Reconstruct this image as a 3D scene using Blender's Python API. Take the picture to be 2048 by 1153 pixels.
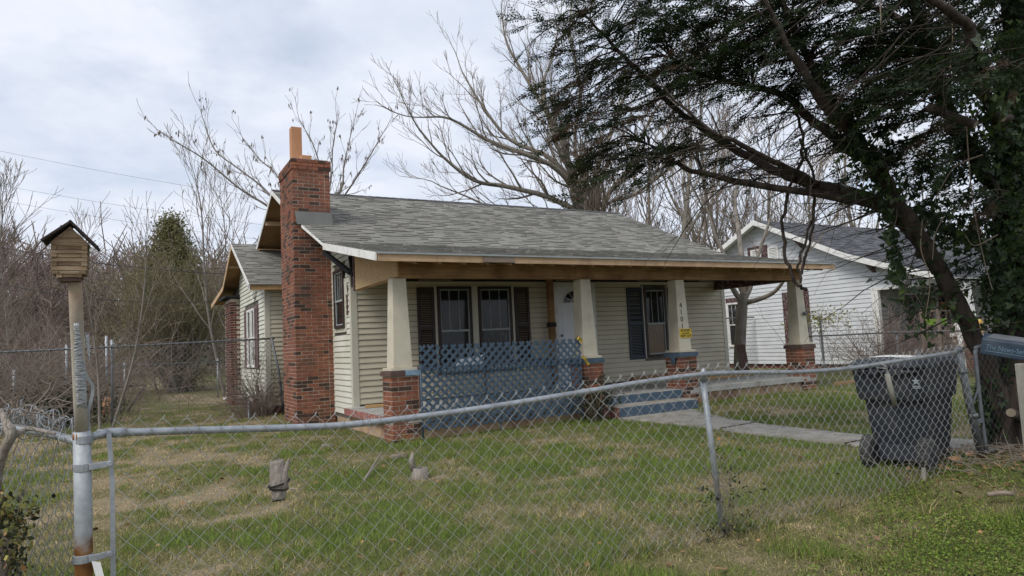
import bpy, bmesh, math, random
import numpy as np
from mathutils import Vector, Matrix

for o in list(bpy.data.objects):
    bpy.data.objects.remove(o)
SC = bpy.context.scene
COL = SC.collection
RND = random.Random(11)
NR = np.random.default_rng(11)

# ------------------------------------------------------------------ camera
# World axes are those of the house: X along its front, Y into the lot, Z up.
CAM_F, CAM_YAW, CAM_PITCH, CAM_ROLL = 1350.3, 29.497, 4.632, -2.743
CAM_P = np.array([-3.204, -9.249, 1.323])


def cam_axes():
    a, b, c = (math.radians(v) for v in (CAM_YAW, CAM_PITCH, CAM_ROLL))
    fwd = np.array([math.sin(a), math.cos(a), 0.0])
    right = np.array([math.cos(a), -math.sin(a), 0.0])
    up = np.array([0.0, 0.0, 1.0])
    f2 = fwd * math.cos(b) + up * math.sin(b)
    u2 = up * math.cos(b) - fwd * math.sin(b)
    r3 = right * math.cos(c) + u2 * math.sin(c)
    u3 = u2 * math.cos(c) - right * math.sin(c)
    return r3, u3, f2


R3, U3, F3 = cam_axes()
cd = bpy.data.cameras.new('camera')
cam = bpy.data.objects.new('camera', cd)
COL.objects.link(cam)
cam.matrix_world = Matrix(((R3[0], U3[0], -F3[0], CAM_P[0]), (R3[1], U3[1], -F3[1], CAM_P[1]),
                           (R3[2], U3[2], -F3[2], CAM_P[2]), (0, 0, 0, 1)))
cd.sensor_width = 36.0
cd.lens = 36.0 * CAM_F / 2048.0
cd.clip_start = 0.05
cd.clip_end = 600.0
SC.camera = cam


def at(u, v, x=None, y=None, z=None, d=None):
    """The point of the place seen at photo pixel (u, v) that lies on a known plane or at a known depth."""
    r = R3 * (u - 1024) / CAM_F - U3 * (v - 576.5) / CAM_F + F3
    if x is not None:
        t = (x - CAM_P[0]) / r[0]
    elif y is not None:
        t = (y - CAM_P[1]) / r[1]
    elif z is not None:
        t = (z - CAM_P[2]) / r[2]
    else:
        t = d
    return CAM_P + t * r


# ------------------------------------------------------------------ sky, sun, exposure
SUN_EL, SUN_AZ = math.radians(48), math.radians(-112)     # azimuth from +Y towards +X
W = bpy.data.worlds.new('World')
SC.world = W
W.use_nodes = True
nt = W.node_tree
nt.nodes.clear()
n_out = nt.nodes.new('ShaderNodeOutputWorld')
n_bg = nt.nodes.new('ShaderNodeBackground')
n_bg.inputs['Strength'].default_value = 0.1
n_sky = nt.nodes.new('ShaderNodeTexSky')
n_sky.sky_type = 'NISHITA'
n_sky.sun_disc = False
n_sky.sun_elevation = SUN_EL
n_sky.sun_rotation = SUN_AZ
n_tc = nt.nodes.new('ShaderNodeTexCoord')
n_sep = nt.nodes.new('ShaderNodeSeparateXYZ')
nt.links.new(n_tc.outputs['Generated'], n_sep.inputs[0])
n_zz = nt.nodes.new('ShaderNodeMath'); n_zz.operation = 'MAXIMUM'; n_zz.inputs[1].default_value = 0.0
nt.links.new(n_sep.outputs['Z'], n_zz.inputs[0])
n_za = nt.nodes.new('ShaderNodeMath'); n_za.operation = 'ADD'; n_za.inputs[1].default_value = 0.22
nt.links.new(n_zz.outputs[0], n_za.inputs[0])
cx = nt.nodes.new('ShaderNodeMath'); cx.operation = 'DIVIDE'
cy = nt.nodes.new('ShaderNodeMath'); cy.operation = 'DIVIDE'
nt.links.new(n_sep.outputs['X'], cx.inputs[0]); nt.links.new(n_za.outputs[0], cx.inputs[1])
nt.links.new(n_sep.outputs['Y'], cy.inputs[0]); nt.links.new(n_za.outputs[0], cy.inputs[1])
n_cmb = nt.nodes.new('ShaderNodeCombineXYZ')
nt.links.new(cx.outputs[0], n_cmb.inputs[0]); nt.links.new(cy.outputs[0], n_cmb.inputs[1])
n_n1 = nt.nodes.new('ShaderNodeTexNoise'); n_n1.inputs['Scale'].default_value = 2.6
n_n1.inputs['Detail'].default_value = 7.0; n_n1.inputs['Roughness'].default_value = 0.52
nt.links.new(n_cmb.outputs[0], n_n1.inputs['Vector'])
n_r1 = nt.nodes.new('ShaderNodeValToRGB')               # how much of the blue shows
n_r1.color_ramp.elements[0].position = 0.30; n_r1.color_ramp.elements[0].color = (0.62, 0.62, 0.62, 1)
n_r1.color_ramp.elements[1].position = 0.52; n_r1.color_ramp.elements[1].color = (1, 1, 1, 1)
nt.links.new(n_n1.outputs['Fac'], n_r1.inputs[0])
n_n2 = nt.nodes.new('ShaderNodeTexNoise'); n_n2.inputs['Scale'].default_value = 3.4
n_n2.inputs['Detail'].default_value = 8.0; n_n2.inputs['Roughness'].default_value = 0.55
n_mp = nt.nodes.new('ShaderNodeMapping'); n_mp.inputs['Location'].default_value = (3.7, 1.2, 0.4)
nt.links.new(n_cmb.outputs[0], n_mp.inputs[0]); nt.links.new(n_mp.outputs[0], n_n2.inputs['Vector'])
n_r2 = nt.nodes.new('ShaderNodeValToRGB')               # grey and white of the cloud
CL = n_r2.color_ramp
CL.elements[0].position = 0.34; CL.elements[0].color = (4.75, 5.2, 6.05, 1)
CL.elements[1].position = 0.68; CL.elements[1].color = (5.95, 6.2, 6.85, 1)
nt.links.new(n_n2.outputs['Fac'], n_r2.inputs[0])
n_mix = nt.nodes.new('ShaderNodeMix'); n_mix.data_type = 'RGBA'
nt.links.new(n_r1.outputs[0], n_mix.inputs['Factor'])
nt.links.new(n_sky.outputs[0], n_mix.inputs['A'])
nt.links.new(n_r2.outputs[0], n_mix.inputs['B'])
nt.links.new(n_mix.outputs['Result'], n_bg.inputs[0])
nt.links.new(n_bg.outputs[0], n_out.inputs[0])

sl = bpy.data.lights.new('sun', 'SUN')
sl.energy = 1.5
sl.angle = math.radians(22)
sl.color = (1.0, 0.95, 0.88)
sun = bpy.data.objects.new('sun', sl)
COL.objects.link(sun)
sd = Vector((math.sin(SUN_AZ) * math.cos(SUN_EL), math.cos(SUN_AZ) * math.cos(SUN_EL), math.sin(SUN_EL)))
sun.rotation_euler = sd.to_track_quat('Z', 'Y').to_euler()
SC.view_settings.view_transform = 'Standard'
SC.view_settings.look = 'None'
SC.view_settings.gamma = 1.0
SC.view_settings.exposure = 0.60
SC.view_settings.use_curve_mapping = False
SC.cycles.max_bounces = 6
SC.cycles.transparent_max_bounces = 16


# ------------------------------------------------------------------ helpers
def tag(o, label=None, cat=None, group=None, kind=None):
    if label: o['label'] = label
    if cat: o['category'] = cat
    if group: o['group'] = group
    if kind: o['kind'] = kind
    return o


def empty(name, loc=(0, 0, 0), label=None, cat=None, group=None):
    o = bpy.data.objects.new(name, None)
    COL.objects.link(o)
    o.location = loc
    o.empty_display_size = 0.1
    return tag(o, label, cat, group)


def link(name, me, parent=None, kind=None):
    o = bpy.data.objects.new(name, me)
    COL.objects.link(o)
    if parent is not None:
        o.parent = parent
        bl = parent
        off = Vector((0, 0, 0))
        while bl is not None:
            off += bl.location
            bl = bl.parent
        o.location = -off          # meshes are modelled in world coordinates
    if kind: o['kind'] = kind
    return o


class MB:
    """Collects boxes, prisms and tubes in world coordinates; build() links them as ONE mesh object."""
    def __init__(s):
        s.v = []; s.f = []

    def add(s, vs, fs):
        b = len(s.v)
        s.v += [tuple(map(float, p)) for p in vs]
        s.f += [tuple(i + b for i in q) for q in fs]
        return s

    def hexa(s, p):
        """8 points: bottom ring 0-3, top ring 4-7 (both counter-clockwise seen from the top)."""
        return s.add(p, [(0, 3, 2, 1), (4, 5, 6, 7), (0, 1, 5, 4), (1, 2, 6, 5), (2, 3, 7, 6), (3, 0, 4, 7)])

    def box(s, x0, x1, y0, y1, z0, z1):
        return s.hexa([(x0, y0, z0), (x1, y0, z0), (x1, y1, z0), (x0, y1, z0),
                       (x0, y0, z1), (x1, y0, z1), (x1, y1, z1), (x0, y1, z1)])

    def slab(s, q, t):
        """A quad given by 4 points, thickened by vector t."""
        q = [np.array(p, float) for p in q]
        t = np.array(t, float)
        return s.hexa([p + t for p in q] + q) if t[2] < 0 else s.hexa(list(q) + [p + t for p in q])

    def bar(s, a, b, w, h, up=(0, 0, 1)):
        a = np.array(a, float); b = np.array(b, float)
        d = b - a; d /= np.linalg.norm(d)
        sx = np.cross(d, np.array(up, float)); sx /= np.linalg.norm(sx)
        sz = np.cross(sx, d)
        p = []
        for e in (-1, 1):
            for (i, c) in ((-1, a), (-1, b), (1, b), (1, a)):
                p.append(c + sx * (-i) * w / 2 * 1 + sz * e * h / 2)
        return s.hexa(p)

    def prism(s, prof, a, b):
        """prof: list of 3-vectors offsets (closed outline); extruded from point a to point b."""
        a = np.array(a, float); b = np.array(b, float)
        n = len(prof)
        vs = [a + np.array(p) for p in prof] + [b + np.array(p) for p in prof]
        fs = [tuple(range(n))[::-1], tuple(range(n, 2 * n))]
        fs += [(i, (i + 1) % n, n + (i + 1) % n, n + i) for i in range(n)]
        return s.add(vs, fs)

    def tube(s, pts, rad, n=8, cap=True):
        V, F = tube_arrays(pts, rad, n)
        b = len(s.v)
        s.v += [tuple(p) for p in V]
        s.f += [tuple(int(i) + b for i in q) for q in F]
        if cap:
            m = len(s.v)
            s.f.append(tuple(range(b, b + n))[::-1])
            s.f.append(tuple(range(m - n, m)))
        return s

    def build(s, name, mat, parent=None, smooth=False, kind=None, bevel=0):
        me = bpy.data.meshes.new(name)
        me.from_pydata(s.v, [], s.f)
        me.materials.append(mat)
        if smooth:
            me.polygons.foreach_set('use_smooth', [True] * len(me.polygons))
        me.update()
        bm = bmesh.new(); bm.from_mesh(me)
        bmesh.ops.recalc_face_normals(bm, faces=bm.faces)
        bm.to_mesh(me); bm.free()
        o = link(name, me, parent, kind)
        if bevel:
            md = o.modifiers.new('bevel', 'BEVEL'); md.width = bevel; md.segments = 2
            md.limit_method = 'ANGLE'
        return o


def tube_arrays(pts, rad, n):
    P = np.asarray(pts, float)
    m = len(P)
    rad = np.broadcast_to(np.asarray(rad, float), (m,))
    T = np.empty_like(P)
    T[1:-1] = P[2:] - P[:-2]; T[0] = P[1] - P[0]; T[-1] = P[-1] - P[-2]
    T /= np.maximum(np.linalg.norm(T, axis=1, keepdims=True), 1e-9)
    ref = np.array([0.0, 0, 1]) if abs(T[0][2]) < 0.9 else np.array([1.0, 0, 0])
    N = np.empty_like(P)
    c = np.cross(T[0], ref)
    N[0] = c / np.linalg.norm(c)
    for i in range(1, m):
        v = N[i - 1] - T[i] * np.dot(N[i - 1], T[i])
        l = np.linalg.norm(v)
        N[i] = v / l if l > 1e-6 else N[i - 1]
    B = np.cross(T, N)
    a = np.arange(n) * (2 * np.pi / n)
    ca, sa = np.cos(a), np.sin(a)
    V = P[:, None, :] + rad[:, None, None] * (N[:, None, :] * ca[None, :, None] + B[:, None, :] * sa[None, :, None])
    i = np.arange(m - 1)[:, None] * n
    k = np.arange(n)[None, :]
    k2 = (k + 1) % n
    F = np.stack([i + k, i + k2, i + n + k2, i + n + k], axis=-1).reshape(-1, 4)
    return V.reshape(-1, 3), F


def mesh_np(name, V, F, mats, parent=None, mi=None, smooth=False, kind=None, do_link=True):
    """A mesh from numpy arrays, all faces with the same number of corners."""
    me = bpy.data.meshes.new(name)
    V = np.ascontiguousarray(V, dtype=np.float32); F = np.ascontiguousarray(F, dtype=np.int32)
    nf, k = F.shape
    me.vertices.add(len(V)); me.vertices.foreach_set('co', V.ravel())
    me.loops.add(nf * k); me.loops.foreach_set('vertex_index', F.ravel())
    me.polygons.add(nf)
    me.polygons.foreach_set('loop_start', np.arange(nf, dtype=np.int32) * k)
    for m in (mats if isinstance(mats, (list, tuple)) else [mats]):
        me.materials.append(m)
    if mi is not None:
        me.polygons.foreach_set('material_index', np.asarray(mi, dtype=np.int32))
    if smooth:
        me.polygons.foreach_set('use_smooth', np.ones(nf, dtype=bool))
    me.update(calc_edges=True)
    me.validate()
    return link(name, me, parent, kind) if do_link else me


def tubes_mesh(polys, n):
    Vs, Fs, b = [], [], 0
    for pts, rad in polys:
        V, F = tube_arrays(pts, rad, n)
        Vs.append(V); Fs.append(F + b); b += len(V)
    return np.concatenate(Vs), np.concatenate(Fs)


def spline(pts, k=4):
    """Catmull-Rom through the points, k steps per span."""
    P = [np.array(p, float) for p in pts]
    P = [2 * P[0] - P[1]] + P + [2 * P[-1] - P[-2]]
    out = []
    for i in range(1, len(P) - 2):
        for j in range(k):
            t = j / k
            a, b, c, d = P[i - 1:i + 3]
            out.append(0.5 * (2 * b + (c - a) * t + (2 * a - 5 * b + 4 * c - d) * t * t + (3 * b - a - 3 * c + d) * t ** 3))
    out.append(P[-2])
    return np.array(out)


def vnoise(x, y, s, seed=0):
    """Smooth value noise 0..1 on numpy arrays, cell size s."""
    r = np.random.default_rng(seed).random((257, 257))
    x = np.asarray(x, float) / s + 1000.37; y = np.asarray(y, float) / s + 1000.71
    xi = np.floor(x).astype(int); yi = np.floor(y).astype(int)
    fx = x - xi; fy = y - yi
    fx = fx * fx * (3 - 2 * fx); fy = fy * fy * (3 - 2 * fy)
    g = lambda a, b: r[a % 257, b % 257]
    return (g(xi, yi) * (1 - fx) + g(xi + 1, yi) * fx) * (1 - fy) + (g(xi, yi + 1) * (1 - fx) + g(xi + 1, yi + 1) * fx) * fy


def sst(a, b, x):
    t = np.clip((np.asarray(x, float) - a) / (b - a), 0, 1)
    return t * t * (3 - 2 * t)


# ------------------------------------------------------------------ materials
def mat(name, cols, scale=6, rough=0.8, bump=0.0, bscale=60, stretch=(1, 1, 1), metal=0.0, spec=0.35,
        rnd=None, rcols=None, rconst=False, dirt=None, detail=5, lo=0.3, hi=0.7, trans=0.0, two=False):
    m = bpy.data.materials.new(name)
    m.use_nodes = True
    t = m.node_tree; N = t.nodes; L = t.links
    bs = N['Principled BSDF']
    bs.inputs['Roughness'].default_value = rough
    bs.inputs['Metallic'].default_value = metal
    bs.inputs['Specular IOR Level'].default_value = spec
    geo = N.new('ShaderNodeNewGeometry')
    mp = N.new('ShaderNodeMapping'); mp.inputs['Scale'].default_value = stretch
    L.new(geo.outputs['Position'], mp.inputs[0])
    nz = N.new('ShaderNodeTexNoise'); nz.inputs['Scale'].default_value = scale
    nz.inputs['Detail'].default_value = detail; nz.inputs['Roughness'].default_value = 0.6
    L.new(mp.outputs[0], nz.inputs['Vector'])
    rp = N.new('ShaderNodeValToRGB')
    e = rp.color_ramp.elements
    k = len(cols)
    while len(e) < k: e.new(0.5)
    for i, c in enumerate(cols):
        e[i].position = lo + (hi - lo) * (i / (k - 1) if k > 1 else 0)
        e[i].color = (*c, 1)
    L.new(nz.outputs['Fac'], rp.inputs[0])
    out = rp.outputs[0]
    if rnd:
        if rnd == 'obj':
            r = N.new('ShaderNodeObjectInfo').outputs['Random']
        else:
            r = geo.outputs['Random Per Island']
        r2 = N.new('ShaderNodeValToRGB')
        if rconst: r2.color_ramp.interpolation = 'CONSTANT'
        e2 = r2.color_ramp.elements
        while len(e2) < len(rcols): e2.new(0.5)
        for i, (p, c) in enumerate(rcols):
            e2[i].position = p; e2[i].color = (*c, 1)
        L.new(r, r2.inputs[0])
        mx = N.new('ShaderNodeMix'); mx.data_type = 'RGBA'; mx.blend_type = 'MULTIPLY'
        mx.inputs['Factor'].default_value = 1.0
        L.new(out, mx.inputs['A']); L.new(r2.outputs[0], mx.inputs['B'])
        out = mx.outputs['Result']
    if dirt:
        dc, dsc, amt = dirt
        nd = N.new('ShaderNodeTexNoise'); nd.inputs['Scale'].default_value = dsc; nd.inputs['Detail'].default_value = 6
        L.new(geo.outputs['Position'], nd.inputs['Vector'])
        rd = N.new('ShaderNodeValToRGB')
        rd.color_ramp.elements[0].position = 0.47; rd.color_ramp.elements[0].color = (0, 0, 0, 1)
        rd.color_ramp.elements[1].position = 0.72; rd.color_ramp.elements[1].color = (amt, amt, amt, 1)
        L.new(nd.outputs['Fac'], rd.inputs[0])
        mx = N.new('ShaderNodeMix'); mx.data_type = 'RGBA'
        L.new(rd.outputs[0], mx.inputs['Factor'])
        L.new(out, mx.inputs['A']); mx.inputs['B'].default_value = (*dc, 1)
        out = mx.outputs['Result']
    L.new(out, bs.inputs['Base Color'])
    if bump:
        nb = N.new('ShaderNodeTexNoise'); nb.inputs['Scale'].default_value = bscale; nb.inputs['Detail'].default_value = 4
        L.new(mp.outputs[0], nb.inputs['Vector'])
        bp = N.new('ShaderNodeBump'); bp.inputs['Strength'].default_value = min(1.0, bump); bp.inputs['Distance'].default_value = 0.02
        L.new(nb.outputs['Fac'], bp.inputs['Height'])
        L.new(bp.outputs[0], bs.inputs['Normal'])
    if trans:
        bs.inputs['Transmission Weight'].default_value = trans
    if two:        # leaf: some light passes
        tl = N.new('ShaderNodeBsdfTranslucent')
        L.new(out, tl.inputs[0])
        ms = N.new('ShaderNodeMixShader'); ms.inputs[0].default_value = 0.35
        L.new(bs.outputs[0], ms.inputs[1]); L.new(tl.outputs[0], ms.inputs[2])
        L.new(ms.outputs[0], N['Material Output'].inputs[0])
    return m


BR = [(0.0, (0.98, 0.92, 0.9)), (0.3, (0.8, 0.8, 0.78)), (0.45, (1.12, 1.05, 1.0)), (0.62, (0.9, 0.86, 0.9)), (0.82, (0.27, 0.38, 0.47))]
BRC = [(0.165, 0.060, 0.036), (0.25, 0.097, 0.057), (0.31, 0.135, 0.08)]
M = {}
M['brick'] = mat('red_brick', BRC, 14, 0.9, 0.5, 90, rnd='obj', rcols=BR, rconst=True, dirt=((0.085, 0.06, 0.048), 2.6, 0.6))
M['brick_many'] = mat('red_brick_joined', BRC, 14, 0.9, 0.5, 90, rnd='isl', rcols=BR, rconst=True, dirt=((0.085, 0.06, 0.048), 2.6, 0.6))
M['brick_dark'] = mat('brown_brick', [(0.09, 0.035, 0.028), (0.15, 0.06, 0.045)], 14, 0.9, 0.5, 90, rnd='isl', rcols=BR, rconst=True)
M['mortar'] = mat('mortar', [(0.42, 0.37, 0.30), (0.58, 0.53, 0.45)], 6, 0.95, 0.4, 120, dirt=((0.16, 0.11, 0.085), 1.9, 0.85))
M['mortar_dirty'] = mat('sooty_mortar', [(0.20, 0.15, 0.12), (0.32, 0.26, 0.21)], 12, 0.95, 0.4, 120)
M['siding'] = mat('sand_vinyl_siding', [(0.54, 0.495, 0.375), (0.60, 0.555, 0.43)], 1.6, 0.55, 0.12, 30, (1, 1, 3), dirt=((0.33, 0.29, 0.22), 1.7, 0.35))
M['siding_pale'] = mat('pale_vinyl_siding', [(0.60, 0.60, 0.51), (0.68, 0.68, 0.60)], 1.6, 0.5, 0.1, 30, (1, 1, 3), dirt=((0.42, 0.42, 0.31), 1.2, 0.4))  # sand siding made paler for weathering and the sky light on side walls
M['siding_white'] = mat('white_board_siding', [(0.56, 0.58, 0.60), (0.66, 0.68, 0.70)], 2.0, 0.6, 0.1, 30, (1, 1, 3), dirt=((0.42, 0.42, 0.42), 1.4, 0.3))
M['backing'] = mat('sheathing', [(0.10, 0.09, 0.075), (0.14, 0.13, 0.11)], 5)
M['cream'] = mat('cream_paint', [(0.54, 0.495, 0.39), (0.61, 0.565, 0.455)], 3, 0.6, 0.12, 40, dirt=((0.34, 0.28, 0.19), 3.2, 0.45))
M['trim'] = mat('sand_trim', [(0.52, 0.50, 0.41), (0.58, 0.56, 0.47)], 3, 0.5)
M['white'] = mat('white_paint', [(0.70, 0.70, 0.68), (0.80, 0.80, 0.78)], 5, 0.6, 0.1, 40, dirt=((0.42, 0.38, 0.33), 6.0, 0.5))
M['door'] = mat('white_door_paint', [(0.72, 0.75, 0.80), (0.78, 0.80, 0.84)], 3, 0.4)
M['shingle'] = mat('grey_shingles', [(0.17, 0.166, 0.152), (0.255, 0.248, 0.228)], 45, 0.95, 0.5, 150, rnd='isl',
                   rcols=[(0, (0.74, 0.73, 0.71)), (0.35, (0.96, 0.96, 0.94)), (0.7, (1.06, 1.05, 1.02)), (1, (1.2, 1.2, 1.17))], dirt=((0.13, 0.125, 0.11), 0.55, 0.45))
M['shingle_dark'] = mat('dark_shingles', [(0.075, 0.078, 0.085), (0.115, 0.118, 0.125)], 30, 0.95, 0.5, 150, rnd='isl',
                        rcols=[(0, (0.75, 0.75, 0.75)), (1, (1.25, 1.25, 1.28))])
M['pine'] = mat('new_pine', [(0.30, 0.165, 0.07), (0.44, 0.27, 0.13), (0.52, 0.34, 0.18)], 5, 0.7, 0.15, 60, (0.35, 4, 9), dirt=((0.12, 0.055, 0.022), 4.5, 0.55))
M['beam'] = mat('treated_pine_beam', [(0.22, 0.115, 0.048), (0.33, 0.19, 0.085), (0.40, 0.25, 0.12)], 5, 0.75, 0.15, 60, (0.3, 4, 10), dirt=((0.09, 0.04, 0.018), 2.3, 0.7))
M['fascia'] = mat('pine_fascia', [(0.44, 0.28, 0.155), (0.56, 0.385, 0.235), (0.62, 0.44, 0.29)], 5, 0.7, 0.1, 60, (0.3, 4, 10), dirt=((0.22, 0.12, 0.06), 3.5, 0.5))
M['old_wood'] = mat('weathered_wood', [(0.20, 0.155, 0.12), (0.33, 0.27, 0.22)], 7, 0.9, 0.4, 60, (0.5, 4, 9))
M['osb'] = mat('strand_board', [(0.33, 0.20, 0.10), (0.46, 0.31, 0.17), (0.56, 0.41, 0.25)], 60, 0.85, 0.3, 80, (1, 1, 0.6), detail=2)
M['ply'] = mat('plywood_soffit', [(0.26, 0.15, 0.065), (0.36, 0.22, 0.10)], 4, 0.8, 0.1, 40, (1, 6, 6), dirt=((0.13, 0.065, 0.03), 2.0, 0.6))
M['ply_dark'] = mat('aged_roof_boards', [(0.10, 0.06, 0.035), (0.16, 0.10, 0.06)], 4, 0.85, 0.1, 40, (1, 6, 1))
M['tar'] = mat('black_felt', [(0.012, 0.012, 0.014), (0.025, 0.025, 0.028)], 9, 0.9)
M['shutter'] = mat('dark_brown_shutter', [(0.035, 0.022, 0.022), (0.048, 0.032, 0.032)], 4, 0.5)
M['shutter_mauve'] = mat('faded_brown_shutter', [(0.16, 0.10, 0.10), (0.20, 0.14, 0.14)], 4, 0.6)
M['navy'] = mat('navy_shutter', [(0.024, 0.034, 0.055), (0.034, 0.046, 0.07)], 4, 0.5)
M['blue'] = mat('slate_blue_paint', [(0.050, 0.085, 0.125), (0.072, 0.112, 0.158)], 9, 0.6, 0.15, 60, dirt=((0.13, 0.17, 0.21), 5, 0.3))
M['blue_pale'] = mat('pale_blue_paint', [(0.17, 0.27, 0.37), (0.24, 0.34, 0.44)], 14, 0.65, 0.2, 60)
M['brown'] = mat('brown_paint', [(0.085, 0.05, 0.042), (0.135, 0.085, 0.07)], 8, 0.75, 0.2, 60)
M['maroon'] = mat('maroon_paint', [(0.042, 0.02, 0.021), (0.085, 0.038, 0.038), (0.30, 0.28, 0.27)], 16, 0.7, 0.2, 60)
M['red_edge'] = mat('flaking_red_paint', [(0.20, 0.075, 0.065), (0.30, 0.12, 0.10), (0.42, 0.28, 0.24)], 9, 0.8, 0.3, 60)
M['found'] = mat('painted_foundation', [(0.20, 0.10, 0.075), (0.40, 0.28, 0.18), (0.48, 0.36, 0.23)], 3.2, 0.9, 0.3, 40)
M['concrete'] = mat('old_concrete', [(0.20, 0.187, 0.16), (0.30, 0.283, 0.25), (0.37, 0.352, 0.315)], 7, 0.9, 0.35, 70, dirt=((0.15, 0.13, 0.095), 2.5, 0.6))
M['floor'] = mat('porch_floor_paint', [(0.30, 0.30, 0.28), (0.42, 0.42, 0.39)], 4, 0.8, 0.2, 50, dirt=((0.18, 0.15, 0.11), 2.5, 0.6))
M['galv'] = mat('galvanised_steel', [(0.30, 0.325, 0.35), (0.43, 0.455, 0.48)], 22, 0.5, 0.1, 60, metal=0.55, dirt=((0.22, 0.23, 0.25), 9, 0.7))
M['wire'] = mat('galvanised_wire', [(0.34, 0.35, 0.35), (0.46, 0.47, 0.46)], 15, 0.55, metal=0.45)
M['wire_old'] = mat('weathered_wire', [(0.17, 0.155, 0.135), (0.28, 0.265, 0.24)], 6, 0.7, metal=0.3)
M['galv_dark'] = mat('weathered_pipe', [(0.10, 0.11, 0.12), (0.19, 0.205, 0.22)], 12, 0.6, metal=0.4)
M['rust'] = mat('rusty_steel', [(0.17, 0.065, 0.02), (0.34, 0.15, 0.045)], 12, 0.85, 0.3, 60)
M['pole'] = mat('stained_pole', [(0.36, 0.33, 0.28), (0.48, 0.45, 0.39)], 10, 0.85, 0.25, 60, (1, 1, 0.35), dirt=((0.23, 0.13, 0.065), 5.5, 1.0))
M['foil'] = mat('torn_duct_tape', [(0.34, 0.36, 0.39), (0.54, 0.56, 0.60)], 24, 0.5, 0.9, 50, (1, 1, 2.5), metal=0.3)
M['terra'] = mat('terracotta', [(0.42, 0.20, 0.10), (0.55, 0.29, 0.16)], 5, 0.85, 0.1, 60, (1, 1, 0.3))
M['lead'] = mat('grey_flashing', [(0.15, 0.155, 0.14), (0.20, 0.205, 0.19)], 3, 0.5, metal=0.3)
M['drip'] = mat('drip_edge', [(0.30, 0.33, 0.33), (0.38, 0.41, 0.41)], 4, 0.5)
M['glass'] = mat('dark_window_glass', [(0.010, 0.011, 0.012), (0.022, 0.023, 0.025)], 2.5, 0.05, spec=0.3)
M['glass_board'] = mat('boarded_pane', [(0.12, 0.08, 0.045), (0.20, 0.145, 0.09)], 5, 0.25, 0.05, 40, (6, 1, 1), spec=0.5)
M['curtain'] = mat('curtain_behind_glass', [(0.018, 0.018, 0.02), (0.16, 0.165, 0.17)], 7, 0.15, stretch=(3, 3, 0.7), spec=0.3, lo=0.5, hi=0.72)
M['yellow'] = mat('yellow_sign', [(0.70, 0.48, 0.035), (0.80, 0.57, 0.06)], 5, 0.5)
M['black'] = mat('black_print', [(0.012, 0.012, 0.012), (0.02, 0.02, 0.02)], 5, 0.7)
M['bin'] = mat('charcoal_plastic', [(0.016, 0.019, 0.027), (0.028, 0.032, 0.043)], 5, 0.5, 0.2, 220, dirt=((0.075, 0.075, 0.07), 5, 0.4))
M['rubber'] = mat('black_rubber', [(0.035, 0.035, 0.035), (0.085, 0.083, 0.08)], 12, 0.8, 0.3, 80)
M['bin_print'] = mat('pale_print', [(0.30, 0.35, 0.37), (0.42, 0.46, 0.48)], 60, 0.7)
M['tube'] = mat('navy_plastic_tube', [(0.014, 0.028, 0.047), (0.022, 0.039, 0.062)], 6, 0.5, 0.05, 60, dirt=((0.12, 0.135, 0.15), 7, 0.25))
M['tube_top'] = mat('dusty_plastic', [(0.06, 0.068, 0.078), (0.13, 0.137, 0.145)], 9, 0.75, 0.1, 60)
M['tube_print'] = mat('faded_blue_print', [(0.075, 0.135, 0.185), (0.11, 0.19, 0.25)], 30, 0.6)
M['post_wood'] = mat('grey_post', [(0.20, 0.195, 0.165), (0.32, 0.31, 0.27)], 8, 0.9, 0.5, 60, (5, 5, 0.5))
M['bark'] = mat('bare_tree_bark', [(0.15, 0.13, 0.11), (0.27, 0.245, 0.21)], 9, 0.95, 0.6, 40, (1, 1, 0.4))
M['bark_pale'] = mat('pale_bark', [(0.13, 0.112, 0.09), (0.25, 0.225, 0.185)], 9, 0.95, 0.6, 40, (1, 1, 0.4))
M['twig'] = mat('twigs', [(0.145, 0.118, 0.095), (0.26, 0.215, 0.175)], 3, 0.95)
M['twig_tan'] = mat('tan_twigs', [(0.17, 0.132, 0.10), (0.27, 0.215, 0.165)], 3, 0.95)
M['twig_red'] = mat('purplish_twigs', [(0.16, 0.118, 0.10), (0.27, 0.21, 0.18)], 0.6, 0.95)
M['twig_olive'] = mat('olive_twigs', [(0.145, 0.125, 0.072), (0.25, 0.22, 0.14)], 1.5, 0.95)
M['bark_dark'] = mat('cedar_bark', [(0.02, 0.016, 0.013), (0.045, 0.034, 0.028), (0.082, 0.064, 0.053)], 12, 0.95, 0.9, 35, (1, 1, 0.25))
M['cut'] = mat('cut_wood', [(0.17, 0.14, 0.105), (0.26, 0.22, 0.17)], 9, 0.85, 0.2, 60)
M['log'] = mat('grey_log', [(0.20, 0.17, 0.14), (0.36, 0.32, 0.28)], 14, 0.95, 0.7, 50, (3, 3, 0.4))
M['pod'] = mat('dry_pods', [(0.09, 0.065, 0.045), (0.15, 0.115, 0.085)], 5, 0.9)
M['needle'] = mat('cedar_needles', [(0.013, 0.027, 0.012), (0.028, 0.05, 0.018)], 2.2, 0.75, rnd='isl',
                  rcols=[(0, (0.6, 0.65, 0.6)), (0.6, (1.1, 1.05, 1)), (0.9, (1.5, 1.35, 1)), (1, (2.2, 1.4, 0.8))], two=True)
M['needle_dead'] = mat('dead_needles', [(0.05, 0.033, 0.02), (0.09, 0.06, 0.036)], 2.2, 0.85, two=True)
M['ivy'] = mat('ivy_leaves', [(0.018, 0.036, 0.014), (0.045, 0.075, 0.028)], 3, 0.45, rnd='isl',
               rcols=[(0, (0.55, 0.6, 0.6)), (0.55, (1.0, 1.0, 1.0)), (0.86, (1.5, 1.4, 1.1)), (1, (2.3, 2.0, 1.2))], two=True)
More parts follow.
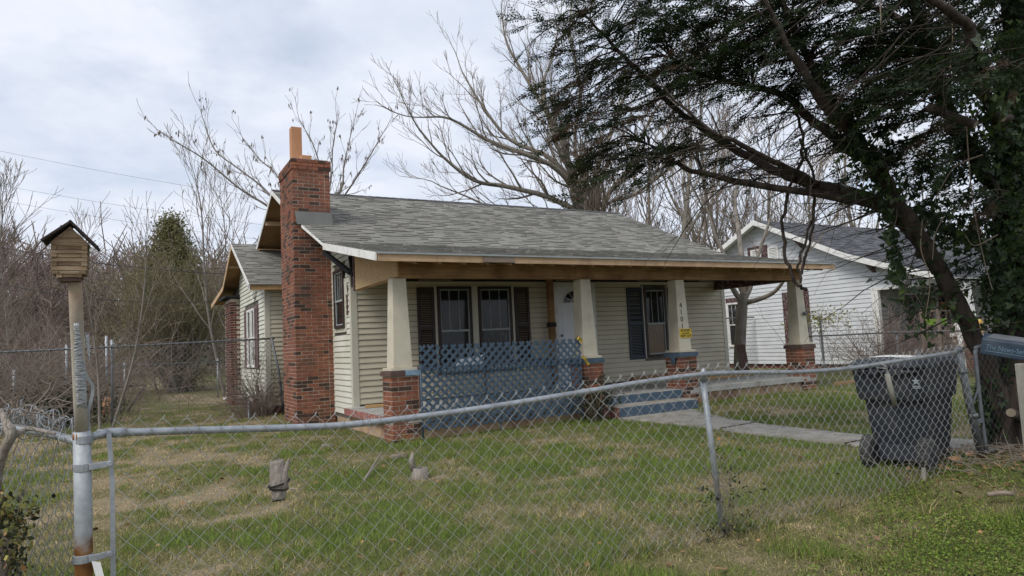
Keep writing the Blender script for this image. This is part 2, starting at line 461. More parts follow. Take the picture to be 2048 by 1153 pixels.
M['juniper'] = mat('olive_evergreen', [(0.15, 0.148, 0.072), (0.25, 0.235, 0.13)], 1.5, 0.85, rnd='isl',
                   rcols=[(0, (0.6, 0.62, 0.6)), (1, (1.35, 1.3, 1.2))], two=True)
M['shrub'] = mat('dark_shrub_leaves', [(0.022, 0.032, 0.016), (0.05, 0.06, 0.03)], 4, 0.6, rnd='isl',
                 rcols=[(0, (0.6, 0.6, 0.6)), (1, (1.5, 1.4, 1.3))], two=True)
GR = [(0, (0.5, 0.52, 0.5)), (0.5, (1.0, 1.0, 1.0)), (0.85, (1.45, 1.38, 1.2)), (1, (2.0, 1.8, 1.5))]
M['grass'] = mat('grass_green', [(0.165, 0.17, 0.052), (0.25, 0.245, 0.092)], 1.2, 0.8, rnd='isl', rcols=GR, two=True)
M['grass_lush'] = mat('grass_lush', [(0.115, 0.185, 0.028), (0.19, 0.275, 0.055)], 1.6, 0.8, rnd='isl', rcols=GR, two=True)
M['grass_dry'] = mat('grass_dry', [(0.38, 0.31, 0.19), (0.53, 0.445, 0.29)], 2, 0.9, rnd='isl', rcols=GR, two=True)
M['leaf_dry'] = mat('dead_leaves', [(0.15, 0.085, 0.04), (0.27, 0.165, 0.085)], 6, 0.85, rnd='isl', rcols=GR)
M['cable'] = mat('cable_sheath', [(0.018, 0.018, 0.02), (0.03, 0.03, 0.032)], 4, 0.7)
M['roof_pale'] = mat('pale_metal_roof', [(0.42, 0.41, 0.36), (0.50, 0.49, 0.44)], 3, 0.7)
M['orange'] = mat('orange_plastic', [(0.50, 0.13, 0.04), (0.60, 0.18, 0.06)], 5, 0.5)
M['lime'] = mat('lime_plastic', [(0.22, 0.48, 0.03), (0.30, 0.58, 0.05)], 5, 0.5)
M['red'] = mat('red_enamel', [(0.30, 0.02, 0.025), (0.40, 0.035, 0.04)], 5, 0.35)
M['teal'] = mat('teal_bag', [(0.10, 0.22, 0.26), (0.18, 0.32, 0.36)], 12, 0.6, 0.4, 20)
M['hot_yellow'] = mat('yellow_birdhouse', [(0.58, 0.36, 0.07), (0.68, 0.45, 0.11)], 5, 0.6)
M['roofing'] = mat('tarred_birdhouse_roof', [(0.022, 0.016, 0.015), (0.055, 0.042, 0.038)], 40, 0.95, 0.8, 90)
M['bird_wood'] = mat('birdhouse_wood', [(0.115, 0.075, 0.042), (0.215, 0.152, 0.092), (0.31, 0.24, 0.165)], 16, 0.85, 0.3, 70, (0.6, 0.6, 5), rnd='obj',
                     rcols=[(0, (0.6, 0.55, 0.5)), (0.5, (0.95, 0.95, 0.95)), (1, (1.3, 1.3, 1.3))])
M['plank'] = mat('loose_lumber', [(0.32, 0.20, 0.09), (0.45, 0.30, 0.15)], 7, 0.8, 0.2, 60, (1, 5, 5), rnd='obj',
                 rcols=[(0, (0.55, 0.5, 0.45)), (1, (1.2, 1.15, 1.05))])


def stained(m_, z_a, z_b, ca, cb, sc=16, wob=.16, amt=1.0):
    """Lay a stain over a material, full above/below height z_b, none at z_a, with a ragged edge."""
    t_ = m_.node_tree; N_ = t_.nodes; L_ = t_.links
    g_ = N_.new('ShaderNodeNewGeometry'); sx_ = N_.new('ShaderNodeSeparateXYZ'); L_.new(g_.outputs['Position'], sx_.inputs[0])
    nz_ = N_.new('ShaderNodeTexNoise'); nz_.inputs['Scale'].default_value = sc; nz_.inputs['Detail'].default_value = 5; L_.new(g_.outputs['Position'], nz_.inputs['Vector'])
    ma_ = N_.new('ShaderNodeMath'); ma_.operation = 'MULTIPLY_ADD'; ma_.inputs[1].default_value = wob; L_.new(nz_.outputs['Fac'], ma_.inputs[0]); L_.new(sx_.outputs['Z'], ma_.inputs[2])
    mr_ = N_.new('ShaderNodeMapRange'); mr_.inputs['From Min'].default_value = z_a + wob * .5; mr_.inputs['From Max'].default_value = z_b + wob * .5; mr_.inputs['To Max'].default_value = amt
    L_.new(ma_.outputs[0], mr_.inputs['Value'])
    rr_ = N_.new('ShaderNodeValToRGB'); rr_.color_ramp.elements[0].color = (*ca, 1); rr_.color_ramp.elements[1].color = (*cb, 1)
    rr_.color_ramp.elements[0].position = 0.35; rr_.color_ramp.elements[1].position = 0.65; L_.new(nz_.outputs['Fac'], rr_.inputs[0])
    bs_ = N_['Principled BSDF']; src = bs_.inputs['Base Color'].links[0].from_socket
    mx_ = N_.new('ShaderNodeMix'); mx_.data_type = 'RGBA'; L_.new(mr_.outputs[0], mx_.inputs['Factor']); L_.new(src, mx_.inputs['A']); L_.new(rr_.outputs[0], mx_.inputs['B']); L_.new(mx_.outputs['Result'], bs_.inputs['Base Color'])
    return m_


M['rusting'] = stained(mat('rusting_post', [(0.30, 0.325, 0.345), (0.42, 0.445, 0.465)], 22, 0.6, 0.1, 60, metal=0.2), .64, .58, (0.14, 0.055, 0.018), (0.33, 0.155, 0.05))
M['pole'] = stained(M['pole'], 1.30, 1.62, (0.16, 0.095, 0.055), (0.31, 0.23, 0.15), 9, .3, .8)
M['shaded_wall'] = mat('shaded_porch_siding', [(0.20, 0.20, 0.195), (0.27, 0.27, 0.26)], 3, 0.7)  # neighbour's porch back wall, greyed so its colour carries the porch shade


# ================================================================== GROUND
def gz(x, y):
    x = np.asarray(x, float); y = np.asarray(y, float)
    z = 0.07 * sst(3.5, 6.5, x) * sst(-5.2, -1.0, y) * (1 - sst(12, 20, y))
    z = z + 0.09 * sst(1.6, 3.6, x) * (1 - sst(-5.6, -4.4, y))
    z = z - 0.10 * (1 - sst(-12, -8.2, y))
    far = np.hypot(x + 10, y + 5)
    z = z + 13.0 * sst(58, 170, far) * sst(20, 70, y) * (0.6 + 0.8 * vnoise(x, y, 60, 5))
    z = z + (0.02 + 0.3 * sst(40, 80, far)) * (vnoise(x, y, 1.7, 2) - 0.5)
    return z


def greenness(x, y):
    g = 0.36 * vnoise(x, y, 0.55, 21) + 0.30 * vnoise(x, y, 0.2, 22) + 0.14 * vnoise(x, y, 0.09, 24) + 0.20 * vnoise(x, y, 2.2, 23)
    g = g + 0.085 * sst(-0.6, 1.2, x) - 0.06 * sst(-5.9, -6.6, y) * (1 - sst(0.2, 1.4, x))
    g = g + 0.07 * sst(0.3, 1.2, x) * sst(-2.6, -0.8, y) * (1 - sst(3, 3.6, x)) - 0.05 * sst(2, 6, y) * (1 - sst(-0.5, 0, x))
    return g


def axis_pts(lo, hi, fine0, fine1, st, coarse):
    a = np.arange(fine0, fine1 + 1e-6, st)
    l = fine0 - np.cumsum(coarse * np.array([1.25 ** k for k in range(60)])); l = l[l > lo]
    h = fine1 + np.cumsum(coarse * np.array([1.25 ** k for k in range(60)])); h = h[h < hi]
    return np.concatenate([[lo], l[::-1], a, h, [hi]])


gxs = axis_pts(-330, 330, -9, 12, 0.12, 0.2)
gys = axis_pts(-60, 420, -9, 12, 0.12, 0.2)
GX, GY = np.meshgrid(gxs, gys)
GV = np.stack([GX.ravel(), GY.ravel(), gz(GX.ravel(), GY.ravel())], axis=1)
nx = len(gxs)
ii, jj = np.meshgrid(np.arange(nx - 1), np.arange(len(gys) - 1))
q0 = (jj * nx + ii).ravel()
GF = np.stack([q0, q0 + 1, q0 + 1 + nx, q0 + nx], axis=1)

m = bpy.data.materials.new('lawn_soil'); m.use_nodes = True
t = m.node_tree; N = t.nodes; L = t.links
bs = N['Principled BSDF']; bs.inputs['Roughness'].default_value = 0.95; bs.inputs['Specular IOR Level'].default_value = 0.1
at_g = N.new('ShaderNodeAttribute'); at_g.attribute_name = 'green'
geo = N.new('ShaderNodeNewGeometry')
nz = N.new('ShaderNodeTexNoise'); nz.inputs['Scale'].default_value = 9; nz.inputs['Detail'].default_value = 8; nz.inputs['Roughness'].default_value = 0.7
L.new(geo.outputs['Position'], nz.inputs['Vector'])
nzb = N.new('ShaderNodeTexNoise'); nzb.inputs['Scale'].default_value = 60; nzb.inputs['Detail'].default_value = 5
L.new(geo.outputs['Position'], nzb.inputs['Vector'])
ad = N.new('ShaderNodeMath'); ad.operation = 'MULTIPLY_ADD'; ad.inputs[1].default_value = 0.5
L.new(nz.outputs['Fac'], ad.inputs[0]); L.new(at_g.outputs['Fac'], ad.inputs[2])
rp = N.new('ShaderNodeValToRGB'); e = rp.color_ramp.elements
e[0].position = 0.58; e[0].color = (0.29, 0.235, 0.15, 1)
e[1].position = 0.86; e[1].color = (0.13, 0.14, 0.055, 1)
e.new(0.68).color = (0.19, 0.17, 0.085, 1)
L.new(ad.outputs[0], rp.inputs[0])
rb = N.new('ShaderNodeValToRGB'); rb.color_ramp.elements[0].color = (0.45, 0.45, 0.45, 1); rb.color_ramp.elements[1].color = (1.3, 1.3, 1.3, 1)
rb.color_ramp.elements[0].position = 0.3; rb.color_ramp.elements[1].position = 0.7
L.new(nzb.outputs['Fac'], rb.inputs[0])
mx = N.new('ShaderNodeMix'); mx.data_type = 'RGBA'; mx.blend_type = 'MULTIPLY'; mx.inputs['Factor'].default_value = 1
L.new(rp.outputs[0], mx.inputs['A']); L.new(rb.outputs[0], mx.inputs['B'])
L.new(mx.outputs['Result'], bs.inputs['Base Color'])
bp = N.new('ShaderNodeBump'); bp.inputs['Strength'].default_value = 0.8; bp.inputs['Distance'].default_value = 0.03
L.new(nzb.outputs['Fac'], bp.inputs['Height']); L.new(bp.outputs[0], bs.inputs['Normal'])
M['soil'] = m
ground = mesh_np('ground', GV, GF, M['soil'], smooth=True, kind='structure')
ga = ground.data.attributes.new('green', 'FLOAT', 'POINT')
ga.data.foreach_set('value', greenness(GV[:, 0], GV[:, 1]).astype(np.float32))

# the walk from the steps to the gate
WALK_L = [(3.75, -0.62), (3.80, -2.0), (3.74, -3.4), (3.70, -4.8), (3.60, -5.86)]
WALK_R = [(5.00, -0.62), (4.55, -2.0), (4.42, -3.4), (4.33, -4.8), (4.25, -5.86)]
wl = spline([(a, b, 0) for a, b in WALK_L], 12); wr = spline([(a, b, 0) for a, b in WALK_R], 12)
path = None
for k0 in range(0, len(wl) - 1, 8):
    k1 = min(k0 + 8, len(wl) - 1)
    wv, wf = [], []
    for i in range(k0, k1 + 1):
        for j in range(9):
            jj_ = min(max(j - 1, 0), 6)
            ii_ = i + (0.10 if i == k0 else -0.10 if i == k1 else 0)
            a_ = np.array([np.interp(ii_, range(len(wl)), wl[:, c]) for c in range(3)]); b_ = np.array([np.interp(ii_, range(len(wr)), wr[:, c]) for c in range(3)])
            p = a_ * (1 - jj_ / 6) + b_ * (jj_ / 6)
            e_ = 0.06 * (float(vnoise(p[0], p[1], 0.22, 9)) - 0.5) if jj_ in (0, 6) else 0
            top = float(gz(p[0], p[1])) + 0.026 + 0.008 * (float(vnoise(p[0], p[1], 0.4, 8)) - 0.5) + 0.006 * ((k0 // 8) % 2)
            wv.append((p[0] + e_, p[1], top if 0 < j < 8 else top - 0.09))
    n_r = k1 - k0
    for i in range(n_r):
        for j in range(8):
            a = i * 9 + j
            wf.append((a, a + 1, a + 10, a + 9))
    wf += [(j, 9 * n_r * 0 + j + 1, j + 1, j) for j in ()]
    if path is None:
        path = mesh_np('path', np.array(wv), np.array(wf), M['concrete'], kind='structure')
    else:
        mesh_np('slab', np.array(wv), np.array(wf), M['concrete'], path)

# ================================================================== THE BUNGALOW
XL, XR, YF, ZF = 0.15, 9.22, 2.40, 0.35          # outer walls, porch floor
EAVE, KINK, RIDGE = (-0.414, 2.642), (2.427, 3.202), (6.584, 5.046)
BACK = (12.2, 2.63)


def roof_z(y):
    pr = [EAVE, KINK, RIDGE, BACK]
    return float(np.interp(y, [p[0] for p in pr], [p[1] for p in pr]))


def roof_xl(y):
    return float(np.interp(y, [-0.414, 2.2, 3.6, 12.2], [-0.302, -0.30, -0.40, -0.40]))


house = empty('bungalow', (4.6, 5.0, 0), 'beige sided bungalow with grey shingle roof, brick chimney and unfinished porch trim', 'house')
front_wall = MB().box(XL + 0.004, XR - 0.004, YF, YF + 0.12, 0.2, 2.95).build('front_wall', M['backing'], house)
# side, back and right walls
sw = MB()
ys = [YF + 0.125, KINK[0] + 0.2, RIDGE[0], 11.3]
pts = [(y, roof_z(y) - 0.09) for y in ys]
for i in range(3):
    (ya, za), (yb, zb) = pts[i], pts[i + 1]
    sw.hexa([(XL + 0.004, ya, 0.12), (XL + 0.12, ya, 0.12), (XL + 0.12, yb, 0.12), (XL + 0.004, yb, 0.12),
             (XL + 0.004, ya, za), (XL + 0.12, ya, za), (XL + 0.12, yb, zb), (XL + 0.004, yb, zb)])
side_wall = sw.build('side_wall', M['backing'], house)
rw = MB()
for i in range(3):
    (ya, za), (yb, zb) = pts[i], pts[i + 1]
    rw.hexa([(XR - 0.12, ya, 0.12), (XR, ya, 0.12), (XR, yb, 0.12), (XR - 0.12, yb, 0.12),
             (XR - 0.12, ya, za), (XR, ya, za), (XR, yb, zb), (XR - 0.12, yb, zb)])
rw.box(XL + 0.13, XR - 0.13, 11.18, 11.3, 0.12, 2.8)
rw.build('rear_wall', M['siding'], house)


def plank_mesh(face, a0, a1, plane, z0, z1, a0t=None, a1t=None):
    """One lap of siding: a wedge whose lower edge stands proud. a0t/a1t: its ends at the top, where a roof cuts it."""
    a0t = a0 if a0t is None else a0t
    a1t = a1 if a1t is None else a1t
    pf = [(0.0, z0 + 0.013), (0.021, z0 + 0.011), (0.020, z0 + 0.028), (0.006, z1), (0.0, z1)]
    mb = MB()
    vs = []
    for (lo_a, hi_a) in ((a0, a0t), (a1, a1t)):
        for (w, z) in pf:
            a = lo_a + (hi_a - lo_a) * (z - z0) / max(1e-6, (z1 - z0))
            vs.append((a, plane - w, z) if face == '-y' else (plane - w, a, z))
    fs = [(0, 1, 2, 3, 4)[::-1], (5, 6, 7, 8, 9)] + [(i, (i + 1) % 5, 5 + (i + 1) % 5, 5 + i) for i in range(5)]
    return mb.add(vs, fs)


def cut_spans(a0, a1, z0, z1, holes):
    spans = [(a0, a1)]
    for (h0, h1, hz0, hz1) in holes:
        if z1 > hz0 + 0.01 and z0 < hz1 - 0.01:
            new = []
            for s0, s1 in spans:
                if h0 > s0: new.append((s0, min(s1, h0)))
                if h1 < s1: new.append((max(s0, h1), s1))
                if h1 <= s0 or h0 >= s1: pass
            spans = [(p, q) for p, q in new if q - p > 0.02]
    return spans


HOLES_F = [(1.70, 3.40, 0.84, 2.50), (4.30, 5.40, 0.0, 2.60), (6.66, 7.42, 0.84, 2.50)]
LAP = 0.1016
k = 0
while ZF + 0.02 + k * LAP < 2.46:
    z0 = ZF + 0.02 + k * LAP
    for s0, s1 in cut_spans(XL + 0.09, XR - 0.09, z0, z0 + LAP, HOLES_F):
        plank_mesh('-y', s0 + RND.uniform(0, .004), s1, YF, z0 + RND.uniform(-.002, .002), z0 + LAP + 0.002).build('siding_plank', M['siding'], front_wall)
    k += 1
fr = MB(); fr.box(XL + 0.09, XR - 0.09, YF - 0.022, YF - 0.001, 2.475, 2.53)
fr.build('frieze_trim', M['siding'], front_wall)
tp = MB(); tp.box(XL + 0.1, XR - 0.1, YF - 0.03, YF - 0.001, 2.534, 2.72); tp.build('black_felt_strip', M['tar'], front_wall)
bd = MB()
for i in range(9):
    a = 0.5 + i * 1.0 + RND.uniform(-.1, .1)
    if i in (0, 1, 4, 6, 8): bd.box(a, a + RND.uniform(.3, .7), YF - 0.045, YF - 0.031, 2.545, 2.565)
bd.build('loose_batten', M['old_wood'], front_wall)
# side wall laps between the front corner and the chimney
HOLES_S = [(2.70, 3.55, 1.66, 2.90)]
k = 0
while 0.18 + k * LAP < 3.62:
    z0 = 0.18 + k * LAP; z1 = z0 + LAP + 0.002
    lim = lambda z: max(YF + 0.0, float(np.interp(z + 0.08, [KINK[1], RIDGE[1]], [KINK[0], RIDGE[0]])) if z + 0.08 > KINK[1] else YF)
    for s0, s1 in cut_spans(lim(z0) + 0.09 * (z0 < 3.0), 3.66, z0, z1, HOLES_S):
        if s1 - max(s0, lim(z1)) > 0.02:
            plank_mesh('-x', s0, s1, XL, z0, z1, a0t=max(s0, lim(z1))).build('siding_plank', M['siding_pale'], side_wall)
    k += 1
# corner trims
ct = MB()
ct.box(XL - 0.022, XL + 0.088, YF - 0.024, YF - 0.002, 0.19, 2.42)
ct.box(XL - 0.022, XL - 0.002, YF - 0.001, YF + 0.088, 0.16, 3.0)
ct.build('corner_trim', M['trim'], house)
ct = MB()
ct.box(XR - 0.088, XR + 0.02, YF - 0.024, YF - 0.002, ZF + 0.002, 2.62)
ct.box(XR + 0.002, XR + 0.02, YF - 0.001, YF + 0.088, 0.19, 2.9)
ct.build('corner_trim', M['trim'], house)
ct = MB()
ct.box(XL - 0.018, XL - 0.002, 3.60, 3.645, 0.16, 3.55)
ct.build('corner_trim', M['trim'], house)
# foundation below the siding
fd = MB()
fd.box(XL + 0.03, XL + 0.14, YF + 0.03, 6.6, -0.1, 0.155)
fd.build('foundation', M['found'], house)
for i in range(4):
    a = 2.46 + i * 0.28
    MB().box(XL + 0.008, XL + 0.028, a, a + 0.262, -0.06, 0.15).build('foundation_panel', M['found'], house)


def bx(mb, face, plane, a0, a1, w0, w1, z0, z1):
    if face == '-y':
        return mb.box(a0, a1, plane - w1, plane - w0, z0, z1)
    return mb.box(plane - w1, plane - w0, a0, a1, z0, z1)


def window(parent, face, plane, a0, a1, z0, z1, frame, label=None, zm=None, lights=3, lower='glass', upper='glass', sash='galv'):
    """A double-hung window: outer frame > meeting rail, storm sash, glazing bars, upper and lower pane."""
    f = MB(); w = 0.055
    bx(f, face, plane, a0, a0 + w, 0.0, 0.05, z0, z1); bx(f, face, plane, a1 - w, a1, 0.0, 0.05, z0, z1)
    bx(f, face, plane, a0 + w, a1 - w, 0.0, 0.05, z1 - w, z1); bx(f, face, plane, a0 + w, a1 - w, 0.0, 0.06, z0, z0 + 0.05)
    fo = f.build('window', frame, parent, bevel=0.003)
    if label: fo['label'] = label
    zm = zm or (z0 + (z1 - z0) * 0.5)
    s = MB()
    bx(s, face, plane, a0 + w, a1 - w, 0.012, 0.034, zm - 0.018, zm + 0.018)
    bx(s, face, plane, a0 + w, a0 + w + 0.02, 0.014, 0.032, zm + 0.018, z1 - w); bx(s, face, plane, a1 - w - 0.02, a1 - w, 0.014, 0.032, zm + 0.018, z1 - w)
    bx(s, face, plane, a0 + w + 0.02, a1 - w - 0.02, 0.014, 0.032, z1 - w - 0.02, z1 - w)
    bx(s, face, plane, a1 - w - 0.03, a1 - w, 0.01, 0.024, z0 + 0.05, zm - 0.018)
    bx(s, face, plane, a0 + w, a1 - w - 0.03, 0.008, 0.02, z0 + 0.05, z0 + 0.075)
    s.build('sash', M[sash], fo)
    p = MB(); bx(p, face, plane, a0 + w, a1 - w, 0.0, 0.007, zm + 0.018, z1 - w); p.build('pane', M[upper], fo)
    p = MB(); bx(p, face, plane, a0 + w, a1 - w, 0.0, 0.006, z0 + 0.05, zm - 0.018); p.build('pane', M[lower], fo)
    for i in range(1, lights):
        a = a0 + w + (a1 - a0 - 2 * w) * i / lights
        b = MB(); bx(b, face, plane, a - 0.006, a + 0.006, 0.008, 0.013, zm + 0.02, z1 - w - 0.02)
        b.build('glazing_bar', M[sash], fo)
    return fo


def shutter(parent, face, plane, a0, a1, z0, z1, m, label=None):
    f = MB(); w = 0.05; zm = (z0 + z1) / 2
    bx(f, face, plane, a0, a0 + w, 0.018, 0.045, z0, z1); bx(f, face, plane, a1 - w, a1, 0.018, 0.045, z0, z1)
    for (p, q) in ((z0, z0 + 0.08), (zm - 0.04, zm + 0.04), (z1 - 0.08, z1)):
        bx(f, face, plane, a0 + w, a1 - w, 0.018, 0.044, p, q)
    o = f.build('shutter', m, parent, bevel=0.002)
    if label: o['label'] = label
    l = MB()
    for (p, q) in ((z0 + 0.08, zm - 0.04), (zm + 0.04, z1 - 0.08)):
        n = int((q - p) / 0.032)
        for i in range(n):
            z = p + (i + 0.5) * (q - p) / n
            c = [(0.019, z + 0.017), (0.022, z + 0.017), (0.042, z - 0.010), (0.039, z - 0.010)]
            if face == '-y':
                l.prism([(0, -y_, z_) for y_, z_ in c], (a0 + w, plane, 0), (a1 - w, plane, 0))
            else:
                l.prism([(-y_, 0, z_) for y_, z_ in c], (plane, a0 + w, 0), (plane, a1 - w, 0))
    l.build('louvre', m, o, kind='stuff')
    return o


# front windows: a pair with a broad mullion, one by the address column
tr = MB()
tr.box(1.70, 1.752, YF - 0.03, YF - 0.001, 0.84, 2.47); tr.box(3.345, 3.40, YF - 0.03, YF - 0.001, 0.84, 2.47)
tr.box(2.47, 2.60, YF - 0.034, YF - 0.001, 0.90, 2.44); tr.box(1.752, 3.345, YF - 0.03, YF - 0.001, 2.441, 2.473)
tr.box(1.70, 3.40, YF - 0.05, YF - 0.001, 0.84, 0.895)
tr.build('window_trim', M['trim'], house, bevel=0.003)
tr = MB()
tr.box(6.68, 6.716, YF - 0.03, YF - 0.001, 0.84, 2.45); tr.box(7.365, 7.40, YF - 0.03, YF - 0.001, 0.84, 2.45)
tr.build('window_trim', M['trim'], house, bevel=0.003)
window(house, '-y', YF, 1.755, 2.465, 0.90, 2.437, M['shutter'], zm=1.60, sash='drip')
window(house, '-y', YF, 2.605, 3.342, 0.90, 2.437, M['shutter'], zm=1.60, lower='curtain', sash='drip')
window(house, '-y', YF, 6.72, 7.36, 0.87, 2.40, M['shutter'], 'window with boarded lower half', zm=1.60, lower='glass_board', sash='drip')
shutter(house, '-y', YF, 1.355, 1.69, 0.92, 2.42, M['shutter'])
shutter(house, '-y', YF, 3.41, 3.745, 0.92, 2.42, M['shutter'])
shutter(house, '-y', YF, 6.24, 6.67, 0.83, 2.41, M['navy'], 'navy blue shutter')
shutter(house, '-y', YF, 7.41, 7.80, 0.83, 2.41, M['navy'], 'navy blue shutter')
# the small side window
window(house, '-x', XL, 2.78, 3.44, 1.74, 2.82, M['shutter'], zm=2.24, lights=4, upper='curtain', sash='drip')
tr = MB()
for (a0, a1, z0, z1) in ((2.70, 2.775, 1.66, 2.62), (3.445, 3.55, 1.66, 2.9), (2.775, 3.445, 1.66, 1.735)):
    bx(tr, '-x', XL, a0, a1, 0.0, 0.024, z0, z1)
tr.build('window_trim', M['trim'], house)
tr = MB(); bx(tr, '-x', XL, 2.56, 2.64, 0.018, 0.03, 1.95, 2.42); tr.build('exposed_board', M['maroon'], house)
tr = MB()
tr.bar((XL - 0.03, 2.62, 2.32), (XL - 0.06, 2.56, 2.52), 0.13, 0.012, (1, 0, 0.2)); tr.build('torn_siding_end', M['siding_pale'], house)

# front door with a fan light
dr = MB(); dr.box(4.42, 5.30, YF - 0.028, YF - 0.001, ZF + 0.01, 2.43)
door = dr.build('door', M['door'], house, bevel=0.004)
dt = MB()
dt.box(4.34, 4.417, YF - 0.045, YF - 0.001, ZF + 0.005, 2.51); dt.box(5.303, 5.38, YF - 0.045, YF - 0.001, ZF + 0.005, 2.51)
dt.box(4.417, 5.303, YF - 0.045, YF - 0.001, 2.433, 2.51)
dt.build('door_frame', M['white'], door, bevel=0.003)
cxd, czd, rd = 4.86, 2.09, 0.30
fan = MB(); n = 18
arc = [(cxd + rd * math.cos(math.pi * i / n), czd + 0.85 * rd * math.sin(math.pi * i / n)) for i in range(n + 1)]
fan.prism([(x, 0, z) for x, z in arc], (0, YF - 0.029, 0), (0, YF - 0.033, 0)); fan.build('fan_light', M['glass'], door)
ring = MB()
for rr in (rd, 0.10):
    ring.tube([(cxd + rr * math.cos(math.pi * i / n), YF - 0.034, czd + 0.85 * rr * math.sin(math.pi * i / n)) for i in range(n + 1)], 0.011, 6)
for a in (30, 62, 90, 118, 150):
    c_, s_ = math.cos(math.radians(a)), 0.85 * math.sin(math.radians(a))
    ring.tube([(cxd + 0.10 * c_, YF - 0.034, czd + 0.10 * s_), (cxd + rd * c_, YF - 0.034, czd + rd * s_)], 0.007, 6)
ring.tube([(cxd - rd, YF - 0.034, czd), (cxd + rd, YF - 0.034, czd)], 0.011, 6)
ring.build('fan_light_bars', M['white'], door)
pn = MB()
for (a0, a1, z0, z1) in ((4.52, 4.82, 1.1, 1.95), (4.9, 5.2, 1.1, 1.95), (4.52, 4.82, 0.5, 1.0), (4.9, 5.2, 0.5, 1.0)):
    for (p, q, r, s_) in ((a0, a1, z0, z0 + .018), (a0, a1, z1 - .018, z1), (a0, a0 + .018, z0 + .018, z1 - .018), (a1 - .018, a1, z0 + .018, z1 - .018)):
        pn.box(p, q, YF - 0.034, YF - 0.029, r, s_)
pn.build('panel_moulding', M['door'], door)
kn = MB()
for z in (1.42, 1.27):
    kn.tube([(4.475, YF - 0.028, z), (4.475, YF - 0.06, z), (4.475, YF - 0.09, z)], [0.012, 0.028, 0.02], 10)
kn.build('handle', M['galv_dark'], door, smooth=True)

# bare timber post standing beside the door
pp = MB(); pp.box(4.10, 4.21, 2.16, 2.27, ZF, 2.66); post = pp.build('timber_post', M['beam'], house, bevel=0.004)
cl = MB(); cl.box(4.085, 4.225, 2.145, 2.285, 1.60, 1.69); cl.build('clamp', M['black'], post)
# dark soffit box behind the beam, ceiling joists and rafters
for i in range(24):
    x = 0.25 + i * 0.385
    rf = MB()
    p = [(y, roof_z(y) - 0.055) for y in (-0.385, 2.36)]
    for (ya, za), (yb, zb) in ((p[0], p[1]),):
        rf.hexa([(x, ya, za - 0.10), (x + 0.04, ya, za - 0.10), (x + 0.04, yb, zb - 0.12), (x, yb, zb - 0.12),
                 (x, ya, za), (x + 0.04, ya, za), (x + 0.04, yb, zb), (x, yb, zb)])
    rf.build('rafter', M['pine'], house)

# porch beam in three lengths, side beams, strand board closing the porch gable
for (a, b) in ((0.16, 3.3), (3.303, 6.2), (6.203, 9.02)):
    MB().box(a, b, 0.06, 0.20, 2.342, 2.575).build('porch_beam', M['beam'], house, bevel=0.004)
MB().box(8.90, 9.03, 0.203, YF - 0.03, 2.342, 2.56).build('side_beam', M['maroon'], house, bevel=0.004)
ye = 0.0
for wdt in (0.30, 0.19, 0.37, 0.36, 0.31, 0.21, 0.37):
    y0, y1 = ye + 0.003, ye + wdt - 0.003
    ye += wdt
    z0a = 2.352 + 0.004
    MB().hexa([(XL - 0.012, y0, z0a), (XL + 0.012, y0, z0a), (XL + 0.012, y1, z0a), (XL - 0.012, y1, z0a),
               (XL - 0.012, y0, roof_z(y0) - 0.05), (XL + 0.012, y0, roof_z(y0) - 0.05),
               (XL + 0.012, y1, roof_z(y1) - 0.05), (XL - 0.012, y1, roof_z(y1) - 0.05)]).build('strand_board', M['osb'], house)
MB().box(XL + 0.014, XL + 0.06, 0.21, 2.1, 2.335, 2.36).build('porch_side_ledger', M['pine'], house)
MB().box(XL - 0.03, XL + 0.0, 2.12, 2.19, 2.34, 2.98).build('corner_board', M['maroon'], house)
br = MB(); br.bar((XL - 0.05, 2.24, 2.66), (XL - 0.30, 3.0, 3.12), 0.07, 0.07)
br.bar((XL - 0.02, 2.20, 2.60), (XL - 0.05, 2.24, 2.95), 0.06, 0.06, (1, 0, 0))
br.build('eave_bracket', M['tar'], house)

# roof: deck, fascia, rakes, shingles
dk = MB()
prof = [EAVE, KINK, RIDGE, BACK]
for i in range(3):
    (ya, za), (yb, zb) = prof[i], prof[i + 1]
    xa, xb = roof_xl(ya), roof_xl(yb)
    dk.hexa([(xa, ya, za - 0.04), (XR + 0.252, ya, za - 0.04), (XR + 0.252, yb, zb - 0.04), (xb, yb, zb - 0.04),
             (xa, ya, za), (XR + 0.252, ya, za), (XR + 0.252, yb, zb), (xb, yb, zb)])
roof = dk.build('roof', M['ply'], house)
XE = XR + 0.252
for (a, b, mt, nm) in ((-0.290, 0.575, 'fascia', None), (0.578, 1.315, 'fascia', None), (1.318, 1.845, 'fascia', 'old'), (1.848, 4.1, 'fascia', None), (4.103, 6.9, 'fascia', None), (6.903, XE - 0.005, 'fascia', None)):
    if nm == 'old':
        MB().box(a, b, -0.452, -0.39, 2.525, 2.628).build('fascia_board', M['old_wood'], house, bevel=0.004)['label'] = 'grey weathered length of fascia'
    else:
        MB().box(a, b, -0.44, -0.414, 2.515 + RND.uniform(-.004, .004), 2.632).build('fascia_board', M[mt], house, bevel=0.003)
dp = MB(); dp.box(-0.31, XE + 0.004, -0.46, -0.40, 2.6345, 2.6415); dp.box(-0.31, XE + 0.004, -0.463, -0.4605, 2.617, 2.6415)
dp.build('drip_edge', M['drip'], house)


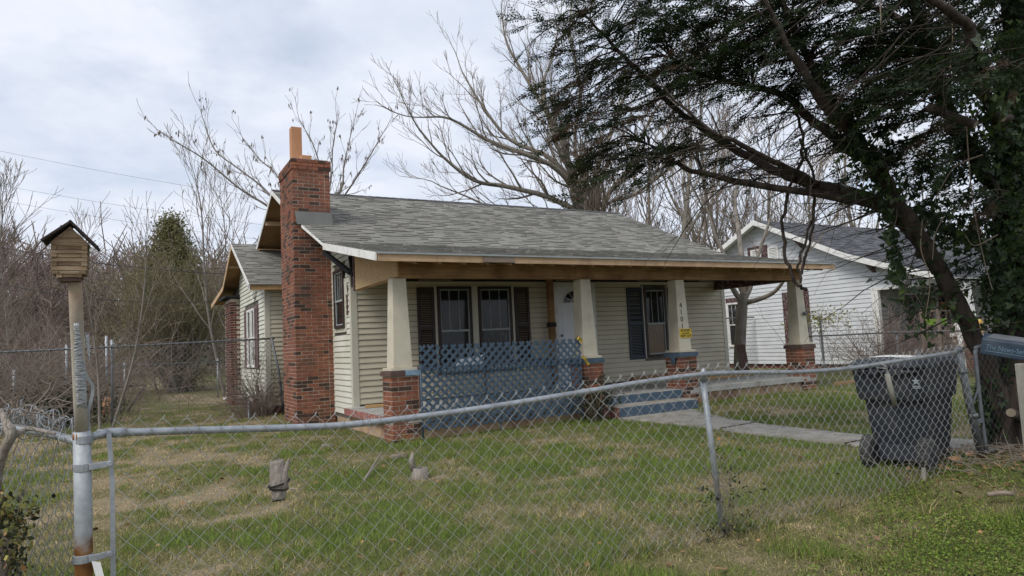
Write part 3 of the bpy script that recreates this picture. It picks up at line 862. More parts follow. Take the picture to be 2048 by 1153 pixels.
def rake(parent, p0, p1, h, w, m, drop=0.0, name='rake_board', side=-1):
    (xa, ya, za), (xb, yb, zb) = p0, p1
    s = w * side
    lo_, hi_ = (s, 0) if s < 0 else (0, s)
    return MB().hexa([(xa + lo_, ya, za - h - drop), (xa + hi_, ya, za - h - drop), (xb + hi_, yb, zb - h - drop), (xb + lo_, yb, zb - h - drop),
                      (xa + lo_, ya, za - drop), (xa + hi_, ya, za - drop), (xb + hi_, yb, zb - drop), (xb + lo_, yb, zb - drop)]).build(name, m, parent, bevel=0.002)


rake(house, (-0.304, -0.442, 2.635), (-0.30, 2.43, 3.20), 0.115, 0.022, M['white'])
rake(house, (-0.302, 2.433, 3.203), (-0.40, 3.64, 3.738), 0.055, 0.02, M['white'])
rake(house, (-0.405, 4.9, 4.298), (-0.405, RIDGE[0], 5.04), 0.10, 0.02, M['white'])
rake(house, (-0.405, RIDGE[0] + 0.003, 5.04), (-0.405, 12.2, 2.63), 0.10, 0.02, M['white'])
for i in range(len(prof) - 1):
    (ya, za), (yb, zb) = prof[i], prof[i + 1]
    rake(house, (XE, ya + 0.002, za), (XE, yb - 0.002, zb), 0.11, 0.02, M['fascia'], side=1)
MB().bar((-0.15, 5.0, 4.24), (-0.15, 6.4, 4.86), 0.09, 0.09).build('lookout', M['fascia'], house)
so = MB()
so.bar((-0.39, 7.6, 4.46), (0.14, 7.6, 4.46), 0.09, 0.09); so.build('lookout', M['fascia'], house)
so = MB(); so.bar((-0.39, 8.72, 3.99), (0.14, 8.72, 3.99), 0.12, 0.03); so.build('lookout', M['fascia'], house)


def shingles(prof, xl, xr, m, parent, expo=0.142, seed=3, name='shingles', wmin=0.11, wmax=0.34, cut=None):
    """Every tab is a small wedge of its own, laid in courses up the slope; joined into one part."""
    rg = np.random.default_rng(seed)
    V, F = [], []
    cum = [0.0]
    for (a, b) in zip(prof[:-1], prof[1:]):
        cum.append(cum[-1] + math.hypot(b[0] - a[0], b[1] - a[1]))

    def pos(s):
        i = 0
        while i < len(prof) - 2 and s > cum[i + 1]: i += 1
        t_ = (s - cum[i]) / (cum[i + 1] - cum[i])
        a, b = prof[i], prof[i + 1]
        d = np.array([b[0] - a[0], b[1] - a[1]]) / (cum[i + 1] - cum[i])
        sg = 1 if d[0] >= 0 else -1
        return a[0] + (b[0] - a[0]) * t_, a[1] + (b[1] - a[1]) * t_, np.array([-d[1] * sg, d[0] * sg])
    s = -0.03
    while s < cum[-1]:
        y0, z0, nn = pos(s)
        y1, z1, n1 = pos(min(s + expo + 0.03, cum[-1]))
        x = xl(y0) - 0.012 - rg.random() * 0.15
        lim0 = xl(y0) - 0.012
        while x < xr:
            w = rg.uniform(wmin, wmax)
            xa, xb = max(x, lim0), min(x + w - 0.002, xr + 0.012)
            x += w
            if xb - xa < 0.01 or (cut and cut(0.5 * (xa + xb), y0)): continue
            tt = 0.009 if rg.random() < 0.5 else 0.021
            tt += rg.uniform(-.0015, .0015)
            b = len(V)
            lo_ = np.array([y0, z0]) + nn * tt; hi_ = np.array([y1, z1]) + n1 * 0.003
            bt = np.array([y0, z0]) + nn * 0.0005
            V += [(xa, *lo_), (xb, *lo_), (xb, *hi_), (xa, *hi_), (xa, *bt), (xb, *bt)]
            F += [(b, b + 1, b + 2, b + 3), (b + 4, b + 5, b + 1, b), (b + 4, b, b + 3, b + 3), (b + 5, b + 2, b + 1, b + 1)]
        s += expo
    V = np.array(V); F = np.array(F)
    me = bpy.data.meshes.new(name)
    me.from_pydata([tuple(v) for v in V], [], [tuple(dict.fromkeys(int(i) for i in f)) for f in F])
    me.materials.append(m)
    return link(name, me, parent, 'stuff')


in_chim = lambda x, y: (-0.6 < x < 0.10 and 3.64 < y < 4.9)
shingles([EAVE, KINK, RIDGE], roof_xl, XE, M['shingle'], roof, cut=in_chim)
shingles([BACK, RIDGE], roof_xl, XE, M['shingle'], roof, expo=0.2, seed=5, wmin=0.3, wmax=0.6, cut=in_chim)
rc = MB()
x = -0.42
while x < XE:
    b = min(x + 0.20, XE + 0.01)
    dzz = 0.012 + RND.uniform(0, .006)
    rc.slab([(x, RIDGE[0] - 0.14, RIDGE[1] - 0.055 + dzz), (b + .03, RIDGE[0] - 0.14, RIDGE[1] - 0.062 + dzz), (b + .03, RIDGE[0], RIDGE[1] + 0.008), (x, RIDGE[0], RIDGE[1] + 0.014)], (0, 0, 0.012))
    rc.slab([(x, RIDGE[0], RIDGE[1] + 0.014), (b + .03, RIDGE[0], RIDGE[1] + 0.008), (b + .03, RIDGE[0] + 0.14, RIDGE[1] - 0.052 + dzz), (x, RIDGE[0] + 0.14, RIDGE[1] - 0.045 + dzz)], (0, 0, 0.012))
    x += 0.205
rc.build('ridge_caps', M['shingle_dark'], roof, kind='stuff')

# ---------------- bricks
cube = MB().box(-.5, .5, -.5, .5, -.5, .5)
BRICK_ME = bpy.data.meshes.new('brick'); BRICK_ME.from_pydata(cube.v, [], cube.f); BRICK_ME.materials.append(M['brick']); BRICK_ME.update()
BLEN, BDEP, BJ, BH, BC = 0.203, 0.0925, 0.010, 0.0577, 0.0677


def ring(x0, x1, y0, y1, z, odd):
    """Boxes of one course round a rectangle in running bond: (kind, box)."""
    def cutl(a, b):
        out = []
        while b - a > 0.03:
            e_ = min(a + BLEN - BJ, b)
            out.append((a, e_)); a = e_ + BJ
        return out
    d = BDEP + BJ
    R_ = []
    fx = (x0 + d, x1 - d) if odd else (x0, x1)
    sy = (y0, y1) if odd else (y0 + d, y1 - d)
    for a, b in cutl(*fx):
        R_.append(('front', (a, b, y0, y0 + BDEP, z, z + BH)))
        R_.append(('back', (a, b, y1 - BDEP, y1, z, z + BH)))
    for a, b in cutl(*sy):
        R_.append(('left', (x0, x0 + BDEP, a, b, z, z + BH)))
        R_.append(('right', (x1 - BDEP, x1, a, b, z, z + BH)))
    return R_


def jit(b, j=0.002):
    dx, dy = RND.uniform(-j, j), RND.uniform(-j, j)
    return (b[0] + dx, b[1] + dx, b[2] + dy, b[3] + dy, b[4], b[5])


def brick_obj(b, parent, name='brick'):
    o = bpy.data.objects.new(name, BRICK_ME)
    COL.objects.link(o)
    o.parent = parent
    off = Vector((0, 0, 0)); p = parent
    while p is not None:
        off += p.location; p = p.parent
    o.location = Vector(((b[0] + b[1]) / 2, (b[2] + b[3]) / 2, (b[4] + b[5]) / 2)) - off
    o.scale = (b[1] - b[0], b[3] - b[2], b[5] - b[4])
    o.rotation_euler.z = RND.uniform(-.006, .006)
    return o


# chimney
CX0, CX1, CY0, CY1 = -0.558, 0.146, 3.655, 4.873
core = MB().box(CX0 + 0.004, CX1 - 0.004, CY0 + 0.004, CY1 - 0.004, -0.1, 5.0)
chim = core.build('chimney', M['mortar'], house)
chim['label'] = 'tall red brick chimney'
rest = MB(); nsolo = 0
for k in range(-1, 74):
    z = k * BC
    g = 0.018 if k >= 71 else 0.0
    for kind_, b in ring(CX0 - g, CX1 + g, CY0 - g, CY1 + g, z, k % 2):
        b = jit(b)
        if kind_ == 'front' and 2 <= k <= 57 and nsolo < 144:
            brick_obj(b, chim); nsolo += 1
        else:
            rest.box(*b)
rest.build('brickwork', M['brick_many'], chim, kind='stuff')
MB().box(CX0 + 0.02, CX1 - 0.02, CY0 + 0.02, CY1 - 0.02, 5.0, 5.022).build('mortar_crown', M['mortar_dirty'], chim)


def flue(x0, x1, y0, y1, z0, z1):
    t_ = 0.022
    mb = MB()
    mb.box(x0, x1, y0, y0 + t_, z0, z1); mb.box(x0, x1, y1 - t_, y1, z0, z1)
    mb.box(x0, x0 + t_, y0 + t_, y1 - t_, z0, z1); mb.box(x1 - t_, x1, y0 + t_, y1 - t_, z0, z1)
    return mb.build('flue_liner', M['terra'], chim, bevel=0.008)


flue(-0.485, -0.285, 4.00, 4.20, 5.022, 5.74)
flue(-0.36, -0.16, 3.76, 3.96, 5.022, 5.12)
fl = MB()
fl.hexa([(CX0 + 0.06, 3.60, 3.735), (CX1 + 0.03, 3.60, 3.735), (CX1 + 0.03, 3.645, 3.76), (CX0 + 0.06, 3.645, 3.76),
         (CX0 + 0.03, 3.628, 3.985), (CX1 + 0.02, 3.628, 3.985), (CX1 + 0.02, 3.645, 3.985), (CX0 + 0.03, 3.645, 3.985)])
fl.build('flashing', M['lead'], chim)

# porch: slab, footing wall, steps, four piers with tapered columns
sb = MB(); sb.box(0.0, 9.19, 0.0, YF, 0.245, ZF - 0.003)
porch = sb.build('porch_floor', M['floor'], house, bevel=0.006)
pe = MB(); pe.box(-0.035, -0.002, 0.40, YF + 0.0, 0.235, ZF - 0.01); pe.build('slab_edge', M['red_edge'], porch)
pf = MB(); pf.box(0.06, 9.12, 0.07, YF, -0.1, 0.244); pf.build('porch_footing', M['found'], porch)
st = MB(); st.box(3.70, 5.42, -0.022, -0.002, 0.20, ZF - 0.012); st.build('riser', M['blue'], porch)
st = MB(); st.box(3.66, 5.40, -0.42, -0.024, -0.05, 0.20); step = st.build('step', M['concrete'], porch, bevel=0.012)
st = MB(); st.box(3.67, 5.39, -0.436, -0.422, 0.035, 0.185); st.build('riser', M['blue'], step)
st = MB(); st.box(3.645, 3.658, -0.436, -0.03, 0.02, 0.19); st.build('step_end', M['red_edge'], step)
st = MB(); st.box(3.62, 5.52, -0.72, -0.44, -0.05, 0.036); st.build('step_pad', M['concrete'], porch, bevel=0.012)
PIER = 0.397
for i, px in enumerate((0.0, 3.32, 5.459, 8.789)):
    zb = -0.02
    gb = MB().box(px + 0.004, px + PIER - 0.004, 0.004, PIER - 0.004, -0.08, 0.92).build('porch_pier', M['mortar'], house)
    rest = MB()
    for k in range(-1, 14):
        z = 0.922 - (14 - k) * BC - 0.004
        for kind_, b in ring(px, px + PIER, 0.0, PIER, z, (k + i) % 2):
            b = jit(b, 0.0015)
            if kind_ in ('front', 'left') and k >= 1:
                brick_obj(b, gb)
            else:
                rest.box(*b)
    rest.build('brickwork', M['brick_many'], gb, kind='stuff')
    capm = M['brown'] if i in (0, 3) else M['blue']
    o = 0.026
    if i == 0:
        cp = MB().box(px - o, px + 0.20, -o, PIER + o, 0.922, 0.995).build('cap_board', capm, gb, bevel=0.004)
        cp = MB().box(px + 0.203, px + PIER + o, -o, PIER + o, 0.925, 1.0).build('cap_board', M['blue_pale'], gb, bevel=0.004)
        cp['label'] = 'pale blue end of the cap'
    else:
        MB().box(px - o, px + PIER + o, -o, PIER + o, 0.922, 0.995).build('cap_board', capm, gb, bevel=0.004)
    c = px + PIER / 2; cy_ = PIER / 2
    pl = MB().box(c - 0.195, c + 0.195, cy_ - 0.195, cy_ + 0.195, 1.0015, 1.042)
    col = pl.build('porch_column', M['cream'], house, bevel=0.004)
    a, b_ = 0.145, 0.103
    MB().hexa([(c - a, cy_ - a, 1.043), (c + a, cy_ - a, 1.043), (c + a, cy_ + a, 1.043), (c - a, cy_ + a, 1.043),
               (c - b_, cy_ - b_, 2.340), (c + b_, cy_ - b_, 2.340), (c + b_, cy_ + b_, 2.340), (c - b_, cy_ + b_, 2.340)]).build('shaft', M['cream'], col, bevel=0.005)
    if i == 2:
        third_col, third_c = col, c
        # faucet-like blue bracket on the pier
        bk = MB(); bk.box(px - 0.045, px - 0.026, 0.06, 0.25, 0.90, 0.97); bk.box(px - 0.05, px - 0.03, 0.10, 0.20, 0.80, 0.90)
        bk.box(px - 0.065, px - 0.05, 0.12, 0.18, 0.84, 0.93)
        bk.build('bracket', M['blue'], gb, bevel=0.004)
    if i == 3:
        lp = MB(); lp.tube([(c + 0.03, cy_ - 0.135, 1.64), (c + 0.03, cy_ - 0.17, 1.64), (c + 0.03, cy_ - 0.21, 1.62)], [0.03, 0.045, 0.03], 10)
        lp.build('lamp_holder', M['galv_dark'], col, smooth=True)


def text_obj(s, size, loc, rot, m, parent, name, ext=0.0015, align='CENTER', off=0.0, sx=1.0):
    cu = bpy.data.curves.new(name, 'FONT')
    cu.body = s; cu.size = size; cu.extrude = ext; cu.align_x = align; cu.align_y = 'CENTER'; cu.offset = off
    cu.materials.append(m)
    o = bpy.data.objects.new(name, cu)
    COL.objects.link(o)
    p = parent; o_ = Vector((0, 0, 0))
    while p is not None:
        o_ += p.location; p = p.parent
    o.parent = parent
    o.location = Vector(loc) - o_
    o.rotation_euler = rot
    o.scale.x = sx
    bpy.context.view_layer.update()
    dg = bpy.context.evaluated_depsgraph_get()
    me = bpy.data.meshes.new_from_object(o.evaluated_get(dg))
    o2 = bpy.data.objects.new('tmp', me)
    COL.objects.link(o2)
    o2.parent = o.parent; o2.location = o.location; o2.rotation_euler = o.rotation_euler; o2.scale = o.scale
    bpy.data.objects.remove(o)
    o2.name = name
    return o2


# the numbers on the third column (its front face leans back with the taper)
lean = math.atan2(0.145 - 0.103, 2.34 - 1.043)
fy = lambda z: PIER / 2 - (0.145 + (0.103 - 0.145) * (z - 1.043) / (2.340 - 1.043))
for ch, z in zip('4101', (1.86, 1.735, 1.605, 1.475)):
    text_obj(ch, 0.135, (third_c - 0.03, fy(z) - 0.004, z), (math.pi / 2 - lean, 0, 0), M['black'], third_col, 'house_number')
# keep-out sign screwed to the column
zc_ = 1.345
sg = empty('warning_sign', (third_c, fy(zc_), zc_), 'small yellow posted keep out sign below the house number on a cream column', 'sign')
SX0, SX1 = third_c - 0.115, third_c + 0.17
MB().hexa([(SX0, fy(1.265) - 0.010, 1.265), (SX1, fy(1.265) - 0.010, 1.262), (SX1, fy(1.265) - 0.003, 1.262), (SX0, fy(1.265) - 0.003, 1.265),
           (SX0, fy(1.43) - 0.010, 1.43), (SX1, fy(1.43) - 0.010, 1.427), (SX1, fy(1.43) - 0.003, 1.427), (SX0, fy(1.43) - 0.003, 1.43)]).build('plate', M['yellow'], sg)
mx_ = (SX0 + SX1) / 2
for s, size, z in (('POSTED', 0.062, 1.392), ('NO TRESPASSING', 0.024, 1.346), ('KEEP OUT', 0.056, 1.300)):
    text_obj(s, size, (mx_, fy(z) - 0.0115, z), (math.pi / 2 - lean, 0, 0), M['black'], sg, 'lettering', off=0.0012)
bdr = MB()
for (a, b, p, q) in ((SX0 + .012, SX1 - .012, 1.417, 1.419), (SX0 + .012, SX1 - .012, 1.272, 1.274), (SX0 + .012, SX0 + .014, 1.274, 1.417), (SX1 - .014, SX1 - .012, 1.274, 1.417)):
    bdr.hexa([(a, fy(p) - .0112, p), (b, fy(p) - .0112, p), (b, fy(p) - .0102, p), (a, fy(p) - .0102, p), (a, fy(q) - .0112, q), (b, fy(q) - .0112, q), (b, fy(q) - .0102, q), (a, fy(q) - .0102, q)])
bdr.build('border', M['black'], sg)

# ---------------- the side wing
EX, EYF, EYB = -0.58, 6.66, 10.72
ER_PROF = [(6.36, 2.875), (9.30, 4.215), (11.25, 3.30), (14.4, 3.02)]
erz = lambda y: float(np.interp(y, [p[0] for p in ER_PROF], [p[1] for p in ER_PROF]))
wing = MB()
yy = [EYF, 9.3, EYB, 12.4]
for ya, yb in zip(yy[:-1], yy[1:]):
    wing.hexa([(EX, ya, 0.14), (XL, ya, 0.14), (XL, yb, 0.14), (EX, yb, 0.14), (EX, ya, erz(ya) - 0.05), (XL, ya, erz(ya) - 0.05), (XL, yb, erz(yb) - 0.05), (EX, yb, erz(yb) - 0.05)])
wing_wall = wing.build('wing_wall', M['backing'], house)
HOLES_W = [(7.55, 9.75, 0.98, 2.52)]
k = 0
while 0.17 + k * LAP < 4.1:
    z0 = 0.17 + k * LAP; z1 = z0 + LAP + 0.002
    def span(z):
        z = z + 0.06
        y0 = EYF if z < erz(EYF) else float(np.interp(z, [2.875, 4.215], [6.36, 9.30]))
        y1 = EYB if z < erz(EYB) else float(np.interp(-z, [-4.215, -3.30], [9.30, 11.25]))
        return y0, y1
    (a0, a1), (b0, b1) = span(z0), span(z1)
    for s0, s1 in cut_spans(a0 + 0.08 * (z0 < 2.8), a1, z0, z1, HOLES_W):
        if s1 - s0 > 0.05 and b1 > b0:
            plank_mesh('-x', s0, s1, EX - 0.001, z0, z1, a0t=max(s0, b0), a1t=min(s1, b1)).build('siding_plank', M['siding_pale'], wing_wall)
    if z1 < 2.86:
        plank_mesh('-y', EX + 0.08, XL - 0.03, EYF - 0.001, z0, z1).build('siding_plank', M['siding'], wing_wall)
    k += 1
wt = MB(); wt.box(EX - 0.022, EX + 0.085, EYF - 0.025, EYF - 0.003, 0.15, 2.86); wt.box(EX - 0.022, EX - 0.003, EYF - 0.001, EYF + 0.08, 0.15, 2.92)
wt.build('corner_trim', M['trim'], house)
fd = MB(); fd.box(EX + 0.02, XL, EYF + 0.02, 12.3, -0.1, 0.138); fd.build('foundation', M['brick_dark'], house)
for (a0, a1, nm) in ((8.10, 8.60, 0), (8.68, 9.28, 1)):
    window(house, '-x', EX, a0, a1, 1.02, 2.47, M['white'], zm=1.75, lights=1, sash='white', upper='curtain' if nm else 'glass')
shutter(house, '-x', EX, 7.62, 8.04, 1.0, 2.50, M['shutter_mauve'], 'faded brown shutter')
shutter(house, '-x', EX, 9.34, 9.72, 1.0, 2.50, M['shutter_mauve'], 'faded brown shutter')
mtb = MB(); mtb.box(EX - 0.03, EX - 0.018, 7.62, 7.95, 0.35, 0.62); mtb.build('vent_cover', M['shutter_mauve'], house)
# second chimney stub at the wing's far end
SX0_, SY0_, SY1_ = -0.84, 10.73, 11.95
c2 = MB().box(SX0_ + 0.004, EX - 0.002, SY0_ + 0.004, SY1_ - 0.004, -0.1, 2.9).build('wing_chimney', M['mortar'], house)
rest = MB()
for k in range(0, 42):
    for kind_, b in ring(SX0_, EX - 0.002, SY0_, SY1_, -0.02 + k * BC, k % 2):
        if kind_ in ('front', 'left'): rest.box(*jit(b))
rest.build('brickwork', M['brick_dark'], c2, kind='stuff')
MB().box(SX0_ - 0.15, EX - 0.003, 10.6, 12.1, 2.925, 2.985).build('sagging_felt', M['tar'], house)
# wing roof
dk = MB()
WX = -0.95
for (ya, za), (yb, zb) in zip(ER_PROF[:-1], ER_PROF[1:]):
    dk.hexa([(WX, ya, za - 0.03), (XL, ya, za - 0.03), (XL, yb, zb - 0.03), (WX, yb, zb - 0.03), (WX, ya, za), (XL, ya, za), (XL, yb, zb), (WX, yb, zb)])
wroof = dk.build('wing_roof', M['ply'], house)
shingles(ER_PROF[:2], lambda y: WX, XL, M['shingle'], wroof, seed=8)
shingles(ER_PROF[:1:-1] + [ER_PROF[1]], lambda y: WX, XL, M['shingle'], wroof, seed=9, expo=0.2)
rake(house, (WX - 0.002, 6.335, 2.865), (WX - 0.002, 9.30, 4.213), 0.09, 0.022, M['white'], drop=0.012)
rake(house, (WX - 0.002, 9.303, 4.213), (WX - 0.002, 11.25, 3.30), 0.13, 0.022, M['fascia'], drop=0.012)
rake(house, (WX - 0.002, 11.253, 3.30), (WX - 0.002, 14.4, 3.02), 0.13, 0.022, M['fascia'], drop=0.012)
MB().box(WX + 0.0, XL, 6.34, 6.36, 2.745, 2.862).build('fascia_board', M['pine'], house, bevel=0.003)
MB().box(WX - 0.024, WX - 0.0025, 6.325, 6.42, 2.735, 2.862).build('fascia_board', M['white'], house, bevel=0.003)
dp = MB(); dp.box(WX - 0.025, XL, 6.31, 6.37, 2.864, 2.872); dp.build('drip_edge', M['drip'], house)
for y in (7.6, 8.5, 10.2):
    lk = MB(); lk.bar((WX + 0.02, y, erz(y) - 0.075), (EX, y, erz(y) - 0.075), 0.05, 0.07); lk.build('lookout', M['fascia'], house)
cb = MB(); cb.tube([(EX - 0.03, 8.05, 2.52), (EX - 0.035, 7.95, 2.75), (EX - 0.03, 7.9, 2.88), (EX - 0.05, 8.05, 2.86), (EX - 0.04, 8.2, 2.75), (EX - 0.04, 7.85, 2.65), (EX - 0.03, 7.6, 2.9)], 0.008, 5)
cb.build('service_cable', M['cable'], house)


# ================================================================== CHAIN LINK
def chainlink(p0, p1, ztop, zbot, h, r, name, m, parent, n=4, seed=1, depth=0.006, bulge=None, tops=True):
    """Woven wire from p0 to p1 (x, y): every wire zig-zags down between two columns of knots."""
    rg = np.random.default_rng(seed)
    p0 = np.array(p0, float); p1 = np.array(p1, float)
    Ln = np.linalg.norm(p1 - p0); d = (p1 - p0) / Ln; nn = np.array([d[1], -d[0]])
    cols = int(Ln / h)
    polys = []
    for i in range(cols):
        pts = []
        u_mid = (i + .5) * h
        zt, zb = ztop(u_mid), zbot(u_mid)
        rows = int(round((zt - zb) / h))
        if rows < 2: continue
        for k in range(rows + 1):
            s_ = (k + i) % 2
            uu = (i + s_) * h
            z = zt - k * (zt - zb) / rows
            w = depth * (1 if s_ else -1) + 0.004 * math.sin(uu * 3.1 + z * 4)
            if bulge: w += bulge(uu, z)
            p = p0 + d * uu + nn * w
            pts.append((p[0], p[1], z + rg.uniform(-.0015, .0015)))
        if tops:
            a = pts[0]
            pts.insert(0, (a[0] + d[0] * 0.006, a[1] + d[1] * 0.006, a[2] + 0.012))
        polys.append((pts, r))
    V, F = tubes_mesh(polys, n)
    return mesh_np(name, V, F, m, parent, smooth=True, kind='stuff')


# ---- the front fence: rail measured along its sagging line, all on one line parallel to the house
FY = -5.95
RAIL = [(-3.33, 1.034), (-2.944, 1.006), (-2.517, .975), (-2.28, .964), (-1.889, .968), (-1.449, .984), (-0.768, 1.022), (-0.379, 1.043),
        (0.093, 1.056), (0.517, 1.040), (1.035, 1.012), (1.616, 1.004), (2.274, 1.026), (3.15, 1.060)]
rx = [p[0] for p in RAIL]; rz = [p[1] for p in RAIL]
ff = empty('chain_link_fence', (-3.354, FY, 0), 'near galvanised chain link fence with a sagging top rail across the front lawn', 'fence')
rail_pts = spline([(x, FY, z) for x, z in RAIL], 5)
MB().tube(rail_pts, 0.0165, 10).build('top_rail', M['galv'], ff, smooth=True)
HD = 0.0455
chainlink((-3.27, FY - 0.026), (3.26, FY - 0.026), lambda u: float(np.interp(-3.27 + u, rx, rz)) + 0.058, lambda u: float(gz(-3.27 + u, FY)) + 0.005, HD, 0.0017,
          'wire_mesh', M['wire'], ff, n=5, seed=4)
# line post
pb = MB(); pb.tube([(0.10, FY + 0.03, 1.035), (0.14, FY + 0.03, 0.55), (0.19, FY + 0.03, -0.1)], 0.0205, 12)
po = pb.build('line_post', M['galv'], ff, smooth=True)
cp = MB(); cp.tube([(0.10, FY + 0.025, 1.01), (0.10, FY + 0.022, 1.06), (0.099, FY + 0.015, 1.082), (0.099, FY + 0.012, 1.095)], [0.024, 0.026, 0.015, 0.004], 12)
cp.build('post_cap', M['galv'], po, smooth=True)
# the corner post: a sleeve of wide pipe
cpz = [(-3.383, -5.70, 1.0), (-3.383, -5.70, 0.43), (-3.38, -5.70, -0.1)]
PA = (-3.375, -5.97)
pst = MB(); pst.tube([(PA[0] - 0.006, PA[1], 1.048), (PA[0], PA[1], 0.72), (PA[0] + 0.008, PA[1], -0.1)], 0.032, 16)
cpost = pst.build('corner_post', M['rusting'], ff, smooth=True)
def band(z, tail=True):
    b = MB(); b.tube([(PA[0], PA[1], z - 0.016), (PA[0], PA[1], z + 0.016)], 0.0355, 16)
    if tail:
        b.bar((PA[0] + 0.02, PA[1] - 0.031, z), (PA[0] + 0.098, PA[1] - 0.024, z + 0.005), 0.004, 0.026)
        b.tube([(PA[0] + 0.092, PA[1] - 0.034, z + 0.005), (PA[0] + 0.092, PA[1] - 0.016, z + 0.005)], 0.011, 8)
    b.build('brace_band', M['galv'], ff, bevel=0.002)


band(1.016, False); band(0.906); band(0.548)
rc_ = MB(); rc_.tube([(PA[0] + 0.028, PA[1] + 0.005, 1.020), (-3.325, FY - 0.002, 1.028), (-3.29, FY, 1.03)], [0.015, 0.017, 0.021], 10); rc_.tube([(-3.292, FY, 1.031), (-3.225, FY, 1.027)], 0.0205, 10)
rc_.build('rail_end_cup', M['galv'], ff, smooth=True)
tb = MB(); tb.prism([(-0.009, -0.003, 0), (0.009, -0.003, 0), (0.009, 0.003, 0), (-0.009, 0.003, 0)], (-3.287, FY - 0.026, 1.035), (-3.275, FY - 0.026, 0.84))
tb.prism([(-0.009, -0.003, 0), (0.009, -0.003, 0), (0.009, 0.003, 0), (-0.009, 0.003, 0)], (-3.275, FY - 0.026, 0.84), (-3.268, FY - 0.028, 0.02))
tb.build('tension_bar', M['galv'], ff)
tp = MB(); tp.slab([(-3.345, FY - 0.058, 0.54), (-3.315, FY - 0.058, 0.53), (-3.285, FY - 0.07, 0.40), (-3.315, FY - 0.07, 0.41)], (0, 0.002, -0.001))
tp.build('white_strap', M['white'], ff)
for x in (-3.0, -2.2, -0.9, -0.15, 0.75, 1.6, 2.55):
    z = float(np.interp(x, rx, rz))
    w = MB(); w.tube([(x + 0.021 * math.sin(a) * .25 + 0.004 * a, FY + 0.021 * math.cos(a), z + 0.021 * math.sin(a)) for a in np.linspace(0.3, 7.2, 14)], 0.0018, 5)
    w.build('tie_wire', M['wire'], ff)
# leaning gate post
gp = MB(); gp.tube([(3.155, FY, 1.075), (3.28, FY + 0.02, 0.62), (3.44, FY + 0.03, 0.0)], 0.031, 14)
gpo = gp.build('gate_post', M['galv_dark'], ff, smooth=True)
gc = MB(); gc.tube([(3.158, FY, 1.06), (3.152, FY, 1.09), (3.15, FY, 1.105)], [0.037, 0.036, 0.012], 12)
for t_ in (0.18, 0.55):
    x = 3.155 + (3.44 - 3.155) * t_; z = 1.075 * (1 - t_)
    gc.tube([(x, FY + .01, z + 0.016), (x + 0.006, FY + .01, z - 0.016)], 0.037, 12)
gc.build('post_fittings', M['galv_dark'], gpo, smooth=True)

# ---- the gate beyond the leaning post, half hidden by the cedar
gt = empty('metal_gate', (3.55, FY + 0.05, 0), 'weathered tubular garden gate with rounded corner between leaning post and cedar trunk', 'gate')
gx0, gx1 = 3.505, 4.33
g = MB(); gpts = [(gx0 + 0.02, FY + .04, 0.14), (gx0, FY + .04, 0.5), (gx0, FY + .04, 0.98), (gx0 + 0.02, FY + .04, 1.05), (gx0 + 0.09, FY + .04, 1.085), (gx1 - 0.09, FY + .04, 1.085), (gx1 - .02, FY + .04, 1.05), (gx1, FY + .04, 0.98), (gx1, FY + .04, 0.14)]
g.tube(spline(gpts, 4), 0.0175, 10); g.build('gate_frame', M['galv_dark'], gt, smooth=True)
g = MB(); g.tube([(gx0, FY + .04, 0.14), (gx1, FY + .04, 0.14)], 0.0165, 8); g.build('bottom_rail', M['galv_dark'], gt, smooth=True)
chainlink((gx0 + 0.01, FY + .03), (gx1, FY + .03), lambda u: 1.07, lambda u: 0.13, HD, 0.0011, 'wire_mesh', M['galv_dark'], gt, n=3, seed=8)
hg = MB(); hg.bar((3.37, FY + .03, 0.42), (gx0 + 0.01, FY + .04, 0.42), 0.03, 0.03); hg.build('hinge', M['galv_dark'], gt)
hg = MB(); hg.bar((3.33, FY + .03, 0.55), (gx0 + 0.01, FY + .04, 0.72), 0.008, 0.02); hg.build('latch', M['galv_dark'], gt)

# ---- fence going back from the corner post on the near side (leans, mesh crumpled over its rail)
sf = empty('chain_link_fence', (-3.42, -5.95, 0), 'dark rusting chain link fence at the corner post, its mesh crumpled over the rail', 'fence')
B0 = np.array([PA[0], PA[1]]); B1 = B0 + np.array([-.5, .866]) * 3.6
dB = (B1 - B0) / np.linalg.norm(B1 - B0)
rl = MB(); rl.tube(spline([(B0[0], B0[1], 1.0), (*(B0 + dB * 0.4), 1.04), (*(B0 + dB * 1.2), 1.06), (*(B0 + dB * 2.5), 1.06), (*B1, 1.06)], 5), 0.0175, 8)
rl.build('top_rail', M['galv'], sf, smooth=True)
chainlink(B0 + dB * 0.03, B1, lambda u: 1.0 + min(u, .5) * .1 + 0.02 * math.sin(u * 9) * math.sin(u * 3.3), lambda u: 0.02, 0.036, 0.0019, 'wire_mesh', M['galv'], sf, n=4, seed=14, depth=0.016,
          bulge=lambda u, z: 0.02 * math.sin(u * 2.2 + z * 3))
cr = []
for i in range(46):
    u = 0.06 + i * 0.022
    p = B0 + dB * u
    a = RND.uniform(0.03, 0.075)
    pts = [(p[0] + RND.uniform(-.02, .02), p[1] + RND.uniform(-.03, .03), 1.0 + min(u, .5) * .1 + RND.uniform(-.01, .03))]
    for k in range(4):
        q = pts[-1]
        pts.append((q[0] - dB[0] * 0.02 + RND.uniform(-.03, .03), q[1] + RND.uniform(-.035, .035), 1.04 + min(u, .5) * .1 + a * math.sin(k + RND.uniform(0, 2))))
    cr.append((spline(pts, 3), 0.0019))
V, F = tubes_mesh(cr, 4); mesh_np('crumpled_wire', V, F, M['galv'], sf, smooth=True, kind='stuff')
for u in (2.1, 3.7):
    p = B0 + dB * u
    q = MB(); q.tube([(p[0], p[1], 1.03), (p[0], p[1], -.1)], 0.024, 10); q.build('line_post', M['galv_dark'], sf, smooth=True)

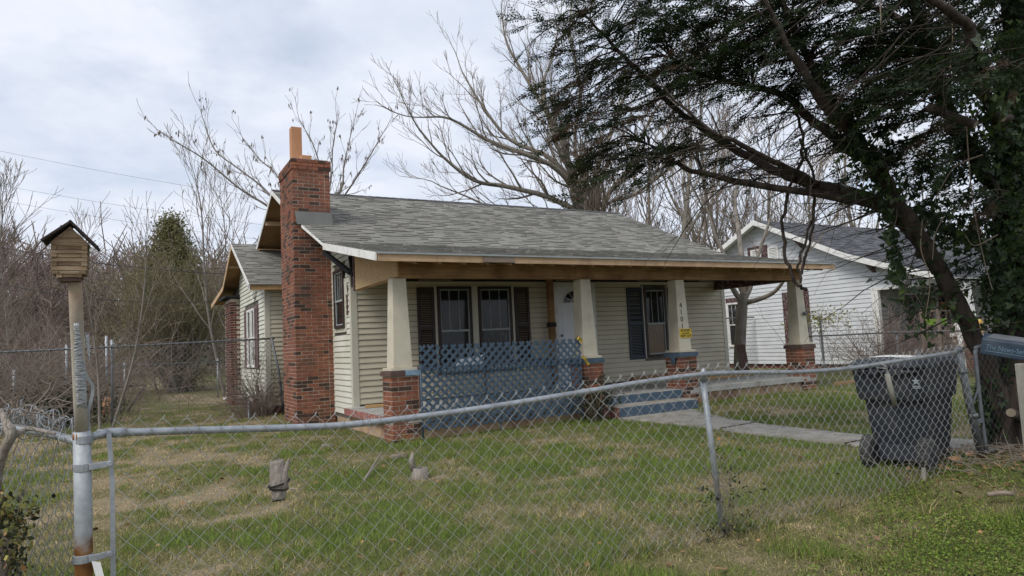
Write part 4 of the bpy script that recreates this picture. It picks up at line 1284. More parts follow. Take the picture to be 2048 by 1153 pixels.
# ---- birdhouse on its pole, standing in the corner post
bp_ = empty('birdhouse_pole', (PA[0], PA[1], 0), 'tall stained pole with torn silver tape rising from the fence corner post', 'pole')
P0 = np.array([PA[0] - 0.007, PA[1], 1.03]); P1 = at(150, 562, d=2.585)
q = MB(); q.tube([P0, P0 * .75 + P1 * .25, P0 * .5 + P1 * .5, P0 * .25 + P1 * .75, P1], [0.0235, 0.0235, 0.023, 0.0235, 0.0228], 16); q.build('pipe', M['pole'], bp_, smooth=True)
q = MB(); q.tube([P0 + [0, 0, -0.012], P0 + [0, 0, 0.012]], 0.0315, 12); q.build('rust_collar', M['rust'], bp_, smooth=True)
tv, tf = [], []
for i in range(15):
    f_ = 0.19 + 0.55 * i / 14
    c_ = P0 * (1 - f_) + P1 * f_
    a0, a1 = -2.0 + 0.3 * RND.random() * (i > 10), -0.45 - 0.9 * (i / 14) * (i > 7) + .2 * RND.random()
    for j in range(9):
        a = a0 + (a1 - a0) * j / 8
        tv.append((c_[0] + 0.0242 * math.cos(a), c_[1] + 0.0242 * math.sin(a), c_[2] + .003 * math.sin(a * 3 + i * 2.9)))
for i in range(14):
    for j in range(8):
        a = i * 9 + j; tf.append((a, a + 1, a + 10, a + 9))
tape = mesh_np('torn_tape', np.array(tv), np.array(tf), M['foil'], bp_, smooth=True)
sm = tape.modifiers.new('thick', 'SOLIDIFY'); sm.thickness = 0.0012; sm.offset = 1
q = MB(); c1_ = P0 * .36 + P1 * .64
sp_ = spline([P0 + [0.026, -0.006, 0.02], P0 + [0.024, -0.012, 0.09], P0 + [0.036, -0.012, 0.16], P0 + [0.038, -0.014, 0.20], P0 + [0.016, -0.02, 0.245], P0 + [0.006, -0.026, 0.30], P0 + [0.006, -0.024, 0.40]], 4)
for a, b in zip(sp_[:-1], sp_[1:]): q.bar(a, b + (b - a) * .05, 0.012, 0.003, (0, -1, 0))
q.build('bent_strip', M['galv'], bp_)
q = MB(); q.slab([P0 + [0.012, -0.0255, 0.42], P0 + [0.026, -0.018, 0.41], P0 + [0.03, -0.02, 0.30], P0 + [0.024, -0.024, 0.32]], (0, -0.002, 0)); q.build('tape_flap', M['foil'], bp_)

BHD = 2.56
bh = empty('birdhouse', tuple(P1), 'slatted wooden birdhouse with black tarred roof on top of the pole', 'birdhouse')
b3_ = np.array([P1[0] - CAM_P[0], P1[1] - CAM_P[1], 0]); b3_ /= np.linalg.norm(b3_); b3_ = b3_ * math.cos(.10) - np.array([-b3_[1], b3_[0], 0]) * math.sin(.10)
r3 = np.array([b3_[1], -b3_[0], 0])      # its front faces the street corner
b3 = b3_; z3 = np.array([0, 0, 1.0])
bo = P1 - r3 * 0.014


def bl(mb, x0, x1, y0, y1, z0, z1):
    c = []
    for z in (z0, z1):
        for (x, y) in ((x0, y0), (x1, y0), (x1, y1), (x0, y1)):
            c.append(bo + (r3 * x * .86 + b3 * y + z3 * z) * .8)
    return mb.hexa(c)


hw, hd = 0.082, 0.062
lay = [(0.010, 0.024, .058), (0.026, 0.042, .076), (0.044, 0.063, .082), (0.065, 0.084, .082), (0.086, 0.103, .083), (0.105, 0.122, .083), (0.124, 0.140, .084), (0.142, 0.158, .084), (0.160, 0.176, .085)]
for i, (z0, z1, w) in enumerate(lay):
    if i % 2 == 0 and i > 0:
        bl(MB(), -w, w, -hd + .002, -hd + .02, z0, z1).build('slat', M['bird_wood'], bh)
        bl(MB(), -w, w, hd - .02, hd - .002, z0, z1).build('slat', M['bird_wood'], bh)
        for s_ in (-1, 1):
            a_, b_ = sorted((s_ * (w - .018), s_ * (w - .001)))
            bl(MB(), a_, b_, -hd + .021, hd - .021, z0, z1 - .003).build('slat', M['bird_wood'], bh)
    else:
        for s_ in (-1, 1):
            a_, b_ = sorted((s_ * w, s_ * (w - .026)))
            bl(MB(), a_, b_, -hd, hd, z0, z1).build('slat', M['bird_wood'], bh)
        bl(MB(), -w + .027, w - .027, -hd + .004, -hd + .018, z0 + .001, z1).build('slat', M['bird_wood'], bh)
        bl(MB(), -w + .027, w - .027, hd - .018, hd - .004, z0 + .001, z1).build('slat', M['bird_wood'], bh)
bl(MB(), -0.052, 0.052, -0.05, 0.05, -0.006, 0.009).build('base_plate', M['brown'], bh)
gb_ = MB()
for s_ in (-1, 1):
    y_ = s_ * (hd - .008)
    tri = [(-.084, .177), (.084, .177), (0.004, .252)]
    pr_ = [bo + (r3 * x * .86 + b3 * (y_ - .006) + z3 * z) * .8 for x, z in tri] + [bo + (r3 * x * .86 + b3 * (y_ + .006) + z3 * z) * .8 for x, z in tri]
    gb_ = MB().add(pr_, [(0, 2, 1), (3, 4, 5), (0, 1, 4, 3), (1, 2, 5, 4), (2, 0, 3, 5)]); gb_.build('gable', M['bird_wood'], bh)
for (xa, za, xb, zb) in ((-0.106, 0.176, 0.006, 0.267), (0.110, 0.150, -0.004, 0.276)):
    n_ = np.array([-(zb - za), (xb - xa)]); n_ = n_ / np.linalg.norm(n_) * (1 if (xb - xa) > 0 else -1) * 0.012
    q = []
    for y_ in (-hd - .012, hd + .012):
        q.append([bo + (r3 * x_ + b3 * y_ + z3 * z_) * .8 for x_, z_ in ((xa, za), (xb, zb), (xb + n_[0], zb + n_[1]), (xa + n_[0], za + n_[1]))])
    MB().hexa(q[0] + q[1]).build('roof_slope', M['roofing'], bh, bevel=0.002)

# ---- driftwood log wired to the fence
lg = empty('log', (-2.62, FY - 0.06, 0.65), 'short grey split log strapped to the near fence with black bands', 'log')
A0 = at(553, 922, y=FY - 0.075); A1 = at(557, 1000, y=FY - 0.075)
lv = []
ax = spline([A0, A0 * .7 + A1 * .3 + np.array([0.004, 0, 0]), A0 * .35 + A1 * .65 + np.array([.006, 0, 0]), A1], 5)
lr = np.interp(np.linspace(0, 1, len(ax)), [0, .3, .6, .85, 1], [.031, .036, .042, .031, .029])
q = MB(); q.tube(ax, lr, 14); lo_ = q.build('trunk', M['log'], lg, smooth=True)
me = lo_.data
for v in me.vertices:
    a = math.atan2(v.co.y - (FY - .075) + lo_.location.y, v.co.x) ; v.co.x += 0.003 * math.sin(v.index * 2.9); v.co.y += 0.003 * math.cos(v.index * 1.7)
q = MB(); q.tube([ax[-1] + [0, -.001, -.001], ax[-1] + [0.0, -.002, -.006]], [.030, .027], 14); q.build('charred_end', M['black'], lg)
q = MB(); q.tube(spline([ax[10] + [.015, -.03, -.01], ax[6] + [.022, -.035, 0], ax[2] + [.04, -.02, 0], ax[0] + [.052, -.015, 0.002]], 4), [.014, .014, .013, .013, .012, .012, .011, .011, .01, .009, .008, .007, .006], 8); q.build('branch_stub', M['log'], lg, smooth=True)
for k, (i, tl) in enumerate(((9, .012), (11, -.003))):
    c_ = ax[i]; rr = lr[i] + .003
    q = MB(); q.tube([c_ + np.array([rr * math.cos(a), rr * math.sin(a), tl * math.cos(a)]) for a in np.linspace(0, 2 * math.pi, 17)], 0.0042, 5, cap=False)
    q.build('black_strap', M['black'], lg)
q = MB(); q.tube([ax[11] + [0.03, -.02, 0], ax[11] + [.075, -.01, -.008]], .0012, 4); q.build('white_tie', M['white'], lg)

# ---- pale pipe hung from the rail by a wire, in front of the bin
hp = empty('hanging_pipe', (2.18, FY - .07, 0.66), 'pale plastic pipe hanging by wire from the fence rail before the trash bin', 'pipe')
h0, h1 = at(1774, 748, y=FY - .06), at(1790, 811, y=FY - .06)
q = MB(); q.tube([h0, h1], 0.019, 10); q.build('pipe_body', M['post_wood'], hp, smooth=True)
q = MB(); q.tube(spline([h0 + [0, 0, -.01], h0 + [0, -.004, .02], h0 + [-.02, -.01, .06], h0 + [-.028, .05, .085], h0 + [-.03, .06, .05], h0 + [-.01, -.01, .04], h0 + [0, .01, .0]], 4), .003, 5); q.build('wire', M['wire'], hp, smooth=True)

# ---- wheeled trash bin behind the fence
n_ = np.array([-0.985, -0.17, 0.0]); n_ /= np.linalg.norm(n_); s_ = np.array([n_[1], -n_[0], 0.0])      # wheel side normal, and along that side
bc = np.array([2.745, -5.60, float(gz(2.8, -5.55))])
bin_ = empty('trash_bin', tuple(bc), 'charcoal wheeled trash bin with star emblem standing behind the front fence', 'trash bin')


BS = np.array([.83, .83, .885])
def bp3(a, w, z): return bc + (s_ * a - n_ * w + np.array([0, 0, z])) * BS        # a along, w away from the wheel side, z up


def loft(secs, name, m, parent, bevel=0.012):
    mb = MB(); rows = []
    for (a0, a1, w0, w1, z) in secs:
        rows.append([bp3(a0, w0, z), bp3(a1, w0, z), bp3(a1, w1, z), bp3(a0, w1, z)])
    b = len(mb.v)
    for r_ in rows: mb.v += [tuple(p) for p in r_]
    mb.f.append((0, 3, 2, 1)); k = len(rows)
    for i in range(k - 1):
        for j in range(4):
            mb.f.append((i * 4 + j, i * 4 + (j + 1) % 4, i * 4 + 4 + (j + 1) % 4, i * 4 + 4 + j))
    mb.f.append((k * 4 - 4, k * 4 - 3, k * 4 - 2, k * 4 - 1))
    return mb.build(name, m, parent, bevel=bevel)


loft([(-.265, .265, .02, .58, .05), (-.285, .285, .0, .62, .26), (-.31, .31, -.05, .70, .655)], 'bin_body', M['bin'], bin_)
loft([(-.335, .335, -.115, .71, .66), (-.35, .35, -.135, .73, .72), (-.368, .368, -.175, .755, .985)], 'bin_collar', M['bin'], bin_)
loft([(-.395, .395, -.215, .78, .987), (-.395, .395, -.215, .78, 1.025), (-.38, .38, -.18, .77, 1.04), (-.34, .34, -.10, .72, 1.075)], 'lid', M['bin'], bin_, bevel=0.01)
q = MB(); q.tube([bp3(-.30, -.20, .955), bp3(.30, -.20, .955)], .016, 10); q.build('handle', M['bin'], bin_, smooth=True)
for a in (-.1, .12):
    q = MB(); q.hexa([bp3(a - .05, -.225, .93), bp3(a + .05, -.225, .93), bp3(a + .05, -.16, .93), bp3(a - .05, -.16, .93), bp3(a - .05, -.225, .985), bp3(a + .05, -.225, .985), bp3(a + .05, -.16, .985), bp3(a - .05, -.16, .985)])
    q.build('hinge_block', M['bin'], bin_)
q = MB()
q.hexa([bp3(-.20, -.055, .06), bp3(.20, -.055, .06), bp3(.20, .03, .06), bp3(-.20, .03, .06), bp3(-.22, -.035, .215), bp3(.22, -.035, .215), bp3(.22, .03, .215), bp3(-.22, .03, .215)])
q.build('axle_guard', M['bin'], bin_, bevel=0.008)
for a in (-.285, .285):
    q = MB(); cen = bp3(a, -.075, .145)
    sg_ = 1 if a > 0 else -1
    q.tube([cen - s_ * .045, cen - s_ * .038, cen + s_ * .038, cen + s_ * .045], [.12, .14, .14, .12], 24)
    wh = q.build('wheel', M['rubber'], bin_, smooth=False)
    q = MB(); q.tube([cen - s_ * .05, cen + s_ * .05], .07, 14); q.build('hub', M['bin'], wh)
    tr_ = MB()
    for i in range(28):
        an = 2 * math.pi * i / 28
        d_ = -n_ * math.cos(an) + np.array([0, 0, 1]) * math.sin(an)
        tr_.bar(cen + d_ * .141 - s_ * .036, cen + d_ * .141 + s_ * .036, .014, .008, tuple(d_))
    tr_.build('tread', M['rubber'], wh, kind='stuff')
pw_ = MB()
for (a0, a1, w0, w1, dz) in ((-.30, .02, .05, .35, .004), (-.05, .33, .15, .55, .007)):
    pw_.add([bp3(a0, w0, 1.079 + dz), bp3(a1, w0 + .05, 1.079 + dz), bp3(a1 - .04, w1, 1.083 + dz), bp3(a0 + .03, w1 - .06, 1.080 + dz)], [(0, 1, 2, 3)])
pw2 = pw_.build('crumpled_paper', M['white'], None); pw2.modifiers.new('t', 'SOLIDIFY').thickness = .003
tag(pw2, 'white papers lying on the lid of the charcoal trash bin', 'paper')
# emblem on the face toward the street: star figure over two bars and a small line of wear
f0 = lambda w, z, o_=.004: bc + s_ * (.335 + (z - .66) / .325 * .033 + o_) - n_ * w + np.array([0, 0, z])
f0b = lambda a, z, o_=.004: bc + (s_ * a - n_ * (-.135 - .04 * (z - .72) / .265 - o_) + np.array([0, 0, z])) * BS
st_ = []
for i in range(10):
    rr = .042 if i % 2 == 0 else .018
    an = math.pi / 2 + i * math.pi / 5
    st_.append((rr * math.cos(an), .862 + rr * math.sin(an)))
AE = -0.27
q = MB().add([f0b(AE + x, z, .004) for x, z in st_] + [f0b(AE + x, z, .001) for x, z in st_], [tuple(range(10)), tuple(range(10, 20))[::-1]] + [(i, (i + 1) % 10, 10 + (i + 1) % 10, 10 + i) for i in range(10)])
q.build('star_emblem', M['bin_print'], bin_)
for z in (.808, .792):
    q = MB().hexa([f0b(AE - .036, z, .001), f0b(AE + .036, z, .001), f0b(AE + .036, z, .004), f0b(AE - .036, z, .004), f0b(AE - .036, z + .009, .001), f0b(AE + .036, z + .009, .001), f0b(AE + .036, z + .009, .004), f0b(AE - .036, z + .009, .004)])
    q.build('emblem_bar', M['bin_print'], bin_)

# ---- newspaper tube on a post at the street
tb_o = at(1966, 688, d=4.5)
nb = empty('newspaper_tube', tuple(tb_o), 'dark blue plastic newspaper tube with faded lettering on a grey wooden post', 'newspaper box')
E0 = np.array(at(1962, 690, d=4.52)); E1 = np.array(at(2110, 712, d=4.28))
ex_ = (E1 - E0) / np.linalg.norm(E1 - E0); ez_ = np.array([0, 0, 1.0]); ez_ = ez_ - ex_ * ez_[2] * ex_[2]; ez_ /= np.linalg.norm(ez_); ey_ = np.cross(ez_, ex_)
T = lambda x, y, z: E0 + ex_ * x + ey_ * y + ez_ * z
Lb = 0.62
prof_ = [(0, -.062), (0, .040), (.012, .052), (.20, .078), (.215, .070), (.222, -.062)]
vs = [T(0, y, z) for y, z in prof_] + [T(Lb, y, z) for y, z in prof_]
q = MB().add(vs, [tuple(range(6))[::-1], tuple(range(6, 12))] + [(i, (i + 1) % 6, 6 + (i + 1) % 6, 6 + i) for i in range(6)])
q.build('shell', M['tube'], nb, bevel=0.006)
q = MB().add([T(.02, .014, .0555), T(Lb - .01, .014, .0555), T(Lb - .01, .198, .0815), T(.05, .198, .0815), T(.02, .014, .0525), T(Lb - .01, .014, .0525), T(Lb - .01, .198, .0785), T(.05, .198, .0785)], [(0, 1, 2, 3), (7, 6, 5, 4), (0, 4, 5, 1), (1, 5, 6, 2), (2, 6, 7, 3), (3, 7, 4, 0)])
q.build('dusty_top', M['tube_top'], nb)
Mx = Matrix((ex_, ez_, -ey_)).transposed()
to = text_obj('The News-Sentinel', 0.046, (0, 0, 0), (0, 0, 0), M['tube_print'], nb, 'lettering', ext=0.0008, align='LEFT', sx=0.78)
to.rotation_euler = Mx.to_euler()
to.location = Vector(T(.028, -.0022, -.008)) - Vector(tb_o)
q = MB(); q.bar(T(.026, -.0015, -.034), T(Lb - .02, -.0015, -.034), .002, .004); q.build('underline', M['tube_print'], nb)
pc = np.array(at(2056, 760, d=4.36))
q = MB(); q.box(pc[0] - .048, pc[0] + .048, pc[1] - .048, pc[1] + .048, -.2, float(T(.3, .1, -.065)[2])); q.build('post', M['post_wood'], nb, bevel=0.006)

# ---- lattice panels screwed to pipes between the first two piers
def lattice(x0, x1, z0, z1, y, label, pitch=0.092, w=0.036, phase=0.0):
    ro = empty('lattice_panel', ((x0 + x1) / 2, y, z0), label, 'lattice panel', 'blue lattice panels screening the porch')
    for sgn, yy in ((1, y), (-1, y + .0095)):
        c = -(x1 - x0) - (z1 - z0)
        k = 0
        st_ = pitch * math.sqrt(2)
        c0 = math.floor((x0 - z1 * 1.0 - 4) / st_) * st_ + phase
        cc = c0
        while cc < x1 + z1 + 4:
            # line x = cc + sgn * z ; clip to the rectangle
            lo, hi = z0, z1
            if sgn > 0:
                lo = max(lo, x0 - cc); hi = min(hi, x1 - cc)
            else:
                lo = max(lo, cc - x1); hi = min(hi, cc - x0)
            if hi - lo > 0.035:
                a = np.array([cc + sgn * lo, yy, lo]); b = np.array([cc + sgn * hi, yy, hi])
                MB().bar(a, b, w, .007, (0, 1, 0)).build('lath', M['blue'], ro)
            cc += st_
    return ro


lattice(0.43, 3.22, 0.13, 1.03, -0.075, 'long lower blue lattice panel between the first two brick piers', phase=0.0)
lattice(0.40, 0.71, 0.98, 1.345, -0.098, 'short blue lattice offcut standing above the lower panel beside the first column', phase=0.05)
lattice(0.735, 3.215, 0.93, 1.335, -0.098, 'long upper blue lattice strip fixed along the top of the lower panel', phase=0.02)
for x, z1 in ((0.425, 1.08), (3.225, 1.06), (1.69, 0.5)):
    q = MB(); q.tube([(x, -0.045, z1), (x, -.045, -.1)], .016, 8)
    tag(q.build('blue_stake', M['blue'], None, smooth=True), {0.425: 'blue painted pipe stake beside the first brick pier', 3.225: 'blue painted pipe stake beside the second brick pier', 1.69: 'short blue stake under the middle of the lattice'}[x], 'stake', 'stakes holding the lattice')
# caution tape scraps on the lattice corner
ct_ = empty('caution_tape', (3.2, -.11, 1.1), 'knotted scrap of yellow and black caution tape on the lattice corner', 'tape')
pts = spline([(3.13, -.12, 1.36), (3.17, -.14, 1.33), (3.22, -.12, 1.31), (3.2, -.13, 1.27)], 4)
for i, (a, b) in enumerate(zip(pts[:-1], pts[1:])):
    MB().bar(a, b, .05, .004, (0, 1, .3)).build('tape_fold', M['yellow'] if i % 3 else M['black'], ct_)
pts = spline([(3.24, -.10, 1.05), (3.28, -.11, 1.0), (3.33, -.1, .93), (3.35, -.11, .90)], 5)
for i, (a, b) in enumerate(zip(pts[:-1], pts[1:])):
    MB().bar(a, b, .045, .004, (0, 1, .2)).build('tape_fold', M['yellow'] if i % 2 else M['black'], ct_)
# white sheet leaning behind the lattice, chair-like clutter on the porch
q = MB(); q.slab([(1.30, 0.75, .95), (1.75, 0.62, .98), (1.82, 0.62, 1.16), (1.42, 0.75, 1.10)], (0, .01, -.01))
tag(q.build('cardboard_sheet', M['door'], None), 'pale sheet propped on the porch behind the lattice', 'sheet')
rl_ = MB(); rl_.bar((.75, .9, .98), (3.3, .9, 1.0), .04, .05)
tag(rl_.build('porch_rail', M['brown'], None), 'brown wooden handrail on the porch behind the lattice', 'rail')
for x in (.78, 1.95, 3.27):
    q = MB(); q.box(x - .02, x + .02, .88, .92, ZF, .965); q.build('baluster', M['brown'], bpy.data.objects['porch_rail'])

# loose lumber on the porch
def board(x0, x1, y0, y1, z, h, rot, label, group='loose lumber on the porch'):
    mb = MB(); c = np.array([(x0 + x1) / 2, (y0 + y1) / 2]); p = []
    ca, sa = math.cos(rot), math.sin(rot)
    for zz in (z, z + h):
        for (x, y) in ((x0, y0), (x1, y0), (x1, y1), (x0, y1)):
            dx, dy = x - c[0], y - c[1]
            p.append((c[0] + dx * ca - dy * sa, c[1] + dx * sa + dy * ca, zz))
    return tag(mb.hexa(p).build('loose_board', M['plank'], None, bevel=.003), label, 'board', group)


board(5.75, 6.55, 1.85, 2.0, ZF, .035, .10, 'dark board lying alone on the porch floor before the stacks')
board(5.95, 6.95, 2.08, 2.2, ZF, .04, .02, 'lowest board of the stack under the navy shuttered window')
board(6.0, 6.92, 2.07, 2.19, ZF + .042, .04, -.02, 'middle board of the stack under the navy shuttered window')
board(6.05, 6.9, 2.09, 2.2, ZF + .084, .04, .015, 'topmost board of the stack under the navy shuttered window')
board(6.98, 8.2, 2.02, 2.17, ZF, .05, .0, 'lower thick board beside the third column')
board(7.0, 8.1, 2.03, 2.18, ZF + .052, .05, .03, 'middle thick board beside the third column')
board(7.02, 7.95, 2.05, 2.19, ZF + .104, .04, -.02, 'top board of the pile beside the third column')
board(7.1, 8.9, 1.30, 1.42, ZF, .045, .03, 'long board lying across the porch floor before the fourth column')
board(7.3, 9.0, 1.46, 1.56, ZF, .04, -.02, 'second long board on the open end of the porch')
board(0.35, 0.95, 1.15, 1.28, ZF, .05, .5, 'short thick board on the porch beside the first pier')
board(0.2, 0.75, 1.85, 1.97, ZF, .045, -.3, 'small scrap board in the porch corner by the siding')
q = MB(); q.hexa([(8.98, 1.78, ZF), (9.16, 1.70, ZF), (9.17, 1.72, ZF), (8.99, 1.80, ZF), (8.98, 1.88, 1.03), (9.16, 1.80, 1.03), (9.17, 1.82, 1.03), (8.99, 1.90, 1.03)])
tag(q.build('plywood_panel', M['brown'], None), 'dark brown panel leaning upright at the open end of the porch', 'panel')

# ---- things on the lawn
sp0 = at(840, 958, z=0)
stv = empty('tree_stump', (sp0[0], sp0[1], 0), 'hollow cut stump with a splintered side standing on the lawn', 'stump')
q = MB(); q.tube([(sp0[0], sp0[1], -.03), (sp0[0], sp0[1], .02), (sp0[0] + .005, sp0[1], .11)], [.10, .085, .08], 14, cap=False); s1 = q.build('shell', M['log'], stv, smooth=True)
s1.modifiers.new('t', 'SOLIDIFY').thickness = .02
q = MB(); q.tube([(sp0[0] - .06, sp0[1] + .02, .09), (sp0[0] - .075, sp0[1] + .02, .2), (sp0[0] - .06, sp0[1] + .02, .27)], [.035, .03, .008], 8); q.build('splinter', M['log'], stv, smooth=True)
for (u, v, l, lab) in ((655, 892, .2, 'pale wood chip lying on the lawn before the brick chimney'), (797, 913, .22, 'pale split wood piece lying on the lawn near the first pier'), (1140, 822, .1, None)):
    if lab:
        p = at(u, v, z=0.02)
        q = MB(); q.hexa([(p[0] - l / 2, p[1] - .04, .0), (p[0] + l / 2, p[1] - .03, .0), (p[0] + l / 2 - .03, p[1] + .05, .0), (p[0] - l / 2 + .02, p[1] + .04, .0),
                          (p[0] - l / 2, p[1] - .03, .035), (p[0] + l / 2 - .02, p[1] - .02, .05), (p[0] + l / 2 - .05, p[1] + .03, .04), (p[0] - l / 2 + .03, p[1] + .03, .05)])
        tag(q.build('wood_chip', M['cut'], None, bevel=.006), lab, 'wood chip', 'wood pieces on the lawn')
p0, p1 = at(728, 962, z=.03), at(765, 915, z=.03)
q = MB(); q.tube(spline([p0, p0 * .6 + p1 * .4 + [0, 0, .03], p1 + [0, 0, .08]], 4), [.016, .015, .013, .012, .011, .01, .009, .008, .006], 6)
tag(q.build('fallen_stick', M['log'], None, smooth=True), 'grey stick lying on the lawn between the log and the stump', 'stick')
p0 = at(730, 850, z=.0)
q = MB(); q.hexa([(p0[0] - .15, p0[1] - .1, -.02), (p0[0] + .15, p0[1] - .1, -.02), (p0[0] + .15, p0[1] + .1, -.02), (p0[0] - .15, p0[1] + .1, -.02), (p0[0] - .14, p0[1] - .09, .09), (p0[0] + .13, p0[1] - .09, .10), (p0[0] + .14, p0[1] + .08, .09), (p0[0] - .13, p0[1] + .09, .10)])
tag(q.build('concrete_block', M['red_edge'], None, bevel=.01), 'broken reddish block on the ground beside the porch corner', 'block')
for i, (u, v, l, a, lab) in enumerate(((1600, 748, .9, .2, 'upper'), (1700, 752, 1.2, .1, 'lower'), (1760, 745, .8, .3, 'far'))):
    p = at(u, v + 14, z=.08)
    board(p[0] - l / 2, p[0] + l / 2, p[1] - .05, p[1] + .05, float(gz(p[0], p[1])), .06, a, {'upper': 'old plank on the grass by the fourth brick pier', 'lower': 'long weathered plank on the grass before the neighbouring white house', 'far': 'short plank on the grass nearest the trash bin lid'}[lab], 'planks lying on the side lawn')


# ================================================================== NEIGHBOURING HOUSE
NX = 15.4
NP = [(0.10, 2.46), (1.075, 2.776), (2.017, 3.085), (3.047, 3.468), (6.25, 5.03), (10.2, 3.2), (11.5, 2.75)]
nrz = lambda y: float(np.interp(y, [p[0] for p in NP], [p[1] for p in NP]))
nh = empty('white_house', (NX + 5, 6, 0), 'white sided neighbouring house with dark roof, porch and brick porch pier', 'house')
w = MB()
yy = [2.52, 3.047, 6.25, 10.2, 11.2]
for ya, yb in zip(yy[:-1], yy[1:]):
    w.hexa([(NX, ya, 0.2), (NX + 9.5, ya, 0.2), (NX + 9.5, yb, 0.2), (NX, yb, 0.2), (NX, ya, nrz(ya) - .06), (NX + 9.5, ya, nrz(ya) - .06), (NX + 9.5, yb, nrz(yb) - .06), (NX, yb, nrz(yb) - .06)])
nwall = w.build('gable_wall', M['siding_white'], nh)
NL = 0.127
HN = [(7.42, 8.08, 0.78, 2.52), (4.66, 5.66, 0.3, 2.55), (5.6, 6.9, 3.55, 4.35)]
k = 0
while 0.2 + k * NL < 4.95:
    z0 = 0.2 + k * NL; z1 = z0 + NL + .002
    def nspan(z):
        z += .07
        y0 = 2.52 if z < nrz(2.52) else float(np.interp(z, [3.2, 3.468, 5.03], [2.36, 3.047, 6.25]))
        y1 = 11.2 if z < 2.85 else float(np.interp(-z, [-5.03, -3.2, -2.75], [6.25, 10.2, 11.5]))
        return y0, y1
    (a0, a1), (b0, b1) = nspan(z0), nspan(z1)
    if 2.33 < z0 < 2.9:
        a0 = 0.2 if z0 < 2.42 else 0.2 + (z0 - 2.40) * 3.2
        b0 = a0 + .3
    for s0, s1 in cut_spans(a0 + .07 * (z0 < 2.3), a1, z0, z1, HN):
        if b1 > b0 and s1 - s0 > .05:
            o = plank_mesh('-x', s0, s1, NX - .001, z0, z1, a0t=max(s0, b0), a1t=min(s1, b1)).build('siding_plank', M['siding_white'], nwall)
    k += 1
fw = MB(); fw.hexa([(NX + .01, .35, 2.33), (NX + .10, .35, 2.33), (NX + .10, 2.515, 2.33), (NX + .01, 2.515, 2.33), (NX + .01, .35, nrz(.35) - .06), (NX + .10, .35, nrz(.35) - .06), (NX + .10, 2.515, nrz(2.515) - .06), (NX + .01, 2.515, nrz(2.515) - .06)])
fw.build('porch_gable', M['siding_white'], nh)
tr = MB(); tr.box(NX - .024, NX - .002, 2.44, 2.60, .18, 2.32); tr.box(NX - .02, NX + .1, 2.41, 2.515, .18, 2.319)
tr.build('corner_trim', M['white'], nh)
tr = MB(); tr.box(NX - .03, NX - .016, .2, 2.6, 2.322, 2.40); tr.build('porch_header', M['white'], nh)
fo_ = MB(); fo_.box(NX + .04, NX + 9.4, 2.6, 11.1, -.1, .19); fo_.build('foundation', M['brick_dark'], nh)
pf_ = MB(); pf_.box(NX + .05, NX + 9.3, .1, 2.5, -.1, .30); pf_.build('porch_floor', M['concrete'], nh)
q = MB(); q.box(NX + .11, NX + 9.3, .3, 2.5, 2.345, 2.375); q.build('porch_ceiling', M['siding_white'], nh)  # ceiling added to darken the porch inside
q = MB(); q.box(19.6, 19.7, .3, 2.5, .31, 2.34); q.build('porch_shade_wall', M['siding_white'], nh)  # made-up end wall, blocks light from reaching into the porch
# porch back wall laps and dark openings
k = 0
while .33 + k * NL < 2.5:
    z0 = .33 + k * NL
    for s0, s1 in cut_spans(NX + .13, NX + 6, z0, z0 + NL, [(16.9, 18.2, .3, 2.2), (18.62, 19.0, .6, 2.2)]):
        plank_mesh('-y', s0, s1, 2.518, z0, z0 + NL + .002).build('siding_plank', M['shaded_wall'], nwall)
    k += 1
for (a, b) in ((16.9, 18.2), (18.62, 19.0)):
    window(nh, '-y', 2.515, a, b, .62, 2.18, M['maroon'], lights=1, sash='maroon')
window(nh, '-x', NX, 7.44, 8.06, 0.80, 2.36, M['white'], lights=3, upper='curtain', sash='white')
q = MB(); q.box(NX - .03, NX - .002, 7.42, 8.08, 2.365, 2.53); q.build('flaking_head_trim', M['maroon'], nh)
window(nh, '-x', NX, 4.80, 5.52, 0.60, 2.40, M['maroon'], lights=1, sash='maroon')
q = MB(); q.box(NX - .03, NX - .002, 5.53, 5.66, .4, 2.53); q.box(NX - .03, NX - .002, 4.66, 4.79, .4, 2.53); q.box(NX - .03, NX - .002, 4.795, 5.525, 2.41, 2.53)
q.build('flaking_trim', M['maroon'], nh)
for (a, b) in ((5.66, 6.08), (6.36, 6.80)):
    q = MB()
    for (p, r, s_, t_) in ((a, a + .06, 3.6, 4.1), (b - .06, b, 3.6, 4.1), (a + .06, b - .06, 3.6, 3.66), (a + .06, b - .06, 4.04, 4.1)):
        q.box(NX - .045, NX - .002, p, r, s_, t_)
    v_ = q.build('gable_vent', M['white'], nh)
    for i in range(7):
        z = 3.69 + i * .05
        l = MB(); l.prism([(-.04, 0, z - .01), (-.036, 0, z - .014), (-.006, 0, z + .026), (-.010, 0, z + .03)], (NX, a + .06, 0), (NX, b - .06, 0)); l.build('slat', M['white'], v_)
q = MB(); q.box(NX - .04, NX - .002, 6.10, 6.34, 3.58, 4.2); q.box(NX - .04, NX - .002, 6.82, 6.92, 3.58, 4.2); q.box(NX - .04, NX - .002, 6.345, 6.815, 4.11, 4.2); q.build('flaking_trim', M['maroon'], nh)
dk = MB(); NE = NX - .42
for (ya, za), (yb, zb) in zip(NP[:-1], NP[1:]):
    dk.hexa([(NE, ya, za - .05), (NX + 9.9, ya, za - .05), (NX + 9.9, yb, zb - .05), (NE, yb, zb - .05), (NE, ya, za), (NX + 9.9, ya, za), (NX + 9.9, yb, zb), (NE, yb, zb)])
nroof = dk.build('roof', M['white'], nh)
shingles(NP[:5], lambda y: NE, NX + 9.9, M['shingle_dark'], nroof, seed=18, expo=.145, wmin=.25, wmax=.34)
shingles(NP[:3:-1], lambda y: NE, NX + 9.9, M['shingle_dark'], nroof, seed=19, expo=.3, wmin=.5, wmax=.8)
